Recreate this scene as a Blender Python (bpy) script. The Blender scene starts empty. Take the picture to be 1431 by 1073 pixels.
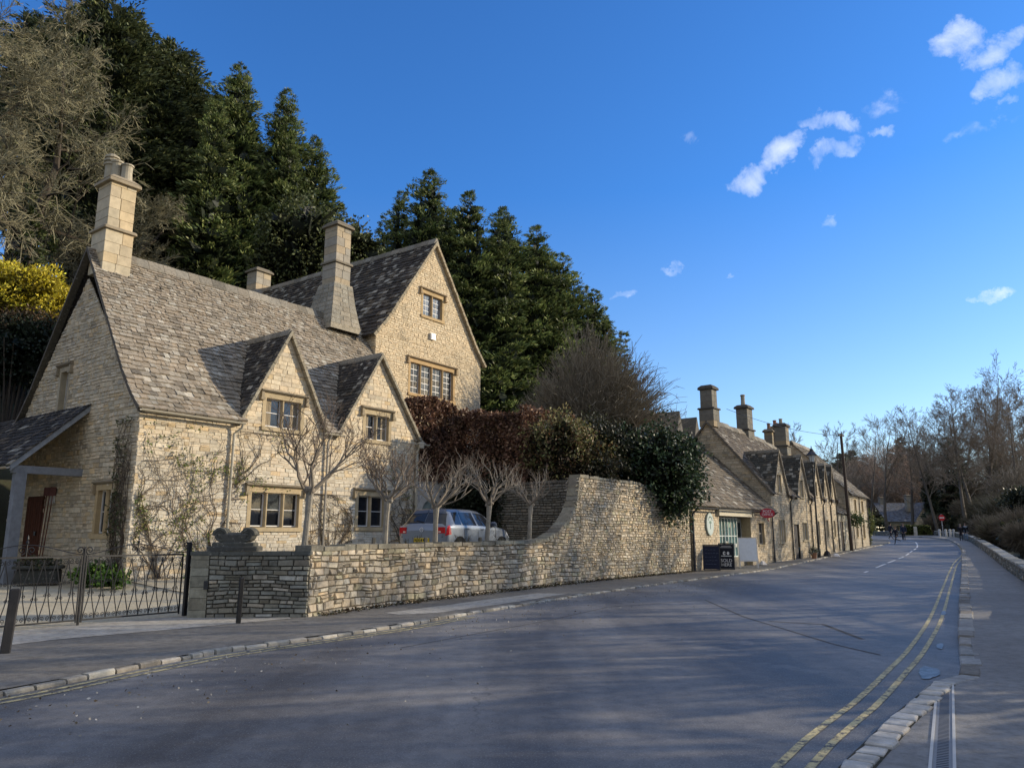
import bpy, math, random
import numpy as np
from mathutils import Vector, Matrix
from mathutils.geometry import tessellate_polygon

R = math.radians
rnd = random.Random(7)
scn = bpy.context.scene
COL = scn.collection
ORG = {}

# ------------------------------------------------------------------ mesh building
class MB:
    def __init__(s):
        s.V = []; s.F = []; s.M = []; s.C = []
    def add(s, vs, fs, col=(.5, .5, .5), mat=0):
        n = len(s.V)
        s.V.extend([(v[0], v[1], v[2]) for v in vs])
        for f in fs:
            s.F.append(tuple(i + n for i in f)); s.M.append(mat); s.C.append(col)
    def poly(s, pts, col=(.5, .5, .5), mat=0):
        s.add(pts, [tuple(range(len(pts)))], col, mat)

def emit(name, mb, mats, parent=None, origin=None, smooth=False):
    """link a MB (or numpy dict) as one mesh object; vertices are world coordinates, stored relative to the thing's base"""
    if parent is not None: o0 = ORG[parent.name]
    elif origin is not None: o0 = Vector(origin)
    else: o0 = Vector((0, 0, 0))
    if not isinstance(mats, (list, tuple)): mats = [mats]
    V = np.array(mb.V, dtype=np.float32).reshape(-1, 3) - np.array(o0, dtype=np.float32)
    me = bpy.data.meshes.new(name)
    ls = np.array([len(f) for f in mb.F], dtype=np.int32)
    li = np.array([i for f in mb.F for i in f], dtype=np.int32)
    st = np.concatenate(([0], np.cumsum(ls)[:-1])).astype(np.int32) if len(ls) else ls
    return _finish(name, me, V, li, st, ls, np.array(mb.C, dtype=np.float32), np.array(mb.M, dtype=np.int32), mats, parent, o0, smooth)

def emit_np(name, V, F, C, mats, parent=None, origin=None, smooth=False, M=None):
    """V (n,3), F (m,k) int, C (m,3)"""
    if parent is not None: o0 = ORG[parent.name]
    elif origin is not None: o0 = Vector(origin)
    else: o0 = Vector((0, 0, 0))
    if not isinstance(mats, (list, tuple)): mats = [mats]
    V = V.astype(np.float32) - np.array(o0, dtype=np.float32)
    m, k = F.shape
    return _finish(name, bpy.data.meshes.new(name), V, F.ravel().astype(np.int32), (np.arange(m) * k).astype(np.int32), np.full(m, k, np.int32),
                   C.astype(np.float32), (np.zeros(m, np.int32) if M is None else M.astype(np.int32)), mats, parent, o0, smooth)

def _finish(name, me, V, li, st, ls, C, M, mats, parent, o0, smooth):
    me.vertices.add(len(V)); me.vertices.foreach_set('co', V.ravel())
    me.loops.add(len(li)); me.loops.foreach_set('vertex_index', li)
    me.polygons.add(len(ls)); me.polygons.foreach_set('loop_start', st); me.polygons.foreach_set('loop_total', ls)
    for m in mats: me.materials.append(m)
    if len(ls):
        me.polygons.foreach_set('material_index', M)
        me.polygons.foreach_set('use_smooth', np.full(len(ls), bool(smooth)))
    at = me.attributes.new('Col', 'FLOAT_COLOR', 'FACE')
    c4 = np.ones((len(ls), 4), np.float32); c4[:, :3] = C
    at.data.foreach_set('color', c4.ravel())
    me.update(calc_edges=True)
    ob = bpy.data.objects.new(name, me); COL.objects.link(ob)
    if parent is not None: ob.parent = parent
    else: ob.location = o0
    ORG[ob.name] = Vector(o0)
    return ob

def tag(o, label=None, cat=None, group=None, kind=None):
    if label: o['label'] = label
    if cat: o['category'] = cat
    if group: o['group'] = group
    if kind: o['kind'] = kind
    return o

def thing(name, label, cat, loc=(0, 0, 0), group=None):
    o = bpy.data.objects.new(name, None); COL.objects.link(o); o.location = loc
    o.empty_display_size = .3
    ORG[o.name] = Vector(loc)
    return tag(o, label, cat, group)

def copy_tree(o, parent=None):
    c = o.copy(); COL.objects.link(c); c.parent = parent
    ORG[c.name] = Vector(ORG[o.name])
    for ch in list(o.children):
        if ch is not c: copy_tree(ch, c)
    return c

def dup(o, loc, rz=0, sc=1.0, label=None, group=None):
    kids = list(o.children)
    c = o.copy(); COL.objects.link(c); c.location = loc; c.rotation_euler = (0, 0, rz)
    c.scale = (sc, sc, sc) if not isinstance(sc, (tuple, list)) else sc
    for ch in kids: copy_tree(ch, c)
    if label: c['label'] = label
    if group: c['group'] = group
    return c

def V3(*a): return Vector(a)
Z = Vector((0, 0, 1))

def obox(mb, O, U, N, u0, u1, z0, z1, d0, d1, col=(.5, .5, .5), mat=0, W=None):
    W = W or Z
    P = lambda u, z, d: O + U * u + W * z + N * d
    vs = [P(u0, z0, d0), P(u1, z0, d0), P(u1, z1, d0), P(u0, z1, d0), P(u0, z0, d1), P(u1, z0, d1), P(u1, z1, d1), P(u0, z1, d1)]
    mb.add(vs, [(0, 3, 2, 1), (4, 5, 6, 7), (0, 1, 5, 4), (1, 2, 6, 5), (2, 3, 7, 6), (3, 0, 4, 7)], col, mat)

def bbox(mb, c, sx, sy, sz, col=(.5, .5, .5), mat=0, rz=0.0, bev=0.0, tz=1.0):
    """box centred at c in x,y with its base at c.z; bev chamfers the upright and top edges, tz tapers the top"""
    ca, sa = math.cos(rz), math.sin(rz)
    def ring(hx, hy, z, b):
        pts = [(-hx + b, -hy), (hx - b, -hy), (hx, -hy + b), (hx, hy - b), (hx - b, hy), (-hx + b, hy), (-hx, hy - b), (-hx, -hy + b)]
        return [(c[0] + x * ca - y * sa, c[1] + x * sa + y * ca, c[2] + z) for x, y in pts]
    b = bev if bev > 0 else .0005
    rs = [ring(sx / 2, sy / 2, 0, b), ring(sx / 2 * tz, sy / 2 * tz, sz - b, b), ring(sx / 2 * tz - b, sy / 2 * tz - b, sz, b * .6)]
    vs = rs[0] + rs[1] + rs[2]; fs = [tuple(range(7, -1, -1)), tuple(range(16, 24))]
    for k in range(2):
        for i in range(8):
            j = (i + 1) % 8; fs.append((k * 8 + i, k * 8 + j, k * 8 + 8 + j, k * 8 + 8 + i))
    mb.add(vs, fs, col, mat)

def tube(mb, pts, rad, n=6, col=(.5, .5, .5), mat=0, cap=True):
    pts = [Vector(p) for p in pts]
    if not hasattr(rad, '__len__'): rad = [rad] * len(pts)
    rings = []
    prev = None
    for i, p in enumerate(pts):
        d = (pts[min(i + 1, len(pts) - 1)] - pts[max(i - 1, 0)])
        if d.length < 1e-6: d = Vector((0, 0, 1))
        d.normalize()
        if prev is None:
            a = Vector((1, 0, 0)) if abs(d.x) < .8 else Vector((0, 1, 0))
        else: a = prev
        x = (a - d * a.dot(d)); x.normalize(); y = d.cross(x); prev = x
        rings.append([p + (x * math.cos(2 * math.pi * k / n) + y * math.sin(2 * math.pi * k / n)) * rad[i] for k in range(n)])
    vs = [v for r in rings for v in r]; fs = []
    for i in range(len(rings) - 1):
        for k in range(n):
            j = (k + 1) % n; fs.append((i * n + k, i * n + j, i * n + n + j, i * n + n + k))
    if cap:
        fs.append(tuple(range(n - 1, -1, -1))); m = (len(rings) - 1) * n; fs.append(tuple(m + k for k in range(n)))
    mb.add(vs, fs, col, mat)

def lathe(mb, c, prof, n=16, col=(.5, .5, .5), mat=0):
    """prof: list of (r, z) from bottom to top"""
    vs = []; fs = []
    for r, z in prof:
        for k in range(n):
            a = 2 * math.pi * k / n; vs.append((c[0] + r * math.cos(a), c[1] + r * math.sin(a), c[2] + z))
    for i in range(len(prof) - 1):
        for k in range(n):
            j = (k + 1) % n; fs.append((i * n + k, i * n + j, i * n + n + j, i * n + n + k))
    fs.append(tuple(range(n - 1, -1, -1))); m = (len(prof) - 1) * n; fs.append(tuple(m + k for k in range(n)))
    mb.add(vs, fs, col, mat)

# ------------------------------------------------------------------ 2D clipping
def clip_half(poly, a, b, c):
    """keep a*x+b*y+c>=0"""
    out = []
    for i in range(len(poly)):
        p = poly[i]; q = poly[(i + 1) % len(poly)]
        fp = a * p[0] + b * p[1] + c; fq = a * q[0] + b * q[1] + c
        if fp >= 0: out.append(p)
        if (fp >= 0) != (fq >= 0):
            t = fp / (fp - fq); out.append((p[0] + (q[0] - p[0]) * t, p[1] + (q[1] - p[1]) * t))
    return out
def halves(poly):
    """half-planes of a convex counter-clockwise polygon"""
    hs = []
    for i in range(len(poly)):
        x0, y0 = poly[i]; x1, y1 = poly[(i + 1) % len(poly)]
        l = math.hypot(x1 - x0, y1 - y0)
        if l < 1e-9: continue
        a, b = -(y1 - y0) / l, (x1 - x0) / l
        hs.append((a, b, -(a * x0 + b * y0)))
    return hs
def clipc(poly, hs):
    for h in hs:
        poly = clip_half(poly, *h)
        if len(poly) < 3: return []
    return poly
def area2(p):
    return .5 * sum(p[i][0] * p[(i + 1) % len(p)][1] - p[(i + 1) % len(p)][0] * p[i][1] for i in range(len(p)))

# ------------------------------------------------------------------ colour palettes
def mix(a, b, t): return tuple(a[i] * (1 - t) + b[i] * t for i in range(3))
def jit(c, s, rg=rnd):
    k = 1 + rg.uniform(-s, s); w = rg.uniform(-s, s) * .25
    return (max(0, c[0] * k * (1 + w)), max(0, c[1] * k), max(0, c[2] * k * (1 - w)))
WARM = (.63, .49, .29); HONEY = (.64, .45, .21); PALE = (.72, .65, .52); GREY = (.40, .365, .295); DARK = (.19, .17, .135); MORT = (.46, .39, .27)
def pal_cottage(u, z, rg):
    # sunlight put into the colour: warmer stone above, paler and greyer below
    t = min(1, max(0, (z - 2.6) / 2.2))
    c = mix(mix(PALE, GREY, .42), mix(WARM, PALE, .40), t)
    if rg.random() < .12: c = mix(c, GREY, .5)
    if rg.random() < .10: c = mix(c, HONEY, .5)
    return jit(c, .13, rg)
def pal_gable(u, z, rg):
    c = mix(mix(WARM, GREY, .45), PALE, .15)
    if rg.random() < .25: c = mix(c, DARK, rg.uniform(.1, .5))
    if rg.random() < .1: c = mix(c, HONEY, .4)
    return jit(c, .14, rg)
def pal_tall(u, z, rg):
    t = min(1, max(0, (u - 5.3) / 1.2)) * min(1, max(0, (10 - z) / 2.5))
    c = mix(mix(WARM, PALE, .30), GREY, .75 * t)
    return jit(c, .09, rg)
def pal_dry(u, z, rg):
    c = mix(mix(PALE, GREY, .62), WARM, .2)
    r = rg.random()
    if r < .2: c = mix(c, DARK, rg.uniform(.2, .6))
    elif r < .35: c = mix(c, HONEY, .35)
    elif r < .45: c = mix(c, (.30, .29, .16), .5)
    return jit(c, .2, rg)
def pal_moss(u, z, rg):
    c = mix(GREY, (.20, .21, .17), .6)
    r = rg.random()
    if r < .3: c = mix(c, DARK, rg.uniform(.2, .7))
    elif r < .42: c = mix(c, PALE, .6)
    return jit(c, .22, rg)
def pal_row(u, z, rg):
    c = mix(mix(WARM, PALE, .3), GREY, .35)
    if rg.random() < .2: c = mix(c, DARK, rg.uniform(.1, .5))
    return jit(c, .14, rg)
def pal_slate(rg, lichen=.10, base=(.105, .088, .068)):
    r = rg.random()
    if r < lichen: return jit(mix(base, (.52, .49, .41), rg.uniform(.2, .75)), .1, rg)
    if r < .30: return jit(mix(base, (.03, .027, .025), rg.uniform(.15, .55)), .1, rg)
    if r < .45: return jit(mix(base, (.24, .19, .13), .4), .1, rg)
    return jit(base, .17, rg)

# ------------------------------------------------------------------ masonry
def stone_face(mb, O, U, N, poly, holes=(), pal=pal_cottage, course=(.09, .17), length=(.18, .5), relief=.02, gap=.012, seed=1, top=None,
               back=.03, backcol=MORT, bevel=.014, rough=.006, far=False, zpal=0.0, nomort=False, Pf=None, wav=0.0, sneck=0.0):
    """coursed rubble on a plane: O origin, U along, N outward; poly a convex ccw outline in (u,z); holes are rectangles; top(u) an optional
    curved upper limit"""
    rg = random.Random(seed)
    hs = halves(poly)
    us = [p[0] for p in poly]; zs = [p[1] for p in poly]
    P0_ = Pf or (lambda u, z, d: O + U * u + Z * z + N * d)
    ph = seed * 1.3
    def P(u, z, d):
        if wav:
            k = min(1, (z - min(zs)) * 4, (max(zs) - z) * 4 + .15) if not top else min(1, max(0, (z - min(zs)) * 4), max(.1, (top(u) - z) * 3))
            z = z + wav * k * (math.sin(u * 1.3 + z * 2.1 + ph) + .6 * math.sin(u * 3.1 - z * 3.7 + ph) + .35 * math.sin(u * 7.3 + z * 5))
            u = u + wav * .5 * k * math.sin(z * 9 + u * 1.9)
        return P0_(u, z, d)
    z = min(zs); umin, umax = min(us), max(us)
    while z < max(zs) - .01:
        h = rg.uniform(*course)
        z1 = min(z + h, max(zs)); zm = (z + z1) / 2
        iv = [(umin, umax)]
        for (a, b, c, d) in holes:
            if c < zm < d:
                nv = []
                for (p, q) in iv:
                    if b <= p or a >= q: nv.append((p, q)); continue
                    if a > p: nv.append((p, a))
                    if b < q: nv.append((b, q))
                iv = nv
        for (p, q) in iv:
            u = p
            first = True
            while u < q - .01:
                l = rg.uniform(*length)
                if first: l *= rg.uniform(.5, 1); first = False
                if q - u - l < length[0] * .5: l = q - u
                u1 = min(u + l, q)
                zt = z1; zt2 = z1
                if top:
                    zt = min(z1, top(u)); zt2 = min(z1, top(u1))
                    if zt - z < .02 and zt2 - z < .02: u = u1; continue
                    zt = max(zt, z + .015); zt2 = max(zt2, z + .015)
                g = gap / 2
                q4 = [(u + g + rg.uniform(0, g), z + g + rg.uniform(0, g)), (u1 - g - rg.uniform(0, g), z + g + rg.uniform(0, g)),
                      (u1 - g - rg.uniform(0, g), zt2 - g - rg.uniform(0, g)), (u + g + rg.uniform(0, g), zt - g - rg.uniform(0, g))]
                inside = all(hh[0] * x + hh[1] * y + hh[2] >= 0 for hh in hs for x, y in q4)
                if not inside: q4 = clipc(q4, hs)
                u0_ = u; u = u1
                if len(q4) < 3 or area2(q4) < .0012: continue
                qq = [q4]
                if sneck and len(q4) == 4 and z1 - z > .1 and rg.random() < sneck:
                    k = rg.uniform(.38, .62); L_ = lambda a, b: (a[0] + (b[0] - a[0]) * k, a[1] + (b[1] - a[1]) * k)
                    m0, m1 = L_(q4[0], q4[3]), L_(q4[1], q4[2]); hg_ = gap * .6
                    qq = [[q4[0], q4[1], (m1[0], m1[1] - hg_), (m0[0], m0[1] - hg_)], [(m0[0], m0[1] + hg_), (m1[0], m1[1] + hg_), q4[2], q4[3]]]
                for q4 in qq:
                    n = len(q4)
                    cx = sum(a[0] for a in q4) / n; cz = sum(a[1] for a in q4) / n
                    r = relief * rg.uniform(.55, 1.25)
                    col = pal(cx, cz + zpal, rg)
                    if far:
                        vs = [P(a, b, 0) for a, b in q4] + [P(a, b, r) for a, b in q4]
                        fs = [tuple(range(n, 2 * n))] + [(i, (i + 1) % n, n + (i + 1) % n, n + i) for i in range(n)]
                    else:
                        vs = [P(a, b, -back * .5) for a, b in q4] + [P(a, b, r * .45) for a, b in q4]
                        tl = rg.uniform(-rough, rough); tz = rg.uniform(-rough, rough)
                        for a, b in q4:
                            dx, dz = cx - a, cz - b; L = math.hypot(dx, dz) or 1
                            k = min(bevel, L * .4) / L
                            a2, b2 = a + dx * k, b + dz * k
                            vs.append(P(a2, b2, r + (tl if a2 > cx else -tl) + (tz if b2 > cz else -tz)))
                        fs = [tuple(range(2 * n, 3 * n))]
                        for i in range(n):
                            j = (i + 1) % n
                            fs.append((i, j, n + j, n + i)); fs.append((n + i, n + j, 2 * n + j, 2 * n + i))
                    mb.add(vs, fs, col)
        z = z1
    if nomort: return
    # mortar / core behind
    ub = sorted(set([umin, umax] + [x for h in holes for x in h[:2]] + ([umin + (umax - umin) * i / 40 for i in range(41)] if top else [])))
    zb = sorted(set([min(zs), max(zs)] + [x for h in holes for x in h[2:]]))
    for i in range(len(ub) - 1):
        for j in range(len(zb) - 1):
            um, zm = (ub[i] + ub[i + 1]) / 2, (zb[j] + zb[j + 1]) / 2
            if any(a < um < b and c < zm < d for a, b, c, d in holes): continue
            t0 = min(zb[j + 1], top(ub[i])) if top else zb[j + 1]; t1 = min(zb[j + 1], top(ub[i + 1])) if top else zb[j + 1]
            if top and max(t0, t1) <= zb[j]: continue
            q = clipc([(ub[i], zb[j]), (ub[i + 1], zb[j]), (ub[i + 1], max(t1, zb[j])), (ub[i], max(t0, zb[j]))], hs)
            if len(q) >= 3: mb.poly([P(a, b, -back * .15) for a, b in q], backcol)

def roof_face(mb, O, U, Hd, prof, poly, notch=(), seed=1, thick=.03, exp0=.27, exp1=.14, wid=(.2, .42), base=(.105, .088, .068), lichen=.10, far=False, jagged=.012):
    """stone slates: O a point on the eave line, U along the eave, Hd horizontal direction pointing up-slope; prof = [(run, rise),...]
    along the slope; poly = outline in (along, slope length), convex ccw"""
    rg = random.Random(seed)
    seg = []; acc = 0
    for i in range(len(prof) - 1):
        L = math.hypot(prof[i + 1][0] - prof[i][0], prof[i + 1][1] - prof[i][1]); seg.append((acc, acc + L, prof[i], prof[i + 1])); acc += L
    def P(x, y, d):
        s = seg[0]
        for q in seg:
            if y >= q[0] - 1e-6: s = q
        t = (y - s[0]) / (s[1] - s[0])
        r = s[2][0] + (s[3][0] - s[2][0]) * t; h = s[2][1] + (s[3][1] - s[2][1]) * t
        dr, dh = s[3][0] - s[2][0], s[3][1] - s[2][1]; L = math.hypot(dr, dh)
        return O + U * x + Hd * (r - dh / L * d) + Z * (h + dr / L * d)
    flip = (U.cross(Hd)).z < 0
    hs = halves(poly)
    xs = [p[0] for p in poly]; ys = [p[1] for p in poly]; y0, ymax = min(ys), max(ys)
    y = y0; row = 0
    while y < ymax - .02:
        t = (y - y0) / max(.01, ymax - y0)
        e = (exp0 + (exp1 - exp0) * t) * rg.uniform(.93, 1.07)
        y1 = min(y + e, ymax)
        x = min(xs) - rg.uniform(0, .3)
        while x < max(xs):
            w = rg.uniform(*wid) * (1 - .35 * t)
            jy = rg.uniform(-jagged, jagged)
            q4 = [(x + .005, y + jy), (x + w - .005, y + jy + rg.uniform(-.008, .008)), (x + w - .005, y1 + .05), (x + .005, y1 + .05)]
            cx, cy = x + w / 2, (y + y1) / 2
            x += w
            if any(in_tri((cx, cy), tr) for tr in notch): continue
            q4 = clipc(q4, hs)
            if len(q4) < 3 or area2(q4) < .002: continue
            tk = thick * rg.uniform(.7, 1.4); n = len(q4); tilt = rg.uniform(-.006, .006)
            vs = [P(a, b, tk * (1.0 - .85 * min(1, max(0, (b - y) / (y1 - y + .05)))) + (tilt if a > cx else -tilt) + .004) for a, b in q4]
            vs += [P(a, b, -.01) for a, b in q4]
            fs = [tuple(range(n))] + [(i, i + n, (i + 1) % n + n, (i + 1) % n) for i in range(n)]
            if flip: fs = [tuple(reversed(f)) for f in fs]
            mb.add(vs, fs, pal_slate(rg, lichen, base))
        y = y1; row += 1
    # underlay following the profile
    brk = [s[0] for s in seg] + [seg[-1][1]]
    for i in range(len(brk) - 1):
        q = clip_half(clip_half(list(poly), 0, 1, -brk[i]), 0, -1, brk[i + 1])
        if len(q) < 3: continue
        if notch:
            # cut the notch triangles out by slicing in x
            cuts = sorted(set([p[0] for p in q] + [v[0] for tr in notch for v in tr]))
            xsn = []
            for a, b in zip(cuts[:-1], cuts[1:]):
                k = max(1, int((b - a) / .12)); xsn += [(a + (b - a) * j / k, a + (b - a) * (j + 1) / k) for j in range(k)]
            for a, b in xsn:
                s = clip_half(clip_half(q, 1, 0, -a), -1, 0, b)
                if len(s) < 3: continue
                xm = (a + b) / 2; lo = 0
                for tr in notch:
                    yt = tri_top(xm, tr)
                    if yt is not None: lo = max(lo, yt)
                if lo > 0: s = clip_half(s, 0, 1, -(lo - .03))
                if len(s) >= 3: mb.poly([P(u, v, 0) for u, v in s], (.05, .045, .04))
        else:
            mb.poly([P(u, v, 0) for u, v in q], (.05, .045, .04))
    return P

def tri_top(x, tr):
    (a, y0), (b, y1), (c, y2) = tr      # left base, right base, apex
    if x <= a or x >= b: return None
    return y2 * (x - a) / (c - a) if x < c else y2 * (b - x) / (b - c)
def in_tri(p, tr):
    y = tri_top(p[0], tr)
    return y is not None and p[1] < y - .05

def ridge(mb, A, B, w=.2, seed=3, col=(.17, .15, .115), h=.1, seglen=.45):
    rg = random.Random(seed); A = Vector(A); B = Vector(B); L = (B - A).length; U = (B - A) / L
    S = Vector((U.y, -U.x, 0)).normalized(); up = S.cross(U); up = up if up.z > 0 else -up
    x = 0
    while x < L - .02:
        x1 = min(x + seglen * rg.uniform(.85, 1.15), L)
        a = A + U * (x + .004); b = A + U * (x1 - .004); dz = rg.uniform(-.008, .012)
        for e in (a, b): pass
        prof = [(-w, -w * 1.25), (-w * .95, -w * 1.05 + .03), (-.04, h * .8), (.04, h * .8), (w * .95, -w * 1.05 + .03), (w, -w * 1.25)]
        vs = [e + S * p + up * (q + dz) for e in (a, b) for p, q in prof]
        n = len(prof); fs = [(i, i + 1, n + i + 1, n + i) for i in range(n - 1)] + [tuple(range(n - 1, -1, -1)), tuple(range(n, 2 * n))]
        mb.add(vs, fs, jit(mix(col, (.36, .33, .27), rg.random() * .6), .15, rg)); x = x1

# ------------------------------------------------------------------ frames in plan
class Fr:
    """plan frame: origin, heading a degrees right of +Y; s runs along, b runs back (left of the heading); the front faces -b"""
    def __init__(f, x, y, a, z=0):
        f.o = Vector((x, y, z)); f.a = a; f.u = Vector((math.sin(R(a)), math.cos(R(a)), 0)); f.b = Vector((-math.cos(R(a)), math.sin(R(a)), 0))
    def p(f, s, b, z=0): return f.o + f.u * s + f.b * b + Z * z

class CFr:
    """frame that follows a curve in plan: s = distance along it, b = distance to its left"""
    def __init__(f, pts):
        f.pts = pts; f.d = [0]
        for a, b in zip(pts[:-1], pts[1:]): f.d.append(f.d[-1] + math.hypot(b[0] - a[0], b[1] - a[1]))
        f.L = f.d[-1]
    def p(f, s, b=0, z=0):
        k = 0; n = len(f.pts)
        while k < n - 2 and f.d[k + 1] < s: k += 1
        a, c = f.pts[k], f.pts[k + 1]; t = (s - f.d[k]) / (f.d[k + 1] - f.d[k])
        def nrm(i):
            p, q = f.pts[max(i - 1, 0)], f.pts[min(i + 1, n - 1)]; L = math.hypot(q[0] - p[0], q[1] - p[1]); return Vector((-(q[1] - p[1]) / L, (q[0] - p[0]) / L, 0))
        N = nrm(k) * (1 - min(1, max(0, t))) + nrm(k + 1) * min(1, max(0, t)); N.normalize()
        return Vector((a[0] + (c[0] - a[0]) * t, a[1] + (c[1] - a[1]) * t, z)) + N * b
    def tan(f, s):
        d = f.p(s + .05) - f.p(s - .05); return d.normalized()
# ------------------------------------------------------------------ materials
def newmat(name):
    m = bpy.data.materials.new(name); m.use_nodes = True
    nt = m.node_tree; nt.nodes.clear()
    out = nt.nodes.new('ShaderNodeOutputMaterial'); b = nt.nodes.new('ShaderNodeBsdfPrincipled')
    nt.links.new(b.outputs[0], out.inputs[0])
    return m, nt, b, out
def nd(nt, t, **kw):
    n = nt.nodes.new(t)
    for k, v in kw.items(): setattr(n, k, v)
    return n
def noise(nt, co, scale, detail=4, rough=.55, dist=0):
    n = nd(nt, 'ShaderNodeTexNoise'); n.inputs['Scale'].default_value = scale; n.inputs['Detail'].default_value = detail
    n.inputs['Roughness'].default_value = rough; n.inputs['Distortion'].default_value = dist
    nt.links.new(co, n.inputs['Vector']); return n.outputs['Fac']
def ramp(nt, f, lo, hi, c0=(0, 0, 0), c1=(1, 1, 1)):
    n = nd(nt, 'ShaderNodeMapRange'); n.clamp = True
    n.inputs['From Min'].default_value = lo; n.inputs['From Max'].default_value = hi
    nt.links.new(f, n.inputs['Value']); return n.outputs['Result']
def mixc(nt, f, a, b, mode='MIX'):
    n = nd(nt, 'ShaderNodeMix', data_type='RGBA', blend_type=mode)
    if isinstance(f, (int, float)): n.inputs[0].default_value = f
    else: nt.links.new(f, n.inputs[0])
    for i, c in ((6, a), (7, b)):
        if isinstance(c, tuple): n.inputs[i].default_value = (*c[:3], 1)
        else: nt.links.new(c, n.inputs[i])
    return n.outputs[2]
def math1(nt, op, a, b=None):
    n = nd(nt, 'ShaderNodeMath', operation=op)
    for i, c in ((0, a), (1, b)):
        if c is None: continue
        if isinstance(c, (int, float)): n.inputs[i].default_value = c
        else: nt.links.new(c, n.inputs[i])
    return n.outputs[0]
def bump(nt, h, strength, dist, bsdf):
    n = nd(nt, 'ShaderNodeBump'); n.inputs['Strength'].default_value = strength; n.inputs['Distance'].default_value = dist
    nt.links.new(h, n.inputs['Height']); nt.links.new(n.outputs[0], bsdf.inputs['Normal'])
def colattr(nt):
    n = nd(nt, 'ShaderNodeAttribute', attribute_name='Col'); return n.outputs['Color']
def gpos(nt):
    return nd(nt, 'ShaderNodeNewGeometry').outputs['Position']

def attr_mat(name, rough=.9, spec=.25, mott=.35, scale=9, bmp=.4, bscale=35, bdist=.02, stain=0.0, stainc=(.08, .07, .05), lichen=0.0):
    m, nt, b, out = newmat(name); c = colattr(nt); co = gpos(nt)
    if mott:
        f = noise(nt, co, scale, 5, .65)
        k = ramp(nt, f, .3, .7)
        c = mixc(nt, mott, c, mixc(nt, k, mixc(nt, 1.0, c, (.45, .43, .42), 'MULTIPLY'), mixc(nt, 1.0, c, (1.45, 1.42, 1.38), 'MULTIPLY')))
    if stain:
        s = ramp(nt, noise(nt, co, .8, 5, .7), .52, .72)
        c = mixc(nt, math1(nt, 'MULTIPLY', s, stain), c, stainc)
    if lichen:
        s = ramp(nt, noise(nt, co, 14, 3, .6), .62, .68)
        c = mixc(nt, math1(nt, 'MULTIPLY', s, lichen), c, (.45, .43, .36))
    nt.links.new(c, b.inputs['Base Color'])
    b.inputs['Roughness'].default_value = rough; b.inputs['Specular IOR Level'].default_value = spec
    if bmp: bump(nt, noise(nt, co, bscale, 6, .7), bmp, bdist, b)
    return m

M_STONE = attr_mat('rubble stone', stain=.35, lichen=.25)
M_GABLE = attr_mat('weathered gable stone', stain=.55, lichen=.3, mott=.5, bmp=.8, bdist=.03)
M_DRY = attr_mat('dry stone', stain=.5, lichen=.35, bmp=.7, mott=.5, bdist=.02)
M_ASHLAR = attr_mat('dressed stone', mott=.3, scale=5, bmp=.2, stain=.3)
M_SLATE = attr_mat('stone slate', rough=.85, mott=.6, scale=13, bmp=.7, bdist=.02, lichen=.35, stain=.3, stainc=(.05, .05, .035))
M_WOOD = attr_mat('weathered timber', rough=.75, mott=.4, scale=6, bmp=.3)
M_METAL = attr_mat('painted metal', rough=.45, spec=.5, mott=.15, bmp=.05)
M_IRON = attr_mat('wrought iron', rough=.5, spec=.5, mott=.2, bmp=.15, bscale=60)
M_PLAIN = attr_mat('matt', rough=.8, mott=.12, bmp=.05)
M_BARK = attr_mat('bark', rough=.9, mott=.45, scale=7, bmp=.6, bscale=22, bdist=.03)
M_CLOTH = attr_mat('clothing', rough=.9, mott=.2, bmp=.1)
M_SKIN = attr_mat('skin', rough=.5, mott=.05, bmp=0)

def leaf_mat(name, trans=.25, rough=.55, spec=.3):
    m, nt, b, out = newmat(name); c = colattr(nt)
    nt.links.new(c, b.inputs['Base Color']); b.inputs['Roughness'].default_value = rough; b.inputs['Specular IOR Level'].default_value = spec
    if trans:
        t = nd(nt, 'ShaderNodeBsdfTranslucent'); nt.links.new(c, t.inputs[0])
        mx = nd(nt, 'ShaderNodeMixShader'); mx.inputs[0].default_value = trans
        nt.links.new(b.outputs[0], mx.inputs[1]); nt.links.new(t.outputs[0], mx.inputs[2]); nt.links.new(mx.outputs[0], out.inputs[0])
    return m
M_LEAF = leaf_mat('foliage', .2)
M_GLOSSY_LEAF = leaf_mat('glossy evergreen leaves', .1, .48, .4)
M_TWIG = leaf_mat('twigs', 0, .8, .2)

def glass_mat():
    m, nt, b, out = newmat('window glass'); co = gpos(nt)
    b.inputs['Base Color'].default_value = (.012, .014, .018, 1); b.inputs['Roughness'].default_value = .06; b.inputs['Specular IOR Level'].default_value = .6
    c = colattr(nt); nt.links.new(c, b.inputs['Base Color'])
    bump(nt, noise(nt, co, 2.5, 2, .5), .15, .02, b)
    return m
M_GLASS = glass_mat()
def car_paint():
    m, nt, b, out = newmat('car paint'); c = colattr(nt)
    nt.links.new(c, b.inputs['Base Color']); b.inputs['Metallic'].default_value = .35; b.inputs['Roughness'].default_value = .35
    b.inputs['Coat Weight'].default_value = .7; b.inputs['Coat Roughness'].default_value = .08
    return m
M_PAINT = car_paint()
def lens():
    m, nt, b, out = newmat('red lens'); c = colattr(nt); nt.links.new(c, b.inputs['Base Color']); b.inputs['Roughness'].default_value = .12
    b.inputs['Coat Weight'].default_value = .5; return m
M_LENS = lens()

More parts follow.
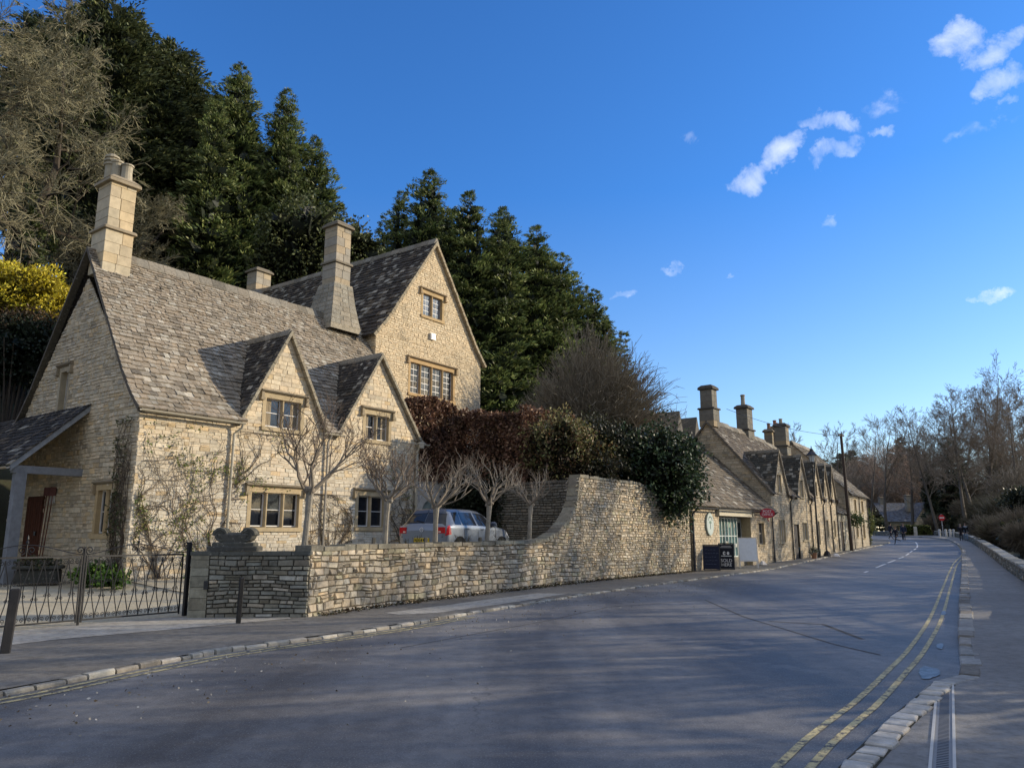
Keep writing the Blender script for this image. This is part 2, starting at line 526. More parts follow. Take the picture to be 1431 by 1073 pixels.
def road_mat():
    m, nt, b, out = newmat('worn asphalt'); co = gpos(nt)
    mp = nd(nt, 'ShaderNodeMapping'); nt.links.new(co, mp.inputs[0]); mp.inputs['Rotation'].default_value = (0, 0, R(32)); mp.inputs['Scale'].default_value = (1.0, .13, 1)
    big = noise(nt, mp.outputs[0], .55, 5, .6)
    patch = noise(nt, co, .22, 3, .5)
    fine = noise(nt, co, 60, 4, .8); mid = noise(nt, co, 5, 6, .7)
    c = mixc(nt, ramp(nt, big, .36, .60), (.072, .070, .069), (.205, .197, .186))
    c = mixc(nt, ramp(nt, patch, .5, .62), c, mixc(nt, 1.0, c, (1.35, 1.33, 1.3), 'MULTIPLY'))
    c = mixc(nt, ramp(nt, mid, .3, .72), mixc(nt, 1.0, c, (.68, .68, .70), 'MULTIPLY'), mixc(nt, 1.0, c, (1.25, 1.24, 1.22), 'MULTIPLY'))
    c = mixc(nt, ramp(nt, fine, .55, .68), c, (.42, .41, .385)); c = mixc(nt, ramp(nt, noise(nt, co, 38, 3, .8), .42, .30), c, (.05, .045, .04))
    c = mixc(nt, math1(nt, 'MULTIPLY', ramp(nt, noise(nt, co, 1.1, 6, .75, .6), .54, .62), .45), c, (.22, .21, .195))
    # cracks and tar seams
    v = nd(nt, 'ShaderNodeTexVoronoi', feature='DISTANCE_TO_EDGE'); v.inputs['Scale'].default_value = .32
    dn = nd(nt, 'ShaderNodeVectorMath', operation='ADD'); nn = nd(nt, 'ShaderNodeTexNoise'); nn.inputs['Scale'].default_value = 1.6; nt.links.new(co, nn.inputs['Vector'])
    sc = nd(nt, 'ShaderNodeVectorMath', operation='SCALE'); sc.inputs['Scale'].default_value = .9; nt.links.new(nn.outputs['Color'], sc.inputs[0])
    nt.links.new(co, dn.inputs[0]); nt.links.new(sc.outputs[0], dn.inputs[1]); nt.links.new(dn.outputs[0], v.inputs['Vector'])
    crack = math1(nt, 'MULTIPLY', math1(nt, 'LESS_THAN', v.outputs['Distance'], .004), ramp(nt, patch, .50, .62))
    c = mixc(nt, math1(nt, 'MULTIPLY', crack, .5), c, (.02, .02, .021))
    nt.links.new(c, b.inputs['Base Color'])
    nt.links.new(math1(nt, 'ADD', math1(nt, 'MULTIPLY', ramp(nt, big, .3, .7), .22), .48), b.inputs['Roughness'])
    b.inputs['Specular IOR Level'].default_value = .45
    bump(nt, math1(nt, 'ADD', math1(nt, 'MULTIPLY', fine, .5), math1(nt, 'MULTIPLY', noise(nt, co, 180, 2, .6), .5)), .55, .012, b)
    return m
M_ROAD = road_mat()
def ground_mat(name, c0, c1, c2, s1=.6, s2=7, bmp=.5, bd=.03, bs=40, rough=.9, speck=None):
    m, nt, b, out = newmat(name); co = gpos(nt)
    c = mixc(nt, ramp(nt, noise(nt, co, s1, 5, .6), .35, .65), c0, c1)
    c = mixc(nt, ramp(nt, noise(nt, co, s2, 6, .75), .42, .7), c, c2)
    if speck: c = mixc(nt, ramp(nt, noise(nt, co, 45, 3, .8), .58, .7), c, speck)
    nt.links.new(c, b.inputs['Base Color']); b.inputs['Roughness'].default_value = rough; b.inputs['Specular IOR Level'].default_value = .3
    bump(nt, noise(nt, co, bs, 5, .75), bmp, bd, b)
    return m
M_PAVE = ground_mat('pavement tarmac', (.17, .155, .13), (.25, .23, .195), (.11, .10, .085), speck=(.30, .285, .26))
M_PAVER = ground_mat('right pavement tarmac', (.23, .222, .21), (.31, .30, .28), (.17, .163, .152), s1=.35, speck=(.30, .295, .28))
M_APRON = ground_mat('worn stone apron', (.42, .395, .34), (.52, .49, .43), (.22, .20, .17), s1=1.5, bd=.05)
M_GRAVEL = ground_mat('gravel', (.50, .44, .31), (.58, .52, .38), (.30, .26, .19), s1=1.2, s2=22, bs=25, bd=.06)
M_EARTH = ground_mat('earth and leaf litter', (.05, .042, .028), (.085, .068, .045), (.035, .04, .02), s1=1.0)
M_GRASS = ground_mat('hill grass', (.045, .055, .025), (.07, .068, .035), (.05, .04, .025), s1=.15)
def line_mat(name, col, wear):
    m, nt, b, out = newmat(name); co = gpos(nt)
    w = ramp(nt, noise(nt, co, 9, 6, .8), wear, wear + .12)
    c = mixc(nt, w, col, (.075, .075, .075)); c = mixc(nt, ramp(nt, noise(nt, co, 1.2, 3, .6), .35, .7), c, mixc(nt, 1.0, c, (.72, .72, .72), 'MULTIPLY'))
    nt.links.new(c, b.inputs['Base Color']); b.inputs['Roughness'].default_value = .7; bump(nt, noise(nt, co, 60, 4, .8), .4, .01, b)
    return m
M_YELLOW = line_mat('worn yellow line', (.66, .55, .27), .47)
M_WHITE = line_mat('worn white line', (.8, .8, .78), .54)
def wet_mat():
    m, nt, b, out = newmat('shallow puddle'); co = gpos(nt)
    c = mixc(nt, ramp(nt, noise(nt, co, 9, 6, .8), .45, .62), (.08, .08, .08), (.24, .24, .24))
    nt.links.new(c, b.inputs['Base Color']); b.inputs['Roughness'].default_value = .38; b.inputs['Specular IOR Level'].default_value = .5
    bump(nt, noise(nt, co, 14, 4, .7), .5, .02, b); return m
M_WET = wet_mat()

# ------------------------------------------------------------------ camera, sun, sky
F_PX = 1075.0
PITCH = math.atan((748 - 536.5) / F_PX)
cam_d = bpy.data.cameras.new('camera'); cam = bpy.data.objects.new('camera', cam_d); COL.objects.link(cam)
cam_d.sensor_width = 36; cam_d.lens = 36 * F_PX / 1431; cam_d.clip_end = 3000; cam_d.clip_start = .1
cam.location = (0, 0, 1.6); cam.rotation_euler = (R(90) + PITCH, 0, 0)
scn.camera = cam
scn.view_settings.view_transform = 'Standard'; scn.view_settings.look = 'None'; scn.view_settings.exposure = 0; scn.view_settings.gamma = 1
SUN_AZ = 14.0      # degrees from +X towards +Y
SUN_EL = 17.0
sd = bpy.data.lights.new('sun', 'SUN'); sd.energy = 5.0; sd.angle = R(.53); sd.color = (1.0, .86, .65)
so = bpy.data.objects.new('sun', sd); COL.objects.link(so)
to = Vector((math.cos(R(SUN_AZ)) * math.cos(R(SUN_EL)), math.sin(R(SUN_AZ)) * math.cos(R(SUN_EL)), math.sin(R(SUN_EL))))
so.rotation_euler = to.to_track_quat('Z', 'Y').to_euler(); so.location = (60, 20, 40)

def ray(u, v):
    x = (u - 715.5) / F_PX; y = (v - 536.5) / F_PX; c, s = math.cos(PITCH), math.sin(PITCH)
    return Vector((x, c + y * s, s - y * c))
def atY(u, v, Y):
    d = ray(u, v); t = Y / d.y; return Vector((d.x * t, Y, 1.6 + d.z * t))

w = bpy.data.worlds.new('World'); scn.world = w; w.use_nodes = True
nt = w.node_tree; nt.nodes.clear()
wo = nd(nt, 'ShaderNodeOutputWorld'); bg = nd(nt, 'ShaderNodeBackground'); nt.links.new(bg.outputs[0], wo.inputs[0])
sky = nd(nt, 'ShaderNodeTexSky', sky_type='NISHITA'); sky.sun_disc = False
sky.sun_elevation = R(SUN_EL); sky.sun_rotation = R(90 - SUN_AZ); sky.altitude = 100; sky.air_density = 1.0; sky.dust_density = .4; sky.ozone_density = 3.0
hs_ = nd(nt, 'ShaderNodeHueSaturation'); hs_.inputs['Saturation'].default_value = 1.0; hs_.inputs['Value'].default_value = 1.0
nt.links.new(sky.outputs[0], hs_.inputs['Color'])
tc = nd(nt, 'ShaderNodeTexCoord')
sx = nd(nt, 'ShaderNodeSeparateXYZ'); nt.links.new(tc.outputs['Generated'], sx.inputs[0])
tint = mixc(nt, ramp(nt, sx.outputs['Z'], .02, .42), (1.34, 1.30, 1.34), (.46, 1.00, 1.62))
skyc = mixc(nt, 1.0, hs_.outputs[0], tint, 'MULTIPLY')
nz = nd(nt, 'ShaderNodeTexNoise'); nz.inputs['Scale'].default_value = 22; nz.inputs['Detail'].default_value = 12; nz.inputs['Roughness'].default_value = .62; nz.inputs['Distortion'].default_value = .5
nt.links.new(tc.outputs['Generated'], nz.inputs['Vector'])
# a few small fair-weather clouds, as directions in the sky: (azimuth px, height px, half-width, half-height, tilt, strength)
CLS = .72
CL = [(1052, 246, 42, 24, -.5, 1.0), (1100, 208, 44, 25, -.5, 1.0), (1172, 222, 40, 18, -.5, .62), (1165, 172, 38, 18, .5, .6), (1234, 190, 18, 14, .3, .6), (1335, 54, 44, 24, .1, .8), (1410, 50, 60, 20, -.4, .9), (1415, 96, 55, 26, -.2, .95), (1425, 128, 20, 12, 0, .5),
      (978, 190, 18, 15, -.3, .35), (1058, 176, 22, 10, -.6, .3), (1225, 145, 30, 16, .3, .25), (1388, 408, 32, 9, 0, .85), (878, 421, 24, 9, -.2, .45), (945, 387, 14, 7, 0, .4), (1017, 391, 11, 6, 0, .35), (1164, 305, 12, 8, 0, .35), (1385, 165, 40, 22, .2, .25), (1335, 185, 22, 10, -.5, .25)]
wn_ = nd(nt, 'ShaderNodeTexNoise'); wn_.inputs['Scale'].default_value = 9; wn_.inputs['Detail'].default_value = 8; wn_.inputs['Roughness'].default_value = .65; nt.links.new(tc.outputs['Generated'], wn_.inputs['Vector'])
w1 = nd(nt, 'ShaderNodeVectorMath', operation='SUBTRACT'); nt.links.new(wn_.outputs['Color'], w1.inputs[0]); w1.inputs[1].default_value = (.5, .5, .5)
w2 = nd(nt, 'ShaderNodeVectorMath', operation='SCALE'); w2.inputs['Scale'].default_value = .11; nt.links.new(w1.outputs[0], w2.inputs[0])
w3 = nd(nt, 'ShaderNodeVectorMath', operation='ADD'); nt.links.new(tc.outputs['Generated'], w3.inputs[0]); nt.links.new(w2.outputs[0], w3.inputs[1])
acc = None
for (u, v, rx, ry, tl, st) in CL:
    rx *= CLS; ry *= CLS; st *= .93
    d0 = ray(u, v).normalized(); du = (ray(u + rx * math.cos(tl), v + rx * math.sin(tl)).normalized() - d0); dv = (ray(u - ry * math.sin(tl), v + ry * math.cos(tl)).normalized() - d0)
    sb = nd(nt, 'ShaderNodeVectorMath', operation='SUBTRACT'); nt.links.new(w3.outputs[0], sb.inputs[0]); sb.inputs[1].default_value = d0
    qs = []
    for e in (du, dv):
        dt = nd(nt, 'ShaderNodeVectorMath', operation='DOT_PRODUCT'); nt.links.new(sb.outputs[0], dt.inputs[0]); dt.inputs[1].default_value = e / e.length_squared
        qs.append(math1(nt, 'POWER', dt.outputs['Value'], 2))
    r2 = math1(nt, 'ADD', qs[0], qs[1])
    fall = math1(nt, 'MULTIPLY', ramp(nt, r2, 2.4, 0.0), st)
    acc = fall if acc is None else math1(nt, 'MAXIMUM', acc, fall)
front = nd(nt, 'ShaderNodeSeparateXYZ'); nt.links.new(tc.outputs['Generated'], front.inputs[0])
cm = math1(nt, 'MULTIPLY', acc, math1(nt, 'GREATER_THAN', front.outputs['Y'], 0))
cm = ramp(nt, math1(nt, 'ADD', cm, math1(nt, 'MULTIPLY', math1(nt, 'SUBTRACT', nz.outputs['Fac'], .5), 2.4)), .16, 2.0)
cm = math1(nt, 'MULTIPLY', cm, ramp(nt, acc, .02, .25))
skc = mixc(nt, cm, skyc, (8.2, 8.6, 9.4))
# unseen bright cloud added behind the viewer and overhead as neutral fill
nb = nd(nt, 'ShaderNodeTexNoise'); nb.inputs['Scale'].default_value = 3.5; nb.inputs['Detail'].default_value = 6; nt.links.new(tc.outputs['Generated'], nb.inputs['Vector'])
fill_veil = math1(nt, 'MAXIMUM', ramp(nt, front.outputs['Y'], -.02, -.40), ramp(nt, front.outputs['Z'], .74, .93))
fill_veil = math1(nt, 'MULTIPLY', fill_veil, ramp(nt, nb.outputs['Fac'], .30, .55)); fill_veil = math1(nt, 'MULTIPLY', fill_veil, ramp(nt, front.outputs['Z'], -.05, .05))
skc = mixc(nt, fill_veil, skc, (4.4, 4.5, 4.8))
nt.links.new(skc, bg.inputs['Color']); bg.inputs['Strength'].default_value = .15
# ------------------------------------------------------------------ terrain and road
def g(Y): return 0.0 if Y < 38 else (.025 * (Y - 38) if Y < 102 else 1.6)
WF = Fr(-3.98, 16.27, 36.6)          # garden-wall line: s along the road, b towards the houses
CA = (-9.789, 20.0)
FA = Fr(CA[0], CA[1], 36.6)          # cottage frame
def wall_sb(x, y):
    p = Vector((x, y, 0)) - WF.o; return p.dot(WF.u), p.dot(WF.b)
def yard_z(s, b):
    return max(0, b) * .06 + .085 * min(max(s, 0), 8.5) + .02
def smooth(t): t = min(1, max(0, t)); return t * t * (3 - 2 * t)
def hill(x, y):
    s, b = wall_sb(x, y)
    z = g(y) - .12
    b0 = 9 + max(0, y - 90) * .36
    if b > b0:
        z += min(b - b0, 51) * .42 * smooth((b - b0) / 8)
    if b < -11.5:                     # beyond the right-hand parapet: the river bank falls away
        z -= 1.6 * smooth((-b - 12) / 3)
        if b < -60: z += min(5, (-b - 60) * .1)
    if y > 150 and b < 9: z += min(22, (y - 150) * .2 * smooth((y - 150) / 30))
    z += .25 * math.sin(x * .31) * math.cos(y * .23) * smooth((abs(b + 2) - 14) / 10)
    return z
xs = sorted(set([-900, -600, -400, -250, -160, -110] + list(range(-80, 120, 2)) + [125, 140, 170, 220, 320, 500, 900]))
ys = sorted(set([-200, -100, -50, -25, -12] + list(range(-6, 160, 2)) + [165, 180, 210, 260, 340, 500, 900, 1500]))
mb = MB()
mb.V = [(x, y, hill(x, y)) for y in ys for x in xs]
nx = len(xs)
for j in range(len(ys) - 1):
    for i in range(nx - 1):
        mb.F.append((j * nx + i, j * nx + i + 1, (j + 1) * nx + i + 1, (j + 1) * nx + i)); mb.M.append(0); mb.C.append((.5, .5, .5))
tag(emit('ground', mb, M_GRASS, origin=(0, 0, 0), smooth=True), kind='structure')

def resample(pts, n):
    d = [0]
    for a, b in zip(pts[:-1], pts[1:]): d.append(d[-1] + math.hypot(b[0] - a[0], b[1] - a[1]))
    out = []
    for i in range(n):
        t = d[-1] * i / (n - 1); k = 0
        while k < len(pts) - 2 and d[k + 1] < t: k += 1
        f = (t - d[k]) / (d[k + 1] - d[k]); out.append((pts[k][0] + (pts[k + 1][0] - pts[k][0]) * f, pts[k][1] + (pts[k + 1][1] - pts[k][1]) * f))
    return out
def spline(pts, n=8):
    out = []
    P = [pts[0]] + list(pts) + [pts[-1]]
    for i in range(1, len(P) - 2):
        for k in range(n):
            t = k / n; a, b, c, d = P[i - 1], P[i], P[i + 1], P[i + 2]
            out.append(tuple(.5 * (2 * b[j] + (c[j] - a[j]) * t + (2 * a[j] - 5 * b[j] + 4 * c[j] - d[j]) * t * t + (3 * b[j] - a[j] - 3 * c[j] + d[j]) * t ** 3) for j in range(2)))
    out.append(tuple(pts[-1])); return out
def offset(pts, d):
    """shift a polyline sideways: positive to the right of its direction"""
    out = []
    for i, p in enumerate(pts):
        a = pts[max(i - 1, 0)]; b = pts[min(i + 1, len(pts) - 1)]
        dx, dy = b[0] - a[0], b[1] - a[1]; L = math.hypot(dx, dy) or 1
        out.append((p[0] + dy / L * d, p[1] - dx / L * d))
    return out
def cut(pts, a, b):
    """part of a polyline between the distances a and b"""
    out = []; acc = 0
    for p, q in zip(pts[:-1], pts[1:]):
        L = math.hypot(q[0] - p[0], q[1] - p[1])
        if L < 1e-9: continue
        t0 = max(0, (a - acc) / L); t1 = min(1, (b - acc) / L)
        if t0 < t1:
            if not out: out.append((p[0] + (q[0] - p[0]) * t0, p[1] + (q[1] - p[1]) * t0))
            out.append((p[0] + (q[0] - p[0]) * t1, p[1] + (q[1] - p[1]) * t1))
        acc += L
    return out
def strip(mb, A, B, zo, m=6, zf=None, col=(.5, .5, .5), mat=0):
    for i in range(len(A) - 1):
        for k in range(m):
            q = []
            for (ii, kk) in ((i, k), (i, k + 1), (i + 1, k + 1), (i + 1, k)):
                t = kk / m; x = A[ii][0] * (1 - t) + B[ii][0] * t; y = A[ii][1] * (1 - t) + B[ii][1] * t
                q.append((x, y, (zf(x, y) if zf else g(y)) + zo))
            mb.poly(q, col, mat)
LK = spline([(-11.5, -6), (-8.2, 2), (-5.18, 8.25), (-4.72, 9.5), (-4.0, 11.2), (-3.05, 12.55), (-2.0, 14.2), (-1.05, 16.1), (.25, 18.4), (1.85, 21.3), (4.5, 25.6), (7.8, 30.6), (13.6, 39.6), (20.0, 49.5), (28.8, 63.4), (33.0, 69.6), (37.1, 77.0), (39.5, 84), (39, 92), (35, 103), (28, 118)])
WC = CFr(spline([(-3.98, 15.5), (-2.8, 18.0), (-1.55, 20.2), (-.25, 22.35), (1.1, 24.6), (2.5, 26.9), (4.25, 29.5), (7.78, 34.35)], 6))
PRET0 = Vector((2.3, 26.65, 0)); PRET1 = FA.p(13.2, .1)
RK = spline([(-4.2, -5), (-.2, 2), (2.31, 5.81), (4.6, 8.95), (5.25, 9.5), (6.7, 12.07), (10.0, 17.83), (19.7, 34.67), (27.2, 47.67), (34, 59.51), (40.3, 71.4), (46.3, 84), (48.3, 93.6), (47, 104), (42, 122)])
N = 120
mb = MB(); strip(mb, resample(LK, N), resample(offset(RK, .22), N), 0.0, 8)
tag(emit('road', mb, M_ROAD, origin=(0, 0, 0)), kind='structure')
mb = MB(); strip(mb, [(20, 100), (38, 102), (80, 106)], [(16, 130), (40, 134), (84, 128)], .004, 8)
# left pavement: from the kerb to just behind the wall and house fronts
PW = [(-15.5, -6), (-13.0, 4), (-10.6, 10.0), (-8.6, 12.9), (-7.5, 14.4), (-6.4, 15.9), (-4.0, 15.9), (-2.0, 19.8), (.7, 24.4), (2.6, 27.5), (8.0, 35.1), (14.25, 43.1), (18.4, 48.5), (26.3, 61.3), (31.0, 69.5), (34, 77), (35.5, 86), (35.5, 94), (31, 104), (24, 118)]
mb = MB(); strip(mb, resample(PW, N), resample(offset(LK, -.11), N), .05, 6)
tag(emit('pavement', mb, M_PAVE, origin=(0, 0, 0)), kind='structure')
def rampR(x, y): return smooth((x * .5 + y * .866 - 10.85) / 3.0)
def kerb(name, line, a, b, wd, h, col0, seed, lenr=(.55, .95), side=-1, zo=0.0, gapk=.012, paint=.0, round_=.02):
    rg = random.Random(seed); mb = MB(); s = a
    while s < b:
        l = rg.uniform(*lenr); seg = cut(line, s + gapk, s + l - gapk); s += l
        if len(seg) < 2: break
        p, q = seg[0], seg[-1]
        U = Vector((q[0] - p[0], q[1] - p[1], g(q[1]) - g(p[1]))); L = U.length
        if L < .05: continue
        U /= L; S = Vector((U.y, -U.x, 0)).normalized() * side
        O = Vector((p[0], p[1], g(p[1]))); O = O + S * rg.uniform(-.015, .015); hh = (h * (.12 + .88 * rampR(p[0], p[1])) if side > 0 else h) + rg.uniform(-.016, .012) + zo; w2 = wd * rg.uniform(.92, 1.05)
        col = jit(mix(col0, DARK, rg.random() ** 1.6 * .9), .18, rg)
        prof = [(0, -.05), (0, hh - round_), (round_, hh), (w2 - round_, hh), (w2, hh - round_), (w2, -.05)]
        vs = [O + S * x + Z * z for x, z in prof] + [O + U * L + S * x + Z * (z + rg.uniform(-.004, .004)) for x, z in prof]
        n = len(prof); mb.add(vs, [(i, n + i, n + i + 1, i + 1) for i in range(n - 1)] + [tuple(range(n)), tuple(range(2 * n - 1, n - 1, -1))], col)
    return emit(name, mb, M_DRY, origin=(0, 0, 0))
tag(kerb('kerb', LK, 1, 105, .13, .052, (.47, .445, .38), 11, lenr=(.14, .42), gapk=.016), kind='structure')
tag(kerb('kerb', RK, 16.6, 118, .24, .115, (.38, .37, .345), 12, side=1), kind='structure')
# right pavement
RP = [(1.0, 2), (4.0, 6.0), (7, 9.8), (9.6, 14), (16.6, 26.0), (24.2, 39.2), (33.5, 56.0), (44.1, 75.1), (50.4, 86.5), (53, 100), (48, 122)]
RO = cut(offset(RK, .16), 16.6, 200)
PB = [(8.4, 12.4), (16.79, 26.02), (24.32, 39.24), (33.54, 56.03), (43.8, 75.13), (51, 90), (53.5, 100), (51, 122)]
mb = MB(); A = resample(RO, N); B = resample([(9.9, 6.8), (9.6, 11), (11.2, 15)] + PB[1:], N); strip(mb, A, B, .0, 6, zf=lambda x, y: g(y) + .006 + .094 * rampR(x, y))
tag(emit('pavement', mb, M_PAVER, origin=(0, 0, 0)), kind='structure')
# dropped area in front, level with the road
mb = MB()
A = resample([(-4.2, -5), (-.2, 2), (2.31, 5.81), (4.6, 8.95), (5.3, 9.45)], 20); B = resample([(13, -5), (13, 2), (12, 5), (10.4, 6.5), (9.9, 6.8)], 20)
strip(mb, A, B, .006, 8, zf=lambda x, y: .0)
tag(emit('crossing', mb, M_PAVER, origin=(0, 0, 0)), kind='structure')

def paint(name, line, a, b, wd, mat, zo=.005, dashes=None):
    mb = MB()
    segs = dashes or [(a, b)]
    for p, q in segs:
        c = cut(line, p, q)
        if len(c) < 2: continue
        c = resample(c, max(2, int((q - p) / .8)))
        strip(mb, offset(c, -wd / 2), offset(c, wd / 2), zo, 1)
    return tag(emit(name, mb, mat, origin=(0, 0, 0)), kind='structure')
paint('road_line', offset(LK, .17), 4, 24.5, .07, M_YELLOW); paint('road_line', offset(LK, .34), 4, 24.5, .07, M_YELLOW)
YR = spline([(-3.2, -3), (-.6, 1.5), (1.85, 5.81), (3.4, 8.05), (4.5, 9.72), (5.81, 11.75), (8.55, 16.3), (13.69, 25.2), (22.8, 40.9), (30, 52.5), (36.2, 63.6), (41.3, 73.5), (45.4, 84)])
paint('road_line', YR, 3, 100, .065, M_YELLOW); paint('road_line', offset(YR, .20), 3, 100, .065, M_YELLOW)
CEN = spline([(14.2, 32.6), (15.5, 34.8), (18.0, 39.1), (22.3, 45.9), (25.2, 50.5), (29.4, 57.8), (32.7, 63.5), (37.1, 72), (40.2, 79), (42, 88), (40, 100)])
paint('road_line', CEN, 0, 0, .11, M_WHITE, dashes=[(2.6, 4.0), (7.6, 11.3), (12.2, 15.5), (17.2, 20.0), (21.6, 25), (26.4, 29.5), (31, 34), (35.5, 38), (39, 42), (43, 62)])

# stone setts along the dropped crossing
ln = [(0.3, 2.5), (2.31, 5.81), (3.35, 7.25), (4.68, 8.98)]
mb = MB(); strip(mb, offset(ln, -.02), offset(ln, .20), .0075, 1); tag(emit('joint_dirt', mb, M_EARTH, origin=(0, 0, 0)), kind='structure')
mb = MB(); rg = random.Random(5)
tot = sum(math.hypot(b[0] - a[0], b[1] - a[1]) for a, b in zip(ln[:-1], ln[1:])); s = .1
while s < tot - .1:
    l = rg.uniform(.24, .29); c = cut(ln, s + .022, s + l - .03); s += l
    if len(c) < 2: continue
    p, q = c[0], c[-1]; U = Vector((q[0] - p[0], q[1] - p[1], 0)).normalized(); S = Vector((U.y, -U.x, 0)); L = math.hypot(q[0] - p[0], q[1] - p[1])
    w2 = rg.uniform(.18, .22); O = Vector((p[0], p[1], .006)) + S * rg.uniform(-.012, .012); h = rg.uniform(.018, .032)
    base = [(0, 0), (L, 0), (L, w2), (0, w2)]; base = [(a + rg.uniform(-.012, .012), b + rg.uniform(-.015, .015)) for a, b in base]
    cx, cy = L / 2, w2 / 2
    vs = [O + U * a + S * b - Z * .03 for a, b in base] + [O + U * a + S * b + Z * h * .6 for a, b in base] + [O + U * (a + (cx - a) * .16) + S * (b + (cy - b) * .16) + Z * h for a, b in base]
    fs = [(8, 9, 10, 11)] + [(i, (i + 1) % 4, 4 + (i + 1) % 4, 4 + i) for i in range(4)] + [(4 + i, 4 + (i + 1) % 4, 8 + (i + 1) % 4, 8 + i) for i in range(4)]
    mb.add(vs, fs, jit((.56, .54, .49), .12, rg))
tag(emit('kerb', mb, M_DRY, origin=(0, 0, 0)), kind='structure')
# drainage channel with two pale edges and a grated middle
def bar_strip(mb, a0, b0, a1, b1, z, col, h=.01):
    vs = [(a0[0], a0[1], z - .02), (b0[0], b0[1], z - .02), (b1[0], b1[1], z - .02), (a1[0], a1[1], z - .02), (a0[0], a0[1], z + h), (b0[0], b0[1], z + h), (b1[0], b1[1], z + h), (a1[0], a1[1], z + h)]
    mb.add(vs, [(4, 5, 6, 7), (0, 1, 5, 4), (1, 2, 6, 5), (2, 3, 7, 6), (3, 0, 4, 7)], col)
root = thing('drainage_channel', 'long pale steel drainage channel set in the tarmac at the lower right', 'drain', (2.2, 4.5, 0))
P0, P1 = Vector((1.0, 2.2, 0)), Vector((4.72, 8.86, 0)); U = (P1 - P0).normalized(); S = Vector((U.y, -U.x, 0)); L = (P1 - P0).length
mb = MB()
for o in (-.085, .065): obox(mb, P0 + S * o, U, S, 0, L, -.02, .016, 0, .022, (.55, .54, .50))
emit('frame', mb, M_PLAIN, root)
mb = MB(); obox(mb, P0 - S * .063, U, S, 0, L, -.03, .009, 0, .128, (.24, .25, .26)); 
n = int(L / .05)
for i in range(n): obox(mb, P0 - S * .05 + U * (i * L / n), U, S, .012, .034, .005, .0105, .012, .09, (.06, .065, .075))
emit('grating', mb, M_PLAIN, root)
# kerb-side wet patches
def blob(cx, cy, rx, ry, ang, seed, zo, mat, name, zf=g):
    rg = random.Random(seed); mb = MB(); n = 26; pts = []
    for i in range(n):
        a = 2 * math.pi * i / n; k = 1 + .35 * math.sin(3 * a + seed) * rg.random() + rg.uniform(-.25, .25)
        x, y = rx * k * math.cos(a), ry * k * math.sin(a); X = cx + x * math.cos(ang) - y * math.sin(ang); Y = cy + x * math.sin(ang) + y * math.cos(ang)
        pts.append((X, Y, zf(Y) + zo))
    mb.poly(pts); return tag(emit(name, mb, mat, origin=(0, 0, 0)), kind='structure')
def puddle(cx, cy, la, lb, ang, seed, zo):
    rg = random.Random(seed); ph = [rg.uniform(0, 6.28) for _ in range(6)]; mb = MB(); n = 90; P_ = []
    for i in range(n):
        a = 2 * math.pi * i / n; k = 1 + .12 * math.sin(2 * a + ph[0]) + .10 * math.sin(3 * a + ph[1]) + .07 * math.sin(5 * a + ph[2]) + .03 * math.sin(11 * a + ph[3])
        x, y = la * k * math.cos(a), lb * k * math.sin(a); P_.append((cx + x * math.cos(ang) - y * math.sin(ang), cy + x * math.sin(ang) + y * math.cos(ang), zo))
    for i in range(n): mb.poly([(cx, cy, zo), P_[i], P_[(i + 1) % n]])
    tag(emit('water', mb, M_WET, origin=(0, 0, 0)), kind='structure')
for q_ in ((4.95, 9.62, .42, .12, R(58), 1, .009), (6.3, 11.85, .3, .05, R(60), 3, .009), (9.05, 16.75, .5, .05, R(60), 4, .009)): puddle(*q_)
# old trench repairs and seams in the carriageway
M_TAR = ground_mat('tar repair', (.085, .08, .072), (.13, .12, .108), (.06, .056, .05), speck=(.24, .22, .20))
mb = MB()
def seam(px, wd, zo=.003):
    c = resample([tuple((lambda d: (d.x * -1.6 / d.z, d.y * -1.6 / d.z))(ray(u, v))) for u, v in px], 30); strip(mb, offset(c, -wd / 2), offset(c, wd / 2), zo, 1)
seam([(985, 838), (1040, 862), (1100, 880), (1165, 900), (1230, 915)], .05); seam([(560, 905), (640, 890), (760, 868), (850, 848), (985, 838)], .025); seam([(1075, 868), (1150, 872), (1205, 893)], .08)
tag(emit('road_patch', mb, M_TAR, origin=(0, 0, 0)), kind='structure')
# lighter stone apron in front of the gates, and the pale slab further along
mb = MB(); strip(mb, resample([(-13.2, 6.0), (-10.3, 10.9), (-8.5, 13.2), (-6.4, 15.7), (-4.4, 15.7)], 14), resample([(-10.2, 6.6), (-7.9, 10.3), (-6.9, 12.2), (-5.6, 13.6), (-4.2, 15.2)], 14), .056, 3)
tag(emit('pavement', mb, M_APRON, origin=(0, 0, 0)), kind='structure')
mb = MB(); mb.poly([(-2.6, 16.3, .056), (-2.25, 15.9, .056), (-1.5, 16.3, .056), (.15, 19.0, .056), (1.5, 21.6, .056), (.7, 21.7, .056), (-.8, 19.3, .056), (-1.5, 18.0, .056)])
tag(emit('pavement', mb, M_APRON, origin=(0, 0, 0)), kind='structure')
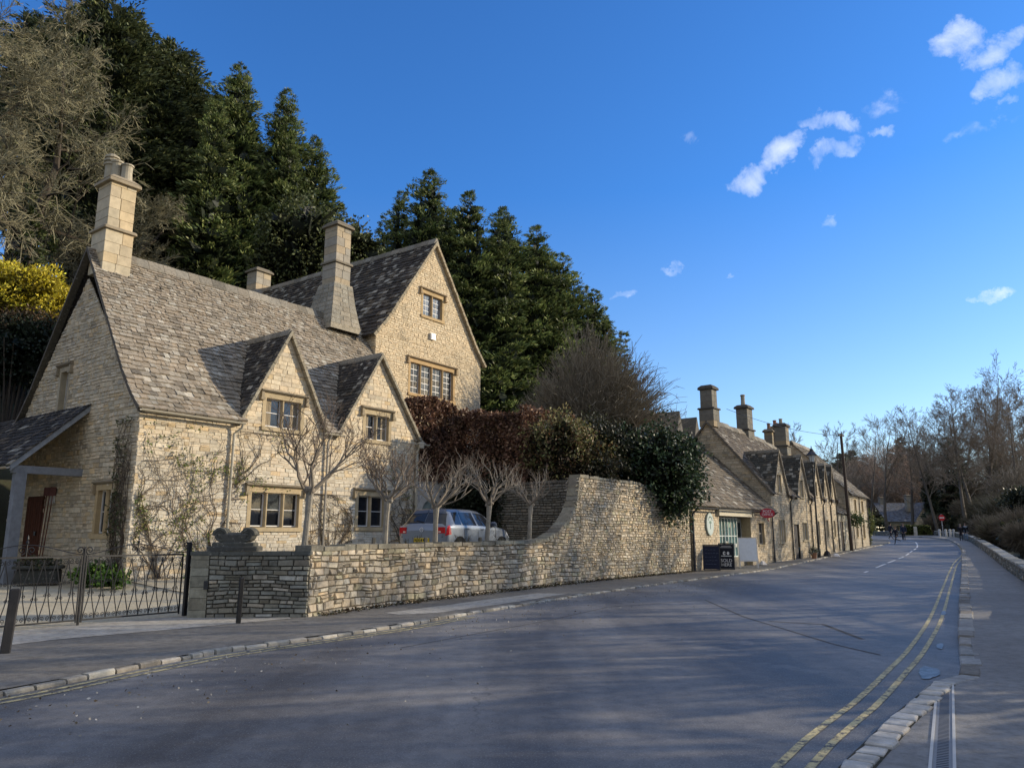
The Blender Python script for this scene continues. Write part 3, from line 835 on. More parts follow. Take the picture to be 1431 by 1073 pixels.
# yard behind the gates and wall
def loft(A, B, za, zb, m=8, n=24, bumpy=.02):
    A = resample(A, n); B = resample(B, n); mb = MB()
    for i in range(n - 1):
        for k in range(m):
            q = []
            for a, c in ((i, k), (i, k + 1), (i + 1, k + 1), (i + 1, k)):
                t = c / m; u = a / (n - 1); x = A[a][0] * (1 - t) + B[a][0] * t; y = A[a][1] * (1 - t) + B[a][1] * t
                z = za(u) * (1 - t) + zb(u) * t + bumpy * math.sin(x * 2.3 + y) * math.cos(y * 1.7)
                q.append((x, y, z))
            mb.poly(q)
    return mb
mb = loft([(-22, -4), (-12, 7.9), (-8.7, 12.6), (-6.5, 15.7), (-4.1, 15.9)], [(-40, 14), FA.p(-9, 8.2)[:2], FA.p(-3, 8.2)[:2], FA.p(-.0, 4)[:2], FA.p(.3, .1)[:2]], lambda u: .055, lambda u: .46, 8, 30, .012)
tag(emit('gravel_yard', mb, M_GRAVEL, origin=(0, 0, 0)), kind='structure')
mb = loft([WC.p(s_, .2)[:2] for s_ in np.linspace(0, 12.9, 12)], [FA.p(s_, .12)[:2] for s_ in np.linspace(.2, 13.3, 12)], lambda u: .06 + .86 * smooth(u * 1.6), lambda u: .45 + .5 * smooth(u * 1.5), 8, 30, .012)
tag(emit('gravel_yard', mb, M_GRAVEL, origin=(0, 0, 0)), kind='structure')
def yard_z(x, y):
    q = Vector((x, y, 0)) - FA.o; s_ = q.dot(FA.u); b_ = q.dot(FA.b)
    return .06 + min(1, max(0, (b_ + 6.5) / 6.5)) * .39 if s_ < -.5 else .45 + .47 * smooth(s_ / 8)
# raised garden behind the tall part of the wall
mb = loft([WC.p(s_, .3)[:2] for s_ in np.linspace(12.9, 22.2, 10)], [tuple(PRET1[:2])] + [FA.p(s_, b_)[:2] for s_, b_ in ((16, 1), (20, 2), (25, 3))], lambda u: 3.2 - .7 * smooth((u - .4) * 2), lambda u: 3.75, 8, 20, .10)
tag(emit('garden_bank', mb, M_EARTH, origin=(0, 0, 0), smooth=True), kind='structure')
mb = loft([FA.p(s_, b_)[:2] for s_, b_ in ((10.65, .3), (13.2, .3), (16, 1), (20, 2), (25, 3))], [FA.p(s_, b_)[:2] for s_, b_ in ((9, 16), (14, 16), (18, 16), (22, 16), (27, 16))], lambda u: 3.75, lambda u: 5.2, 10, 20, .10)
tag(emit('garden_bank', mb, M_EARTH, origin=(0, 0, 0), smooth=True), kind='structure')
# ------------------------------------------------------------------ windows, chimneys, pipes
def window(parent, O, U, N, u0, u1, z0, z1, lights=2, hood=True, bars=1, vbars=0, curtain=False, stone=(.45, .36, .22), sur=.13, sub=True, frame=(.55, .53, .48), deep=.13, glassc=(.012, .014, .018), name='window', hoodc=(.24, .20, .14), label=None, tilt=0.0):
    """stone mullioned window: u0..u1, z0..z1 is the glazed opening"""
    mb = MB(); rg = random.Random(int(u0 * 100 + z0 * 37))
    d0, d1 = -deep - .04, .022
    J = lambda: jit(stone, .08, rg)
    obox(mb, O, U, N, u0 - sur, u0, z0 - .02, z1 + .0, d0, d1, J()); obox(mb, O, U, N, u1, u1 + sur, z0 - .02, z1 + .0, d0, d1, J())
    obox(mb, O, U, N, u0 - sur, u1 + sur, z1, z1 + sur * 1.15, d0, d1 + .003, J())
    obox(mb, O, U, N, u0 - sur * 1.1, u1 + sur * 1.1, z0 - sur * .95 - .02, z0 - .02, d0, d1 + .045, J())
    mw = .10 if lights > 1 else 0
    lw = ((u1 - u0) - mw * (lights - 1)) / lights
    for i in range(1, lights):
        a = u0 + i * lw + (i - 1) * mw
        vs = [(a, d0), (a + mw, d0), (a + mw, -.06), (a + mw * .7, -.012), (a + mw * .3, -.012), (a, -.06)]
        n = len(vs); pts = [O + U * x + N * d + Z * (z0 - .02) for x, d in vs] + [O + U * x + N * d + Z * z1 for x, d in vs]
        mb.add(pts, [(k, (k + 1) % n, n + (k + 1) % n, n + k) for k in range(n)], J())
    wn = emit(name, mb, M_ASHLAR, parent)
    if label: wn['label'] = label
    if not sub: 
        mb = MB(); obox(mb, O, U, N, u0, u1, z0, z1, -deep - .02, -deep, glassc); emit('pane', mb, M_GLASS, wn); return wn
    cs = MB(); gl = MB(); cu = MB()
    for i in range(lights):
        a = u0 + i * (lw + mw); b = a + lw; fw = .035
        dd0, dd1 = -deep - .02, -deep + .025
        obox(cs, O, U, N, a, a + fw, z0, z1, dd0, dd1, frame); obox(cs, O, U, N, b - fw, b, z0, z1, dd0, dd1, frame)
        obox(cs, O, U, N, a + fw, b - fw, z0, z0 + fw, dd0, dd1, frame); obox(cs, O, U, N, a + fw, b - fw, z1 - fw, z1, dd0, dd1, frame)
        for k in range(bars):
            zz = z0 + (z1 - z0) * (k + 1) / (bars + 1); obox(cs, O, U, N, a + fw, b - fw, zz - .011, zz + .011, dd0 + .005, dd1 - .008, frame)
        for k in range(vbars):
            uu = a + lw * (k + 1) / (vbars + 1); obox(cs, O, U, N, uu - .008, uu + .008, z0 + fw, z1 - fw, dd0 + .004, dd1 - .010, frame)
        tw = rg.uniform(-.008, .008)
        for k in range(bars + 1):          # each light's panes lie at slightly different angles
            za = z0 + (z1 - z0) * k / (bars + 1); zb = z0 + (z1 - z0) * (k + 1) / (bars + 1); t2 = rg.uniform(-.006, .006)
            P = lambda u, z, d: O + U * u + Z * z + N * d
            gl.poly([P(a, za, -deep - .012 + tw), P(b, za, -deep - .012 - tw), P(b, zb, -deep - .012 - tw + t2 - tilt * (zb - za)), P(a, zb, -deep - .012 + tw + t2 - tilt * (zb - za))], jit(glassc, .3, rg))
    emit('casement', cs, M_METAL, wn); emit('pane', gl, M_GLASS, wn)
    if curtain:
        for i in range(lights):
            cu = MB()
            a = u0 + i * (lw + mw) + .04; b = a + lw - .08
            side = (i % 2 == 0)
            w2 = lw * .42; a0 = a if side else b - w2
            for k in range(5):
                obox(cu, O, U, N, a0 + w2 * k / 5, a0 + w2 * (k + .82) / 5, z0 + .04, z1 - .04, -deep - .010, -deep - .004 + (.004 if k % 2 else 0), jit((.30, .25, .17), .15, rg))
            emit('curtain', cu, M_CLOTH, wn)
    if hood:
        mb = MB(); e = sur + .10; zt = z1 + sur * 1.15 + .01
        prof = [(0.0, 0), (.03, 0), (.10, .045), (.10, .075), (0.0, .11)]
        n = len(prof)
        A = [O + U * (u0 - e) + N * (.02 + d) + Z * (zt + z) for d, z in prof]; B = [O + U * (u1 + e) + N * (.02 + d) + Z * (zt + z) for d, z in prof]
        mb.add(A + B, [(k, (k + 1) % n, n + (k + 1) % n, n + k) for k in range(n)] + [tuple(range(n)), tuple(range(2 * n - 1, n - 1, -1))], hoodc)
        for uu in (u0 - e, u1 + e - .09):
            obox(mb, O, U, N, uu, uu + .09, zt - .17, zt - .002, .0, .10, mix(hoodc, stone, .4)); obox(mb, O, U, N, uu - .03, uu + .12, zt - .25, zt - .172, .0, .125, mix(hoodc, stone, .4))
        emit('hood_mould', mb, M_ASHLAR, wn)
    return wn

def ashlar_shaft(mb, c, sx, sy, z0, z1, rz, col, rows=.34, seed=1, j=.10):
    rg = random.Random(seed); z = z0
    while z < z1 - .01:
        h = min(rows * rg.uniform(.8, 1.2), z1 - z)
        if z1 - z - h < .1: h = z1 - z
        k = rg.uniform(-.006, .006)
        # each course as two blocks
        t = rg.uniform(.35, .65); ca, sa = math.cos(rz), math.sin(rz)
        for a, b in ((-.5, t - .5), (t - .5, .5)):
            cx = (a + b) / 2 * sx; w = (b - a) * sx - .006
            bbox(mb, (c[0] + cx * ca, c[1] + cx * sa, z + .003), w + k, sy + k, h - .006, jit(col if rg.random() < .8 else mix(col, HONEY, .3), j, rg), rz=rz, bev=.012)
        z += h
def chimney(parent, fr, s, b, z0, z1, sx, sy, col, pots=(), band=None, cap=.10, seed=1, name='chimney', label=None, capc=(.22, .19, .14), wid2=None):
    c = fr.p(s, b); rz = math.atan2(fr.u.y, fr.u.x); mb = MB(); 
    if band:
        w2 = wid2 or 1.12
        ashlar_shaft(mb, c, sx * w2, sy * w2, z0, band, rz, col, seed=seed)
        bbox(mb, (c.x, c.y, band), sx * w2 + .16, sy * w2 + .16, .10, capc, rz=rz, bev=.035)
        ashlar_shaft(mb, c, sx, sy, band + .09, z1, rz, col, seed=seed + 1)
    else: ashlar_shaft(mb, c, sx, sy, z0, z1, rz, col, seed=seed)
    bbox(mb, (c.x, c.y, z1), sx + .22, sy + .22, cap, capc, rz=rz, bev=.03); bbox(mb, (c.x, c.y, z1 + cap), sx + .20, sy + .20, .14, capc, rz=rz, bev=.02, tz=.72)
    ch = emit(name, mb, M_ASHLAR, parent)
    if label: ch['label'] = label
    for (ds, db, r, h, ribs, pc) in pots:
        p = fr.p(s + ds, b + db); m2 = MB(); prof = [(r * 1.12, 0), (r * 1.05, h * .12), (r * .92, h * .5), (r * .95, h * .86), (r * 1.15, h * .88), (r * 1.15, h * .96), (r * .8, h)]
        if ribs: prof = [(r * 1.05, 0), (r * .95, h * .5), (r * 1.0, h * .58), (r * 1.25, h * .60), (r * 1.25, h * .66), (r * .95, h * .67), (r * .95, h * .72), (r * 1.25, h * .73), (r * 1.25, h * .79), (r * .95, h * .80), (r * .95, h * .85), (r * 1.22, h * .86), (r * 1.1, h * .93), (r * .55, h)]
        lathe(m2, (p.x, p.y, z1 + cap + .10), prof, 14, pc); emit('pot', m2, M_ASHLAR, ch, smooth=False)
    return ch

def pipe(parent, pts, r=.04, col=(.42, .38, .29), name='downpipe', n=8, brackets=True):
    mb = MB(); tube(mb, pts, r, n, col)
    if brackets:
        a, b = Vector(pts[-2]), Vector(pts[-1]); L = (b - a).length
        k = max(1, int(L / 1.2))
        for i in range(k + 1):
            p = a + (b - a) * ((i + .3) / (k + .6)); tube(mb, [p - Z * .03, p + Z * .03], r * 1.35, n, col)
    return emit(name, mb, M_METAL, parent)
def gutter(parent, A, B, r=.06, col=(.40, .36, .27), name='gutter'):
    A = Vector(A); B = Vector(B); mb = MB(); U = (B - A).normalized(); S = Vector((U.y, -U.x, 0)).normalized(); n = 8
    prof = [(math.cos(math.pi + math.pi * k / n) * r, math.sin(math.pi + math.pi * k / n) * r) for k in range(n + 1)]
    prof += [(x * .86, z * .86) for x, z in reversed(prof)]
    m = len(prof); vs = [E + S * x + Z * z for E in (A, B) for x, z in prof]
    mb.add(vs, [(k, (k + 1) % m, m + (k + 1) % m, m + k) for k in range(m)] + [tuple(range(m)), tuple(range(2 * m - 1, m - 1, -1))], col)
    return emit(name, mb, M_METAL, parent)

# ------------------------------------------------------------------ the gabled cottage by the gates
A_LEN, A_DEP = 10.6, 7.5
cot = thing('cottage', 'long stone cottage with two gabled dormers and a bare climber on its front wall', 'cottage', (CA[0], CA[1], .4))
f = FA; N_F = -f.b; N_L = -f.u
D1 = (3.02, 6.12, 4.56, 7.86); D2 = (6.72, 10.6, 8.50, 7.86)
EZ = 5.0
wins = [(3.55, 5.28, 1.86, 2.86, 3), (7.72, 8.92, 1.90, 2.92, 2), (3.86, 5.16, 4.86, 5.72, 2), (7.92, 9.02, 4.88, 5.74, 2)]
def hole(w, m=.115): return (w[0] - m, w[1] + m, w[2] - .13, w[3] + m * 1.15)
mb = MB()
O = f.p(0, 0)
hl = [hole(w) for w in wins]
stone_face(mb, O, f.u, N_F, [(0, 0), (A_LEN, 0), (A_LEN, EZ), (0, EZ)], hl, pal_cottage, course=(.075, .14), length=(.13, .38), seed=21, relief=.012, gap=.007, backcol=(.58, .52, .40), wav=.012, sneck=.15)
for D, k in ((D1, 31), (D2, 33)):
    sl = (D[3] - EZ) / (D[2] - D[0]); sr = (D[3] - EZ) / (D[1] - D[2])
    poly = [(D[0] + .06, EZ), (D[1] - .06, EZ), (D[2], D[3] - .06)]
    stone_face(mb, O, f.u, N_F, poly, hl, pal_cottage, seed=k, course=(.10, .16), length=(.16, .4), relief=.009, gap=.006, backcol=(.58, .50, .36))
PG = [(0, 0), (A_DEP, 0), (A_DEP, EZ), (A_DEP - .9, 6.05), (3.75, 10.08), (.9, 6.05), (0, EZ)]
gw = [(.98, 1.78, 1.66, 2.80, 2), (4.35, 4.85, 5.25, 6.45, 1)]
hg = [hole(w) for w in gw]
stone_face(mb, O, f.b, N_L, [(0, 0), (A_DEP, 0), (A_DEP, 4.98), (0, 4.98)], hg, pal_gable, seed=41, wav=.014, sneck=.15, relief=.022, gap=.008, course=(.08, .15), length=(.12, .36), rough=.012, backcol=(.48, .41, .28))
stone_face(mb, O, f.b, N_L, [(0, 4.98), (A_DEP, 4.98), (A_DEP - .9, 6.0), (3.75, 10.05), (.9, 6.0)], hg, pal_gable, seed=42, wav=.014, sneck=.15, relief=.022, gap=.008, course=(.08, .15), length=(.12, .36), rough=.012, backcol=(.48, .41, .28))
stone_face(mb, f.p(A_LEN, 0), f.b, f.u, [(0, 0), (A_DEP, 0), (A_DEP, 4.98), (0, 4.98)], (), pal_cottage, seed=43, far=True)
emit('wall', mb, M_STONE, cot)
for w, c in zip(wins, (0, 0, 1, 1)): window(cot, O, f.u, N_F, w[0], w[1], w[2], w[3], w[4], bars=1, curtain=bool(c), vbars=0, frame=(.62, .60, .56))
window(cot, O, f.b, N_L, *gw[0][:4], 2, bars=1, stone=(.44, .33, .18)); window(cot, O, f.b, N_L, *gw[1][:4], 1, bars=1, stone=(.40, .33, .22), deep=.18)
# roof
PROF = [(-.22, -.20), (.35, .36), (.9, 1.02), (3.75, 5.12)]
def plen(p): return sum(math.hypot(b[0] - a[0], b[1] - a[1]) for a, b in zip(p[:-1], p[1:]))
LT = plen(PROF)
Oe = f.p(0, 0, 5.06)
def notch_for(D):
    # slope length at which the dormer ridge meets the main roof
    zz = D[3] - 5.06; y = 0
    for a, b in zip(PROF[:-1], PROF[1:]):
        L = math.hypot(b[0] - a[0], b[1] - a[1])
        if a[1] <= zz <= b[1]: y += L * (zz - a[1]) / (b[1] - a[1]); bb = a[0] + (b[0] - a[0]) * (zz - a[1]) / (b[1] - a[1]); break
        y += L
    return ((D[0] - .02, 0), (D[1] + .02, 0), (D[2], y)), bb
n1, b1 = notch_for(D1); n2, b2 = notch_for(D2)
mb = MB()
roof_face(mb, Oe, f.u, f.b, PROF, [(-.16, 0), (A_LEN + .2, 0), (A_LEN + .2, LT), (-.16, LT)], (n1, n2), seed=51, exp0=.215, exp1=.105, lichen=.15, base=(.33, .285, .22), wid=(.12, .32), jagged=.028, thick=.046)
roof_face(mb, f.p(0, A_DEP, 5.06), f.u, -f.b, PROF, [(-.16, 0), (A_LEN + .2, 0), (A_LEN + .2, LT), (-.16, LT)], (), seed=52)
ridge(mb, f.p(.9, 3.75, 10.22), f.p(A_LEN - 1, 3.75, 10.18))
# verge edge: stone slates seen end-on down the left gable
for k, (hd, bb) in enumerate(((f.b, 0), (-f.b, A_DEP))):
    pr = MB()
    for (r0, h0), (r1, h1) in zip(PROF[:-1], PROF[1:]):
        p0 = f.p(-.17, bb, 5.06) + hd * r0 + Z * (h0 - .10); p1 = f.p(-.17, bb, 5.06) + hd * r1 + Z * (h1 - .10)
        mb.poly([p0, p1, p1 + Z * .12, p0 + Z * .12], (.13, .11, .085)); mb.poly([p0, p1, p1 + f.u * .2, p0 + f.u * .2], (.09, .08, .06))
rf = emit('roof', mb, M_SLATE, cot)
for D, bm, sd_ in ((D1, b1, 61), (D2, b2, 65)):
    mb = MB(); ez = 5.02
    for side in (0, 1):
        e0 = D[0] if side == 0 else D[1]; run = abs(D[2] - e0); rise = D[3] - ez + .04
        Hd = f.u if side == 0 else -f.u; pr = [(-.16, -.16 * rise / run), (run, rise)]; L = plen(pr)
        Od = f.p(e0, 0, ez + .05)
        P = roof_face(mb, Od, f.b, Hd, pr, [(-.14, 0), (.55, 0), (bm + .25, L), (-.14, L)], (), seed=sd_ + side, exp0=.18, exp1=.11, wid=(.14, .30), lichen=.10, base=(.062, .056, .050))  # darker slate than the main roof: dormer shade put into the colour
        # pale verge
        for k in range(14):
            a = L * k / 14; b = L * (k + 1) / 14 - .012; q = .018 * rnd.random()
            vs = [P(-.15 - q, a, -.07), P(-.15 - q, b, -.07), P(-.15 - q, b, .02), P(-.15 - q, a, .02), P(.02, a, -.07), P(.02, b, -.07), P(.02, b, .02), P(.02, a, .02)]
            mb.add(vs, [(0, 1, 2, 3), (0, 4, 5, 1), (3, 2, 6, 7)], jit((.33, .29, .21), .15))
    ridge(mb, f.p(D[2], -.12, D[3] + .10), f.p(D[2], bm, D[3] + .08), w=.13, h=.06, seed=sd_)
    emit('dormer_roof', mb, M_SLATE, cot)
gutter(cot, f.p(-.12, -.27, 4.84), f.p(3.0, -.27, 4.82)); gutter(cot, f.p(6.02, -.2, 4.86), f.p(6.85, -.2, 4.85)); gutter(cot, f.p(10.3, -.2, 4.92), f.p(10.95, -.2, 4.92))
pipe(cot, [f.p(2.93, -.27, 4.78), f.p(2.93, -.22, 4.66), f.p(2.78, -.09, 4.5), f.p(2.76, -.09, .6)])
pipe(cot, [f.p(6.3, -.2, 4.8), f.p(6.25, -.09, 4.6), f.p(6.22, -.09, .7)], r=.035, col=(.30, .27, .22))
pipe(cot, [f.p(10.5, -.2, 4.85), f.p(10.42, -.09, 4.6), f.p(10.42, -.09, .9)])
mb = MB(); bbox(mb, f.p(10.5, -.2, 4.75), .2, .2, .22, (.42, .38, .29), rz=.5, bev=.03, tz=1.2); emit('rainwater_head', mb, M_METAL, cot)
chimney(cot, f, .5, 3.62, 9.4, 12.3, .80, .80, (.54, .455, .31), band=10.75, cap=.12, seed=3, capc=(.34, .28, .19), wid2=1.08, label='tall dressed stone chimney with two round pots',
        pots=((-.02, .16, .17, .75, 0, (.42, .37, .27)), (.16, -.14, .17, .60, 0, (.42, .37, .27)), (-.1, .35, .19, .98, 1, (.40, .35, .25))))
# splayed base and second chimney where the roof meets the tall house
mb = MB(); c = f.p(9.65, 3.95); rz = math.atan2(f.u.y, f.u.x); ca, sa = math.cos(rz), math.sin(rz)
def ring4(h, z): return [(c.x + x * ca - y * sa, c.y + x * sa + y * ca, z) for x, y in ((-h, -h), (.47 + (h - .47) * .25, -h), (.47 + (h - .47) * .25, h), (-h, h))]
lv = [(1.0, 9.5), (.82, 10.1), (.64, 10.75), (.47, 11.6)]
vs = []
for h, z in lv: vs += ring4(h, z)
fs = []
for k in range(3):
    for i in range(4): fs.append((k * 4 + i, k * 4 + (i + 1) % 4, k * 4 + 4 + (i + 1) % 4, k * 4 + 4 + i))
mb.add(vs, fs, (.36, .315, .23))
for k in range(9):
    zz = 9.75 + k * .2; hh = np.interp(zz, [q[1] for q in lv], [q[0] for q in lv]) + .012
    a_, b_ = ring4(hh, zz), ring4(np.interp(zz + .18, [q[1] for q in lv], [q[0] for q in lv]) + .012, zz + .18)
    for i in range(4):
        for t0, t1 in ((0, .32 + .1 * (k % 2)), (.33 + .1 * (k % 2), .7), (.71, 1)):
            L4 = lambda p, q, t: tuple(p[m] + (q[m] - p[m]) * t for m in range(3)); j = (i + 1) % 4
            mb.poly([L4(a_[i], a_[j], t0), L4(a_[i], a_[j], t1 - .012), L4(b_[i], b_[j], t1 - .012), L4(b_[i], b_[j], t0)], jit((.33, .30, .235), .16))
emit('chimney_base', mb, M_GABLE, cot)
chimney(cot, f, 9.65, 3.95, 11.5, 14.05, .76, .76, (.36, .325, .26), band=12.45, seed=9, cap=.10, wid2=1.06, label='plain square chimney rising from a splayed base')
# porch against the left gable
DO = 1.55
mb = MB(); O = f.p(0, 3.0); PN = -f.u
tim = (.20, .215, .235)
obox(mb, f.p(-DO - .02, 2.9), f.u, -f.b, -.13, .13, .2, 3.22, -.10, .14, tim)
emit('post', mb, M_WOOD, cot)
mb = MB(); obox(mb, f.p(-DO - .02, 9.2), f.u, -f.b, -.13, .13, .2, 3.22, -.10, .14, tim); emit('post', mb, M_WOOD, cot)
mb = MB(); obox(mb, f.p(-DO, 2.9), f.u, -f.b, -.22, DO - .0, 3.22, 3.42, -.07, .11, tim)
sl = Vector((0, 0, 0)); a = f.p(-DO - .32, 2.72, 3.26); bt = f.p(.0, 2.72, 5.08); d = bt - a; up = Z * .2
mb.add([a, bt, bt + up, a + up, a + f.b * .06, bt + f.b * .06, bt + up + f.b * .06, a + up + f.b * .06], [(0, 1, 2, 3), (4, 7, 6, 5), (0, 4, 5, 1), (3, 2, 6, 7), (0, 3, 7, 4)], (.24, .26, .28))
emit('beam', mb, M_WOOD, cot)
mb = MB(); Lp = math.hypot(DO + .35, 1.85)
roof_face(mb, f.p(-DO - .35, 2.7, 3.42), f.b, f.u, [(0, 0), (DO + .35, 1.85)], [(0, 0), (4.6, 0), (4.6, Lp), (0, Lp)], (), seed=71, exp0=.2, exp1=.15, wid=(.15, .3), lichen=.07, base=(.05, .047, .045))
roof_face(mb, f.p(-DO - .35, 7.3, 3.42), f.b, f.u, [(0, 0), (DO + .35, 1.85)], [(0, 0), (6, 0), (6, Lp), (0, Lp)], (), seed=72, exp0=.2, exp1=.15, wid=(.15, .3), lichen=.07, base=(.05, .047, .045))
emit('porch_roof', mb, M_SLATE, cot)
gutter(cot, f.p(-DO - .42, 2.65, 3.36), f.p(-DO - .42, 12.6, 3.36), r=.055, col=(.44, .37, .27))
mb = MB(); obox(mb, f.p(0, 5.0), f.b, N_L, 0, 1.05, .45, 2.75, -.1, .05, (.07, .028, .016)); 
for k in range(7): obox(mb, f.p(0, 5.0), f.b, N_L, .02 + k * .148, .02 + k * .148 + .13, .5, 2.7, .05, .068, jit((.085, .032, .018), .12))
dr = emit('door', mb, M_WOOD, cot)
mb = MB(); bbox(mb, f.p(-.12, 5.15, 1.6), .05, .05, .12, (.04, .04, .04)); emit('handle', mb, M_IRON, dr)
# brick-red inner wall of the porch further back
mb = MB(); stone_face(mb, f.p(-4.6, 9.6), f.u, N_F, [(0, .3), (4.6, .3), (4.6, 3.3), (0, 3.3)], (), lambda u, z, r: jit((.20, .07, .035), .2, r), seed=75, course=(.07, .08), length=(.2, .23), relief=.006, gap=.01)
emit('porch_wall', mb, M_STONE, cot)

# ------------------------------------------------------------------ the tall gabled house behind
FB = Fr(-5.53, 30.25, 35)
f = FB
tall = thing('tall_house', 'tall gabled stone house with a small white alarm box, rising behind the low cottage', 'house', (*f.o.xy, 2.0))
BW, BE, BA, BD = 7.0, 9.72, 14.6, 12.5
O = f.p(0, 0); NF = -f.b; NL = -f.u
bw = [(2.80, 4.10, 11.12, 12.10, 2), (2.10, 4.95, 7.55, 8.86, 4)]
mb = MB(); hb = [hole(w) for w in bw]
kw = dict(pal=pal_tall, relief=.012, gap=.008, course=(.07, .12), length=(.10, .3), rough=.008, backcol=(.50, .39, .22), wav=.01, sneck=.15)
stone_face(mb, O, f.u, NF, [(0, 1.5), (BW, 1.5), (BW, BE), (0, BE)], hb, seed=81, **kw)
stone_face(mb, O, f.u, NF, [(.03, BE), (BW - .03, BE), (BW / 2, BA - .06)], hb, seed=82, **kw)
stone_face(mb, f.p(0, 0), f.b, NL, [(0, 1.5), (BD, 1.5), (BD, BE), (0, BE)], (), seed=83, far=True, pal=pal_gable, relief=.02)
stone_face(mb, f.p(BW, 0), f.b, f.u, [(0, 1.5), (BD, 1.5), (BD, BE), (0, BE)], (), seed=84, far=True, pal=pal_gable, relief=.02)
mb.poly([f.p(0, BD, BE), f.p(BW, BD, BE), f.p(BW / 2, BD, BA)], MORT)
emit('wall', mb, M_STONE, tall)
window(tall, O, f.u, NF, *bw[0][:4], 2, bars=3, vbars=1, tilt=-.10, stone=(.46, .33, .17), glassc=(.16, .17, .18), frame=(.34, .33, .31), hoodc=(.26, .20, .13))
window(tall, O, f.u, NF, *bw[1][:4], 4, bars=4, vbars=1, tilt=-.10, stone=(.46, .32, .16), glassc=(.05, .055, .06), frame=(.60, .58, .54), hoodc=(.26, .20, .13))
mb = MB(); obox(mb, O, f.u, NF, 3.27, 3.57, 10.08, 10.36, .02, .12, (.75, .75, .73)); obox(mb, O, f.u, NF, 3.30, 3.54, 10.11, 10.33, .12, .135, (.8, .8, .78)); emit('alarm_box', mb, M_METAL, tall)
mb = MB()
for side in (0, 1):
    e0 = 0 if side == 0 else BW; Hd = f.u if side == 0 else -f.u; rise = BA - BE + .02; run = BW / 2
    pr = [(-.25, -.22), (.5, .62), (run, rise)]; L = plen(pr)
    P = roof_face(mb, f.p(e0, 0, BE + .04), f.b, Hd, pr, [(-.16, 0), (BD + .2, 0), (BD + .2, L), (-.16, L)], (), seed=85 + side, exp0=.3, exp1=.18, wid=(.22, .42), lichen=.19, base=(.07, .06, .05), thick=.05, jagged=.025)  # shade of the left slope put into the dark slate colour
    for k in range(26):
        a = L * k / 26; b = L * (k + 1) / 26 - .014; q = .02 * rnd.random()
        vs = [P(-.17 - q, a, -.09), P(-.17 - q, b, -.09), P(-.17 - q, b, .03), P(-.17 - q, a, .03), P(.02, a, -.09), P(.02, b, -.09), P(.02, b, .03), P(.02, a, .03)]
        mb.add(vs, [(0, 1, 2, 3), (0, 4, 5, 1), (3, 2, 6, 7)], jit((.36, .30, .20), .15))
ridge(mb, f.p(BW / 2, -.14, BA + .16), f.p(BW / 2, BD, BA + .1), w=.16, seed=88)
emit('roof', mb, M_SLATE, tall)
chimney(tall, f, BW / 2 - .2, BD - .1, 13.6, 15.6, .95, .8, (.36, .32, .25), seed=19, cap=.1, label='small chimney at the back end of the ridge')
# ------------------------------------------------------------------ the roadside garden wall with its swept-up end
S_SW0, S_TOP, S_END = 9.6, 12.75, WC.L
def wall_top(s):
    low = 1.31 + .008 * s
    if s < S_SW0: return low
    hi = 3.58
    if s < S_TOP:
        t = (s - S_SW0) / (S_TOP - S_SW0); return low + (hi - low) * (1 - math.sqrt(max(0, 1 - t ** 2.1)))
    return hi - .9 * smooth((s - 17.2) / 3.5)
gw_root = thing('garden_wall', 'long dry stone wall beside the pavement, sweeping up to head height at its far end', 'wall', (*WC.p(0).xy, 0))
PW_ = lambda u, z, d: WC.p(u, -d, z)
mb = MB()
stone_face(mb, None, None, None, [(0, 0), (S_TOP, 0), (S_TOP, 3.7), (0, 3.7)], (), pal_dry, course=(.075, .165), length=(.11, .36), relief=.038, gap=.015, seed=101, top=wall_top, bevel=.028, rough=.018, backcol=(.15, .13, .10), wav=.022, sneck=.22, Pf=PW_)
stone_face(mb, None, None, None, [(S_TOP, 0), (S_END, 0), (S_END, 3.6), (S_TOP, 3.6)], (), pal_dry, course=(.06, .12), length=(.10, .28), relief=.036, gap=.012, seed=102, top=wall_top, bevel=.022, rough=.014, backcol=(.18, .16, .12), wav=.018, sneck=.15, Pf=PW_)
stone_face(mb, None, None, None, [(0, 0), (S_TOP, 0), (S_TOP, 3.6), (0, 3.6)], (), pal_dry, seed=103, top=wall_top, far=True, Pf=lambda u, z, d: WC.p(u, .36 + d, z))
emit('wall', mb, M_DRY, gw_root)
mb = MB(); rg = random.Random(8); s = 0
while s < S_END - .02:
    l = rg.uniform(.3, .7) if s < S_SW0 + .2 else (rg.uniform(.16, .24) if s < S_TOP else rg.uniform(.25, .45))
    if S_TOP - .5 < s < S_TOP: l *= .45
    s1 = min(s + l, S_END)
    if s < S_TOP - .001 < s1: s1 = S_TOP
    za = wall_top(s); zb = wall_top(s1 - 1e-4)
    a = WC.p(s, 0, za); b = WC.p(s1, 0, zb); U = b - a; L = U.length; U /= L; NF = Vector((WC.tan((s + s1) / 2).y, -WC.tan((s + s1) / 2).x, 0)); W = NF.cross(U)
    if W.z < 0: W = -W
    th = rg.uniform(.055, .10); pr = .035 + rg.uniform(-.01, .03)
    n0 = len(mb.V); obox(mb, a, U, NF, .010, L - .012, -.02, th, -.38, pr, jit(mix((.30, .28, .21), DARK, rg.random() * .8), .16, rg), W=W)
    s = s1
emit('coping', mb, M_DRY, gw_root)
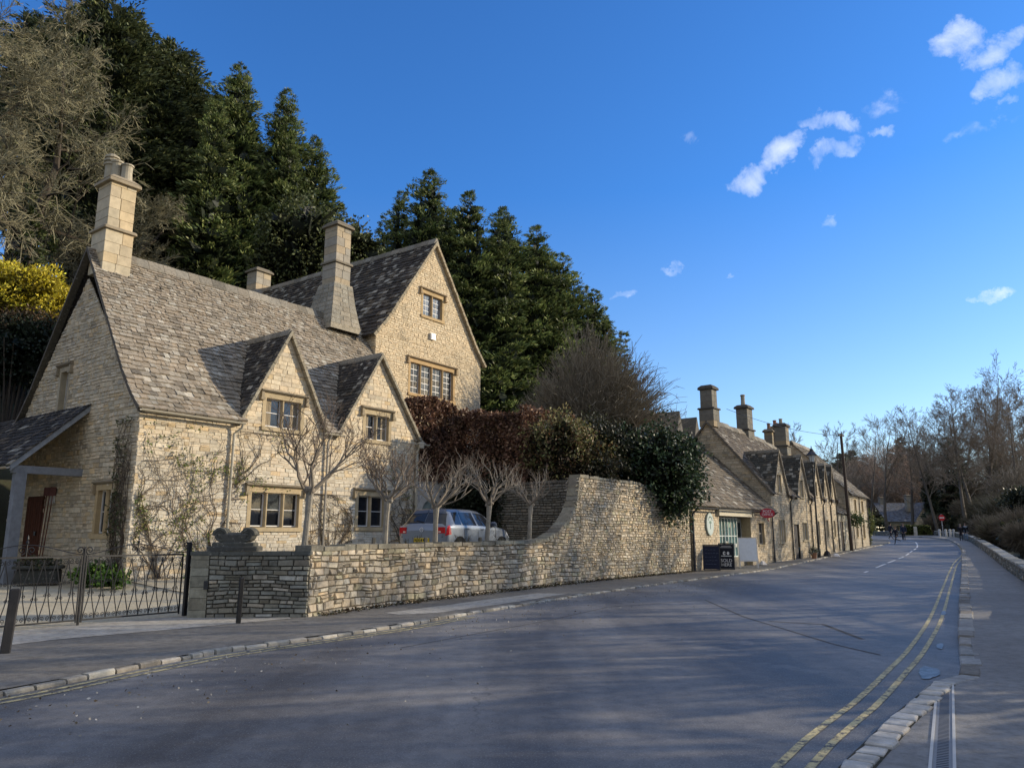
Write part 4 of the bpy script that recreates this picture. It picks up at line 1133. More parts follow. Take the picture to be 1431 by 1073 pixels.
# retaining walls at the back of the parking space
rw = thing('retaining_wall', 'tall shaded stone retaining wall behind the parked car, with an arched green door', 'wall', (*PRET1.xy, .9))
UR = (PRET1 - PRET0); LR = UR.length; UR.normalize(); NR = Vector((-UR.y, UR.x, 0)); NR = NR if NR.y < 0 else -NR
NF = -FA.b
mb = MB(); stone_face(mb, PRET0, UR, NR, [(0, .3), (LR, .3), (LR, 3.42), (0, 3.42)], (), lambda u, z, r: jit(mix((.17, .165, .14), DARK, r.random() * .6), .2, r), course=(.06, .12), length=(.14, .4), relief=.035, gap=.02, seed=105, wav=.015, backcol=(.07, .06, .045))  # darker stone than the roadside wall: shade put into the colour
DS = FA.p(10.5, .12)
dh = (.42, 1.5, .3, 3.0)
stone_face(mb, DS, FA.u, NF, [(0, .3), (2.75, .3), (2.75, 3.75), (0, 3.75)], [dh], lambda u, z, r: jit((.50, .49, .46), .08, r) if u < 1.75 else pal_moss(u, z, r), seed=106, relief=.014, gap=.01, backcol=(.42, .41, .38))
emit('wall', mb, M_DRY, rw)
mb = MB(); rg = random.Random(4)
for i in range(int(LR / .5)): obox(mb, PRET0, UR, NR, i * .5 + .01, i * .5 + .49, 3.42, 3.50 + rg.uniform(0, .02), -.4, .05, jit((.13, .12, .10), .2, rg))
emit('coping', mb, M_DRY, rw)
P = lambda u, z, d: DS + FA.u * u + Z * z + NF * d
cxd = (dh[0] + dh[1]) / 2
mb = MB()
for k in range(7):
    a = dh[0] + k * .155; zt = 2.36 + math.sqrt(max(0, .3 - (a + .075 - cxd) ** 2)); obox(mb, DS, FA.u, NF, a + .004, a + .15, .5, zt, -.12, -.085, jit((.23, .29, .28), .06, rg))
dd = emit('door', mb, M_WOOD, rw)
mb = MB(); m = 14
for k in range(m):
    a0, a1 = math.pi * k / m, math.pi * (k + 1) / m; q = [(cxd + r * math.cos(a), 2.38 + r * math.sin(a)) for r, a in ((.54, a0), (.80, a0), (.80, a1), (.54, a1))]
    vs = [P(a, b, -.1) for a, b in q] + [P(a, b, .03) for a, b in q]; mb.add(vs, [(4, 5, 6, 7), (0, 1, 5, 4), (2, 3, 7, 6), (3, 0, 4, 7), (1, 2, 6, 5)], jit((.48, .47, .43), .06, rg))
emit('arch', mb, M_ASHLAR, dd)

# short wall and pier between the corner and the gates
f2 = Fr(-6.22, 15.33, 86)
L2 = 2.26
gwall = thing('gate_wall', 'short shaded mossy stone wall between the iron gates and the long wall', 'wall', (-5.1, 15.4, 0))
mb = MB()
stone_face(mb, f2.p(0, 0), f2.u, -f2.b, [(.34, 0), (L2, 0), (L2, 1.22), (.34, 1.22)], (), pal_moss, course=(.06, .13), length=(.12, .34), relief=.035, gap=.012, seed=111, wav=.018, sneck=.2, bevel=.02, rough=.014, backcol=(.06, .055, .045))
stone_face(mb, f2.p(L2, .45), f2.u, f2.b, [(-L2, 0), (0, 0), (0, 1.22), (-L2, 1.22)], (), pal_moss, far=True, seed=112)
stone_face(mb, f2.p(0, 0), f2.b, -f2.u, [(0, 0), (.5, 0), (.5, 1.22), (0, 1.22)], (), pal_moss, course=(.18, .26), length=(.25, .5), seed=113)
emit('wall', mb, M_DRY, gwall)
mb = MB(); zz = 0
for i in range(7):
    h = rg.uniform(.15, .22); h = min(h, 1.22 - zz)
    if h < .03: break
    obox(mb, f2.p(0, 0), f2.u, -f2.b, 0, .335, zz + .004, zz + h - .004, -.48, .03 + rg.uniform(0, .01), jit((.27, .26, .20), .15, rg)); zz += h
emit('pier', mb, M_DRY, gwall)
mb = MB()
s = -.03
while s < L2 - .05:
    l = min(rg.uniform(.4, .75), L2 + .02 - s); obox(mb, f2.p(0, 0), f2.u, -f2.b, s + .005, s + l - .005, 1.22, 1.30 + rg.uniform(-.01, .012), -.5, .06 + rg.uniform(-.02, .02), jit((.13, .13, .11), .2, rg)); s += l
emit('coping', mb, M_DRY, gwall)
mb = MB(); obox(mb, f2.p(0, 0), f2.u, -f2.b, .28, .36, .58, .74, .03, .075, (.02, .02, .02)); emit('letter_plate', mb, M_IRON, gwall)
# carved scroll trough on top of that wall
tr = thing('stone_planter', 'dark carved stone trough with a scroll at each end, on top of the gate wall', 'planter', (*f2.p(.72, .2).xy, 1.31))
mb = MB(); c = f2.p(.75, .2); rz = math.atan2(f2.u.y, f2.u.x)
bbox(mb, (c.x, c.y, 1.305), .98, .42, .09, (.085, .085, .075), rz=rz, bev=.02); bbox(mb, (c.x, c.y, 1.39), .82, .34, .08, (.10, .10, .085), rz=rz, bev=.02)
bbox(mb, (c.x, c.y, 1.47), .52, .30, .19, (.09, .09, .08), rz=rz, bev=.05, tz=1.15)
emit('body', mb, M_DRY, tr)
for sg in (-1, 1):
    mb = MB(); cc = f2.p(.75 + sg * .26, .2, 1.60)
    pts = []
    for k in range(26):
        a = k / 25 * 2.1 * 2 * math.pi; r = .135 * (1 - k / 25 * .78)
        pts.append(cc + f2.u * (sg * r * math.cos(a)) + Z * (r * math.sin(a)))
    for off in (-.13, 0, .13): tube(mb, [p + f2.b * off for p in pts], [.042 * (1 - k / 40) for k in range(26)], 6, (.10, .10, .085))
    tube(mb, [cc - f2.b * .14, cc + f2.b * .14], .115, 12, (.07, .07, .06))
    emit('scroll', mb, M_DRY, tr)

# ------------------------------------------------------------------ wrought-iron gates
IR = (.006, .006, .008)
def scroll(mb, c, U, W, r, turns=1.35, hand=1, rad=.006, n=16, start=0.0):
    pts = []
    for k in range(n):
        t = k / (n - 1); a = start + hand * t * turns * 2 * math.pi; rr = r * (1 - .8 * t)
        pts.append(c + U * (rr * math.cos(a)) + W * (rr * math.sin(a)))
    tube(mb, pts, rad, 4, IR, cap=False)
def gate_leaf(x0, y0, x1, y1, label, hinge):
    A = Vector((x0, y0, .10)); B = Vector((x1, y1, .10)); U = (B - A); U.z = 0; W = U.length; U /= W; N = Vector((U.y, -U.x, 0))
    r = thing('driveway_gate', label, 'gate', ((x0 + x1) / 2, (y0 + y1) / 2, .1), 'wrought iron driveway gates')
    P = lambda u, z: A + U * u + Z * z
    mb = MB(); H = 1.15
    obox(mb, A, U, N, 0, .022, 0, H, -.011, .011, IR); obox(mb, A, U, N, W - .022, W, 0, H, -.015, .015, IR)
    obox(mb, A, U, N, .03, W - .03, H - .03, H, -.012, .012, IR); obox(mb, A, U, N, .03, W - .03, .03, .055, -.012, .012, IR)
    emit('gate_frame', mb, M_IRON, r)
    mb = MB(); n = 9; w = (W - .06) / n
    for i in range(n):                      # lyre-shaped bars crossing down the leaf, a scroll pair at every node
        c = .03 + w * (i + .5); q = w / 2
        for sg in (-1, 1):
            pts = []
            for k in range(15):
                t = k / 14; z = .06 + t * (H - .12)
                off = q * (.50 + .48 * math.cos(t * math.pi * 2) * (1 - .25 * math.sin(t * math.pi)))
                pts.append(P(c + sg * off, z))
            tube(mb, pts, .0095, 4, IR, cap=False)
            scroll(mb, P(c + sg * q * .52, H - .10), U * sg, Z, q * .42, hand=1, start=math.pi / 2)
            scroll(mb, P(c + sg * q * .50, .12), U * sg, -Z, q * .38, hand=1, start=math.pi / 2)
            scroll(mb, P(c + sg * q * .36, .44 if i % 2 else .50), U * sg, Z, q * .30, hand=1, start=math.pi / 2)
            scroll(mb, P(c + q + sg * q * .36 if i < n - 1 else c, .70), U * sg, Z, q * .30, hand=1, start=math.pi / 2)
    emit('scrollwork', mb, M_IRON, r)
    mb = MB()
    pts = []
    for k in range(19):
        t = k / 18; pts.append(P(t * W, H + .02 + .17 * math.sin(math.pi * t) ** 1.6))
    tube(mb, pts, .007, 4, IR, cap=False)
    for sg in (-1, 1): scroll(mb, P(W / 2 + sg * .075, H + .10), U * sg, Z, .07, hand=-1, start=-math.pi / 2, rad=.009)
    lathe(mb, P(W / 2, H + .0), [(.010, 0), (.010, .20), (.022, .215), (.026, .24), (.010, .262), (.018, .29), (.008, .34), (.001, .36)], 8, IR)
    emit('cresting', mb, M_IRON, r)
    return r
GA = (-6.5, 15.6); GB = (-7.6, 14.08); GC = (-8.72, 12.5)
gate_leaf(*GA, *GB, 'black wrought iron gate leaf beside the stone gate wall', 0)
gate_leaf(GB[0] - .04, GB[1] - .05, *GC, 'black wrought iron gate leaf furthest left, behind the wooden bollard', 0)
for (x, y, z, lb) in ((-6.43, 15.68, 1.47, 'black iron gate post with a scroll top beside the stone pier'), (-7.62, 14.05, 1.40, 'slim black iron post where the two gate leaves meet')):
    r = thing('gate_post', lb, 'gate post', (x, y, .08)); mb = MB(); w = .075 if z > 1.45 else .035
    bbox(mb, (x, y, .05), w, w, z - .05, IR, rz=.9, bev=.006); emit('post', mb, M_IRON, r)
    mb = MB(); Ug = Vector((-.6, -.8, 0)); c = Vector((x, y, z - .06))
    for sg in ((1,) if z > 1.45 else (-1, 1)): scroll(mb, c + Ug * sg * .085, Ug * sg, Z, .075, hand=-1, start=-math.pi / 2, rad=.009)
    emit('scroll', mb, M_IRON, r)
# bollards
for (x, y, lean, h, wd, lb) in ((-4.93, 14.42, .02, .86, .08, 'dark square timber bollard in front of the gate wall'), (-6.82, 10.85, .05, .90, .12, 'weathered square timber bollard at the left edge, in front of the gates')):
    mb = MB(); bbox(mb, (x, y, .02), wd, wd, h - .03, (.028, .027, .026) if wd < .1 else (.045, .043, .042), rz=.5, bev=.012)
    for i, v in enumerate(mb.V): mb.V[i] = (v[0] + lean * (v[2] - .02), v[1], v[2])
    tag(emit('bollard', mb, M_WOOD, origin=(x, y, .08)), lb, 'bollard', 'timber bollards on the pavement')

# ------------------------------------------------------------------ post-office shop
FS = Fr(8.05, 34.95, 38); f = FS; NF = -f.b; SL = 10.1
shop = thing('shop', 'low stone shop with a wide barred window, first building in the row', 'shop', (*f.o.xy, 0))
EZs = 3.12; O = f.p(0, 0)
sw = (2.95, 6.95, .55, 2.5)     # the recessed shop front
sw2 = (7.98, 8.82, 1.15, 2.25)
mb = MB(); kw = dict(pal=pal_row, course=(.09, .15), length=(.18, .45), relief=.018, gap=.012)
stone_face(mb, O, f.u, NF, [(0, -.05), (SL, -.05), (SL, EZs), (0, EZs)], [(sw[0], sw[1], -.05, sw[3]), hole((*sw2, 1), .09)], seed=121, **kw)
stone_face(mb, f.p(0, 0), f.b, -f.u, [(0, -.05), (8, -.05), (8, EZs), (4.1, 6.95), (0, EZs)], (), seed=122, far=True, pal=pal_row)
# deep reveals of the shop front
obox(mb, O, f.u, NF, sw[1], sw[1] + .02, -.05, sw[3], -.62, 0, (.42, .34, .21)); obox(mb, O, f.u, NF, sw[0] - .02, sw[0], -.05, sw[3], -.62, 0, (.36, .31, .22))
obox(mb, O, f.u, NF, sw[0], sw[1], -.05, sw[2], -.62, -.30, (.30, .27, .21)); obox(mb, O, f.u, NF, sw[0], sw[1], sw[3], sw[3] + .02, -.62, 0, (.20, .17, .13))
emit('wall', mb, M_STONE, shop)
window(shop, O, f.u, NF, *sw2, 1, bars=1, vbars=1, hood=False, sur=.09, glassc=(.05, .05, .05), frame=(.45, .42, .36))
mb = MB(); fr_ = (.62, .68, .63); n = 8; W = sw[1] - sw[0] - .95
for i in range(n + 1): u = sw[0] + W * i / n; obox(mb, O, f.u, NF, u, u + .05, sw[2], sw[3], -.42, -.36, fr_)
for z in (sw[2], 1.55, sw[3] - .08): obox(mb, O, f.u, NF, sw[0], sw[0] + W, z, z + .05, -.425, -.37, fr_)
sh = emit('shop_window', mb, M_METAL, shop)
mb = MB(); rg = random.Random(3)
for i in range(n): obox(mb, O, f.u, NF, sw[0] + W * i / n + .05, sw[0] + W * (i + 1) / n, sw[2] + .05, sw[3] - .08, -.41, -.40, jit((.12, .20, .19), .3, rg))
emit('pane', mb, M_GLASS, sh)
for i in range(16):
    mb = MB()
    u = sw[0] + .12 + (W - .3) * rg.random(); z = rg.choice([.62, 1.02, 1.62, 2.0]); obox(mb, O, f.u, NF, u, u + rg.uniform(.08, .2), z, z + rg.uniform(.12, .3), -.398, -.39 + rg.random() * .01, rg.choice([(.6, .6, .55), (.25, .4, .35), (.55, .45, .3), (.2, .3, .35), (.7, .68, .6)])); emit('display_item', mb, M_PLAIN, sh)

mb = MB(); obox(mb, O, f.u, NF, sw[1] - .92, sw[1] - .02, -.03, sw[3] - .02, -.58, -.50, (.42, .44, .40)); obox(mb, O, f.u, NF, sw[1] - .68, sw[1] - .14, .9, sw[3] - .25, -.50, -.492, (.03, .04, .04)); dr = emit('door', mb, M_WOOD, shop)
mb = MB(); obox(mb, O, f.u, NF, sw[0] - .25, sw[1] + .02, sw[3] + .03, sw[3] + .45, .02, .16, (.60, .55, .42)); obox(mb, O, f.u, NF, sw[0] - .25, sw[1] + .02, sw[3] + .45, sw[3] + .49, .02, .18, (.34, .29, .2)); emit('canopy_box', mb, M_PLAIN, shop)
mb = MB(); tube(mb, [f.p(sw[1] + .02, -.02, sw[3] + .24), f.p(sw[1] + .06, -.02, sw[3] + .24)], .01, 6)
lathe2 = []
cc = f.p(sw[1] - .02, -.17, sw[3] + .22); pts = [cc + f.u * .12 * math.cos(a) + Z * .17 * math.sin(a) for a in [2 * math.pi * k / 16 for k in range(16)]]
mb.add(pts + [p + NF * .03 for p in pts], [tuple(range(16)), tuple(range(31, 15, -1))] + [(k, (k + 1) % 16, 16 + (k + 1) % 16, 16 + k) for k in range(16)], (.28, .26, .20)); emit('canopy_bracket', mb, M_PLAIN, shop)
mb = MB(); pr = [(-.3, -.28), (.3, .30), (4.1, 3.85)]
roof_face(mb, f.p(0, 0, EZs + .06), f.u, f.b, pr, [(-.18, 0), (SL, 0), (SL, plen(pr)), (-.18, plen(pr))], (), seed=125, exp0=.27, exp1=.17, wid=(.22, .42), lichen=.12, base=(.16, .135, .10), jagged=.02)
pr2 = [(-.3, -.28), (4.1, 3.85)]
roof_face(mb, f.p(0, 8.1, EZs + .06), f.u, -f.b, pr2, [(-.18, 0), (SL, 0), (SL, plen(pr2)), (-.18, plen(pr2))], (), seed=126, far=True)
ridge(mb, f.p(-.1, 4.1, 7.12), f.p(SL, 4.1, 7.1)); emit('roof', mb, M_SLATE, shop)
gutter(shop, f.p(-.15, -.36, 2.84), f.p(SL, -.36, 2.86), col=(.05, .05, .05)); pipe(shop, [f.p(-.05, -.33, 2.8), f.p(-.10, -.10, 2.55), f.p(-.10, -.10, .02)], r=.05, col=(.06, .06, .065))
pipe(shop, [f.p(SL - .1, -.33, 2.82), f.p(SL - .1, -.08, 2.6), f.p(SL - .1, -.08, .1)], r=.045, col=(.06, .06, .065))
# dark cupboard door between wall and shop
mb = MB(); obox(mb, f.p(-.75, .05), f.u, NF, 0, .55, .02, 2.75, -.1, .02, (.035, .038, .05)); 
for k in range(4): obox(mb, f.p(-.75, .05), f.u, NF, .02 + k * .13, .02 + k * .13 + .115, .06, 2.7, .02, .035, (.04, .043, .06))
emit('side_door', mb, M_WOOD, shop)
def disc(mb, c, U, W, N, ru, rw, th, col, n=28):
    pts = [c + U * ru * math.cos(2 * math.pi * k / n) + W * rw * math.sin(2 * math.pi * k / n) for k in range(n)]
    mb.add(pts + [p + N * th for p in pts], [tuple(range(n - 1, -1, -1)), tuple(range(n, 2 * n))] + [(k, (k + 1) % n, n + (k + 1) % n, n + k) for k in range(n)], col)
def text_obj(name, body, loc, U, W, size, mat, parent, depth=.004, align='CENTER'):
    cu = bpy.data.curves.new(name, 'FONT'); cu.body = body; cu.size = size; cu.extrude = depth; cu.align_x = align; cu.align_y = 'CENTER'
    cu.materials.append(mat); o = bpy.data.objects.new(name, cu); COL.objects.link(o)
    N = U.cross(W); M = Matrix((U, W, N)).transposed().to_4x4(); M.translation = Vector(loc) - (ORG[parent.name] if parent else Vector()); 
    if parent: o.parent = parent
    o.matrix_local = M
    bpy.context.view_layer.update()
    me = bpy.data.meshes.new_from_object(o); me.name = name; bpy.data.objects.remove(o)
    o2 = bpy.data.objects.new(name, me); COL.objects.link(o2)
    if parent: o2.parent = parent
    o2.matrix_local = M; ORG[o2.name] = Vector(loc); return o2
def flatmat(name, c, r=.6):
    m, nt, b, out = newmat(name); b.inputs['Base Color'].default_value = (*c, 1); b.inputs['Roughness'].default_value = r; return m
M_WHITEPAINT = flatmat('white lettering', (.75, .75, .73)); M_REDPAINT = flatmat('sign red', (.42, .012, .02), .4); M_GREENPAINT = flatmat('faded green lettering', (.16, .26, .22))
pl = thing('round_plaque', 'round pale plaque with a faint green crest on the shop wall', 'sign', (*f.p(1.75, -.05).xy, 2.1))
mb = MB(); disc(mb, f.p(1.75, -.02, 2.12), f.u, Z, NF, .40, .52, .07, (.36, .43, .40)); disc(mb, f.p(1.75, -.02, 2.12), f.u, Z, NF, .37, .49, .078, (.50, .57, .53)); emit('disc', mb, M_PLAIN, pl)
mb = MB()
for k in range(9):
    a = math.pi * (.15 + k * .7 / 8); c = f.p(1.75, -.102, 2.12) + f.u * .22 * math.cos(a) + Z * (.05 + .26 * math.sin(a)); tube(mb, [c, c + Z * .05], .012, 5, (.22, .33, .28))
tube(mb, [f.p(1.75, -.1, 1.89), f.p(1.75, -.1, 2.26)], .015, 5, (.22, .33, .28))
for k in range(5): disc(mb, f.p(1.75 + .05 * (k - 2), -.098, 2.19 + .03 * (k % 2)), f.u, Z, NF, .035, .045, .006, (.24, .36, .30), 10)
emit('crest', mb, M_PLAIN, pl)
po = thing('oval_sign', 'red oval hanging sign reading POST OFFICE, projecting from the shop eaves', 'sign', (*f.p(8.1, -.4).xy, 2.6))
ov = f.p(7.75, -.62, 2.74); Uo = Vector((1, -.15, 0)).normalized(); No = Uo.cross(Z)
mb = MB(); disc(mb, ov, Uo, Z, No, .38, .25, .05, (.45, .014, .03)); tube(mb, [ov - Z * .28 + No * .025, ov - Z * .42 + No * .025 - Uo * -.05], .03, 6, (.3, .01, .02)); emit('board', mb, M_METAL, po)
mb = MB(); p0 = f.p(7.72, -.02, 2.80); tube(mb, [p0, ov + No * .025 - Z * .0], .018, 6, (.05, .05, .05)); emit('bracket', mb, M_METAL, po)
t1 = text_obj('lettering', 'POST', ov + No * .052 + Z * .085, Uo, Z, .19, M_WHITEPAINT, po); t2 = text_obj('lettering', 'OFFICE', ov + No * .052 - Z * .075, Uo, Z, .175, M_WHITEPAINT, po)
# ------------------------------------------------------------------ pavement boards outside the shop
def s_for(u, b):
    return min((abs(715.5 + F_PX * FS.p(q, b).x / (FS.p(q, b).y * math.cos(PITCH) - 1.55 * math.sin(PITCH)) - u), q) for q in [k * .02 - 1 for k in range(600)])[1]
def aboard(s, b, w, h, rz, col, label, framec, name='a_board', legs=False, writing=None):
    p = f.p(s, b); z0 = g(p.y) + .09; r = thing(name, label, 'pavement sign', (p.x, p.y, z0))
    U = Vector((math.cos(rz), math.sin(rz), 0)); N = Vector((U.y, -U.x, 0)); lean = .16
    W = (Z + N * -lean).normalized(); Wb = (Z + N * lean * 1.2).normalized()
    O = Vector((p.x, p.y, z0)) - U * w / 2 + N * lean * h * .5
    mb = MB(); z1 = .3 if legs else .0
    obox(mb, O, U, N, .03, w - .03, z1 + .05, h - .04, -.012, .006, col, W=W); pn = emit('panel', mb, M_PLAIN, r)
    mb = MB()
    for u in (0, w - .035): obox(mb, O, U, N, u, u + .035, 0, h, -.015, .015, framec, W=W)
    for z in (z1, h - .035): obox(mb, O, U, N, .035, w - .035, z, z + .045, -.015, .012, framec, W=W)
    emit('frame', mb, M_METAL, r)
    O2 = Vector((p.x, p.y, z0)) - U * w / 2 - N * lean * h * 1.0
    mb = MB()
    Wc = (O + W * h - O2).normalized(); hh = (O + W * h - O2).length
    for u in (0, w - .035): obox(mb, O2, U, N, u, u + .035, 0, hh - .03, -.012, .012, framec, W=Wc)
    obox(mb, O2, U, N, .035, w - .035, .3, .335, -.01, .01, framec, W=Wc); emit('back_leg', mb, M_METAL, r)
    if writing: writing(r, O, U, W, N, w, h)
    return r
def scrib(r, O, U, W, N, w, h):
    mb = MB(); rg = random.Random(2)
    for k, z in enumerate((.80, .66, .52, .38, .24)):
        u = .10; mb = MB()
        while u < w - .16:
            l = rg.uniform(.04, .12); tube(mb, [O + U * u + W * (z * h) + N * .009, O + U * (u + l * .5) + W * (z * h + rg.uniform(-.015, .02)) + N * .009, O + U * (u + l) + W * (z * h) + N * .009], .006, 4, (.14, .17, .26)); u += l + .03
        emit('chalk_line', mb, M_PLAIN, r)
def sold(r, O, U, W, N, w, h):
    for k, (tx, z, sz) in enumerate((('SOLD', .34, .20), ('HERE', .18, .20))): text_obj('lettering', tx, O + U * w / 2 + W * (z * h) + N * .009, U, W, sz, M_WHITEPAINT, r, .002)
    mb = MB(); 
    obox(mb, O, U, N, .10, w - .10, h * .83, h * .85, .006, .009, (.5, .5, .5), W=W); obox(mb, O, U, N, .14, w - .14, h * .88, h * .90, .006, .009, (.5, .5, .5), W=W)
    disc(mb, O + U * (w * .38) + W * h * .62, U, W, N, .065, .085, .009, (.7, .7, .68), 12); disc(mb, O + U * (w * .62) + W * h * .62, U, W, N, .055, .075, .009, (.7, .7, .68), 12)
    disc(mb, O + U * (w * .42) + W * h * .62, U, W, N, .03, .045, .012, (.03, .03, .04), 10); obox(mb, O, U, N, .12, w - .12, h * .50, h * .53, .006, .009, (.7, .7, .68), W=W)
    emit('stamp_mark', mb, M_PLAIN, r)
aboard(s_for(995, -.6), -.6, .74, 1.12, -.30, (.022, .028, .055), 'dark blue chalkboard with a black frame, leftmost of the pavement signs', (.02, .02, .025), writing=scrib)
aboard(s_for(1016, -.85), -.85, .70, 1.18, -.30, (.016, .018, .026), 'black board lettered SOLD HERE, middle of the pavement signs', (.015, .015, .018), writing=sold)
aboard(s_for(1047, -.9), -.9, .86, 1.42, -.12, (.72, .78, .84), 'blank pale blue-white easel board, rightmost of the pavement signs', (.68, .68, .66), name='easel_board', legs=True)
b_ = f.p(s_for(1066, -.45), -.45); mb = MB(); bbox(mb, (b_.x, b_.y, .13), .5, .3, .20, (.55, .53, .50), rz=.6, bev=.06, tz=.6); tag(emit('sack', mb, M_CLOTH, origin=(b_.x, b_.y, .13)), 'small pale sack on the pavement beside the easel board', 'sack')

# ------------------------------------------------------------------ the terrace of cottages
def terraced(fr, s0, s1, zg, ez, apex, seed, label, dorm, wins_, doors, chim=None, ridge_z=None, left_gable=False, lo=None):
    f = fr; r = thing('terraced_cottage', label, 'cottage', (*f.p(s0, 0).xy, zg), 'terraced cottages along the pavement')
    O = f.p(0, 0); NF = -f.b; dep = 7.0; rz_ = ridge_z
    mb = MB(); hl = [hole((a, b, c, d), .09) for a, b, c, d, n in wins_] + [(a - .08, b + .08, zg - .1, d + .14) for a, b, d, col in doors]
    stone_face(mb, O, f.u, NF, [(s0, zg - .15), (s1, zg - .15), (s1, ez), (s0, ez)], hl, pal_row, course=(.10, .16), length=(.2, .45), relief=.02, gap=.014, seed=seed)
    dl, drr = dorm; dm = (dl + drr) / 2
    stone_face(mb, O, f.u, NF, [(dl, ez), (drr, ez), (dm, apex)], hl, pal_row, course=(.10, .16), length=(.2, .45), relief=.02, gap=.014, seed=seed + 1)
    if left_gable:
        stone_face(mb, f.p(s0, 0), f.b, -f.u, [(0, zg), (dep, zg), (dep, ez - .1), (dep / 2, rz_ - .1), (0, ez - .1)], (), pal_gable, course=(.10, .16), length=(.2, .45), relief=.03, gap=.015, seed=seed + 2)
    emit('wall', mb, M_STONE, r)
    for a, b, c, d, n in wins_: window(r, O, f.u, NF, a, b, c, d, n, bars=1, vbars=1 if n == 1 else 0, hood=False, sur=.09, stone=(.44, .37, .25), frame=(.5, .5, .47), glassc=(.03, .03, .032), deep=.1)
    for a, b, d, col in doors:
        mb = MB(); obox(mb, O, f.u, NF, a, b, zg - .05, d, -.14, -.08, col)
        for k in range(4): obox(mb, O, f.u, NF, a + .03 + k * (b - a - .05) / 4, a + (k + 1) * (b - a - .05) / 4, zg, d - .05, -.08, -.068, jit(col, .1, rnd))
        dd = emit('door', mb, M_WOOD, r); mb = MB(); obox(mb, O, f.u, NF, a - .1, b + .1, d, d + .16, -.12, .03, (.46, .40, .29)); emit('lintel', mb, M_ASHLAR, dd)
    rise = rz_ - ez; pr = [(-.2, -.18), (.3, .42), (dep / 2, rise)]; L = plen(pr)
    rise_d = apex - ez; y = 0; zz = rise_d
    for (a0, h0), (a1, h1) in zip(pr[:-1], pr[1:]):
        sl = math.hypot(a1 - a0, h1 - h0)
        if h0 <= zz <= h1: y += sl * (zz - h0) / (h1 - h0); bb = a0 + (a1 - a0) * (zz - h0) / (h1 - h0); break
        y += sl
    mb = MB()
    roof_face(mb, f.p(0, 0, ez + .03), f.u, f.b, pr, [(s0 - (.14 if left_gable else 0), 0), (s1, 0), (s1, L), (s0 - (.14 if left_gable else 0), L)], [((dl, 0), (drr, 0), (dm, y))], seed=seed + 3, exp0=.26, exp1=.15, lichen=.12, base=(.12, .10, .077), jagged=.02)
    roof_face(mb, f.p(0, dep, ez + .03), f.u, -f.b, pr, [(s0, 0), (s1, 0), (s1, L), (s0, L)], (), seed=seed + 4, exp0=.4, exp1=.3, wid=(.4, .7))
    ridge(mb, f.p(s0, dep / 2, rz_ + .12), f.p(s1, dep / 2, rz_ + .10), seed=seed)
    if left_gable:
        for (r0, h0), (r1, h1) in zip(pr[:-1], pr[1:]):
            for hd, b0 in ((f.b, 0), (-f.b, dep)):
                p0 = f.p(s0 - .15, b0, ez - .1 + h0) + hd * r0; p1 = f.p(s0 - .15, b0, ez - .1 + h1) + hd * r1; q = Z * .16
                mb.add([p0, p1, p1 + q, p0 + q, p0 + f.u * .2, p1 + f.u * .2], [(0, 1, 2, 3), (0, 4, 5, 1)], (.16, .14, .11))
    emit('roof', mb, M_SLATE, r)
    mb = MB()
    for side in (0, 1):
        e0 = dl if side == 0 else drr; run = abs(dm - e0); rs = apex - ez + .03; Hd = f.u if side == 0 else -f.u; pr = [(-.12, -.12 * rs / run), (run, rs)]; L2 = plen(pr)
        P = roof_face(mb, f.p(e0, 0, ez + .04), f.b, Hd, pr, [(-.12, 0), (.4, 0), (bb + .3, L2), (-.12, L2)], (), seed=seed + 6 + side, exp0=.19, exp1=.14, wid=(.18, .36), lichen=.13, base=(.07, .068, .058))
        for k in range(8):
            a = L2 * k / 8; b = L2 * (k + 1) / 8 - .01; vs = [P(-.13, a, -.06), P(-.13, b, -.06), P(-.13, b, .025), P(-.13, a, .025), P(.02, a, -.06), P(.02, b, -.06)]
            mb.add(vs, [(0, 1, 2, 3), (0, 4, 5, 1)], (.25, .22, .17))
    ridge(mb, f.p(dm, -.1, apex + .08), f.p(dm, bb, apex + .06), w=.11, h=.05, seed=seed)
    emit('dormer_roof', mb, M_SLATE, r)
    pipe(r, [f.p(s1 - .06, -.22, ez - .2), f.p(s1 - .06, -.07, ez - .5), f.p(s1 - .06, -.07, zg + .05)], r=.04, col=(.05, .045, .04))
    mb = MB(); c = f.p(s1 - .06, -.2, ez - .3); bbox(mb, c, .2, .18, .22, (.06, .05, .045), rz=.5, bev=.03, tz=1.15); emit('rainwater_head', mb, M_METAL, r)
    if chim: chimney(r, f, *chim[0], *chim[1:6], **chim[6])
    return r
FT = Fr(14.30, 42.95, 38); FT2 = Fr(*FT.p(6.8, 0).xy, 33)
cc_ = (.20, .185, .15)
terraced(FT, 0, 3.1, .1, 4.0, 6.35, 200, 'first terraced cottage beyond the shop, with its big shaded gable end', (.35, 2.75), [(1.15, 1.85, 4.0, 5.0, 2), (1.05, 2.0, 1.25, 2.45, 3)], [], ridge_z=8.2, left_gable=True,
         chim=((.38, 3.5), 7.9, 10.15, .75, .75, cc_, dict(band=8.95, seed=5, cap=.13, wid2=1.2, capc=(.10, .09, .075))))
terraced(FT, 3.1, 6.8, .2, 3.95, 6.35, 210, 'second terraced cottage from the shop, with a dark plank door', (4.25, 6.6), [(5.05, 5.7, 3.9, 4.9, 2), (5.05, 5.9, 1.35, 2.35, 2)], [(3.55, 4.35, 2.25, (.10, .09, .08))], ridge_z=8.1,
         chim=((6.2, 3.6), 7.5, 9.75, .95, .75, cc_, dict(band=8.3, seed=6, cap=.11, capc=(.10, .09, .075), pots=((-.1, 0, .14, .75, 0, (.38, .34, .26)),))))
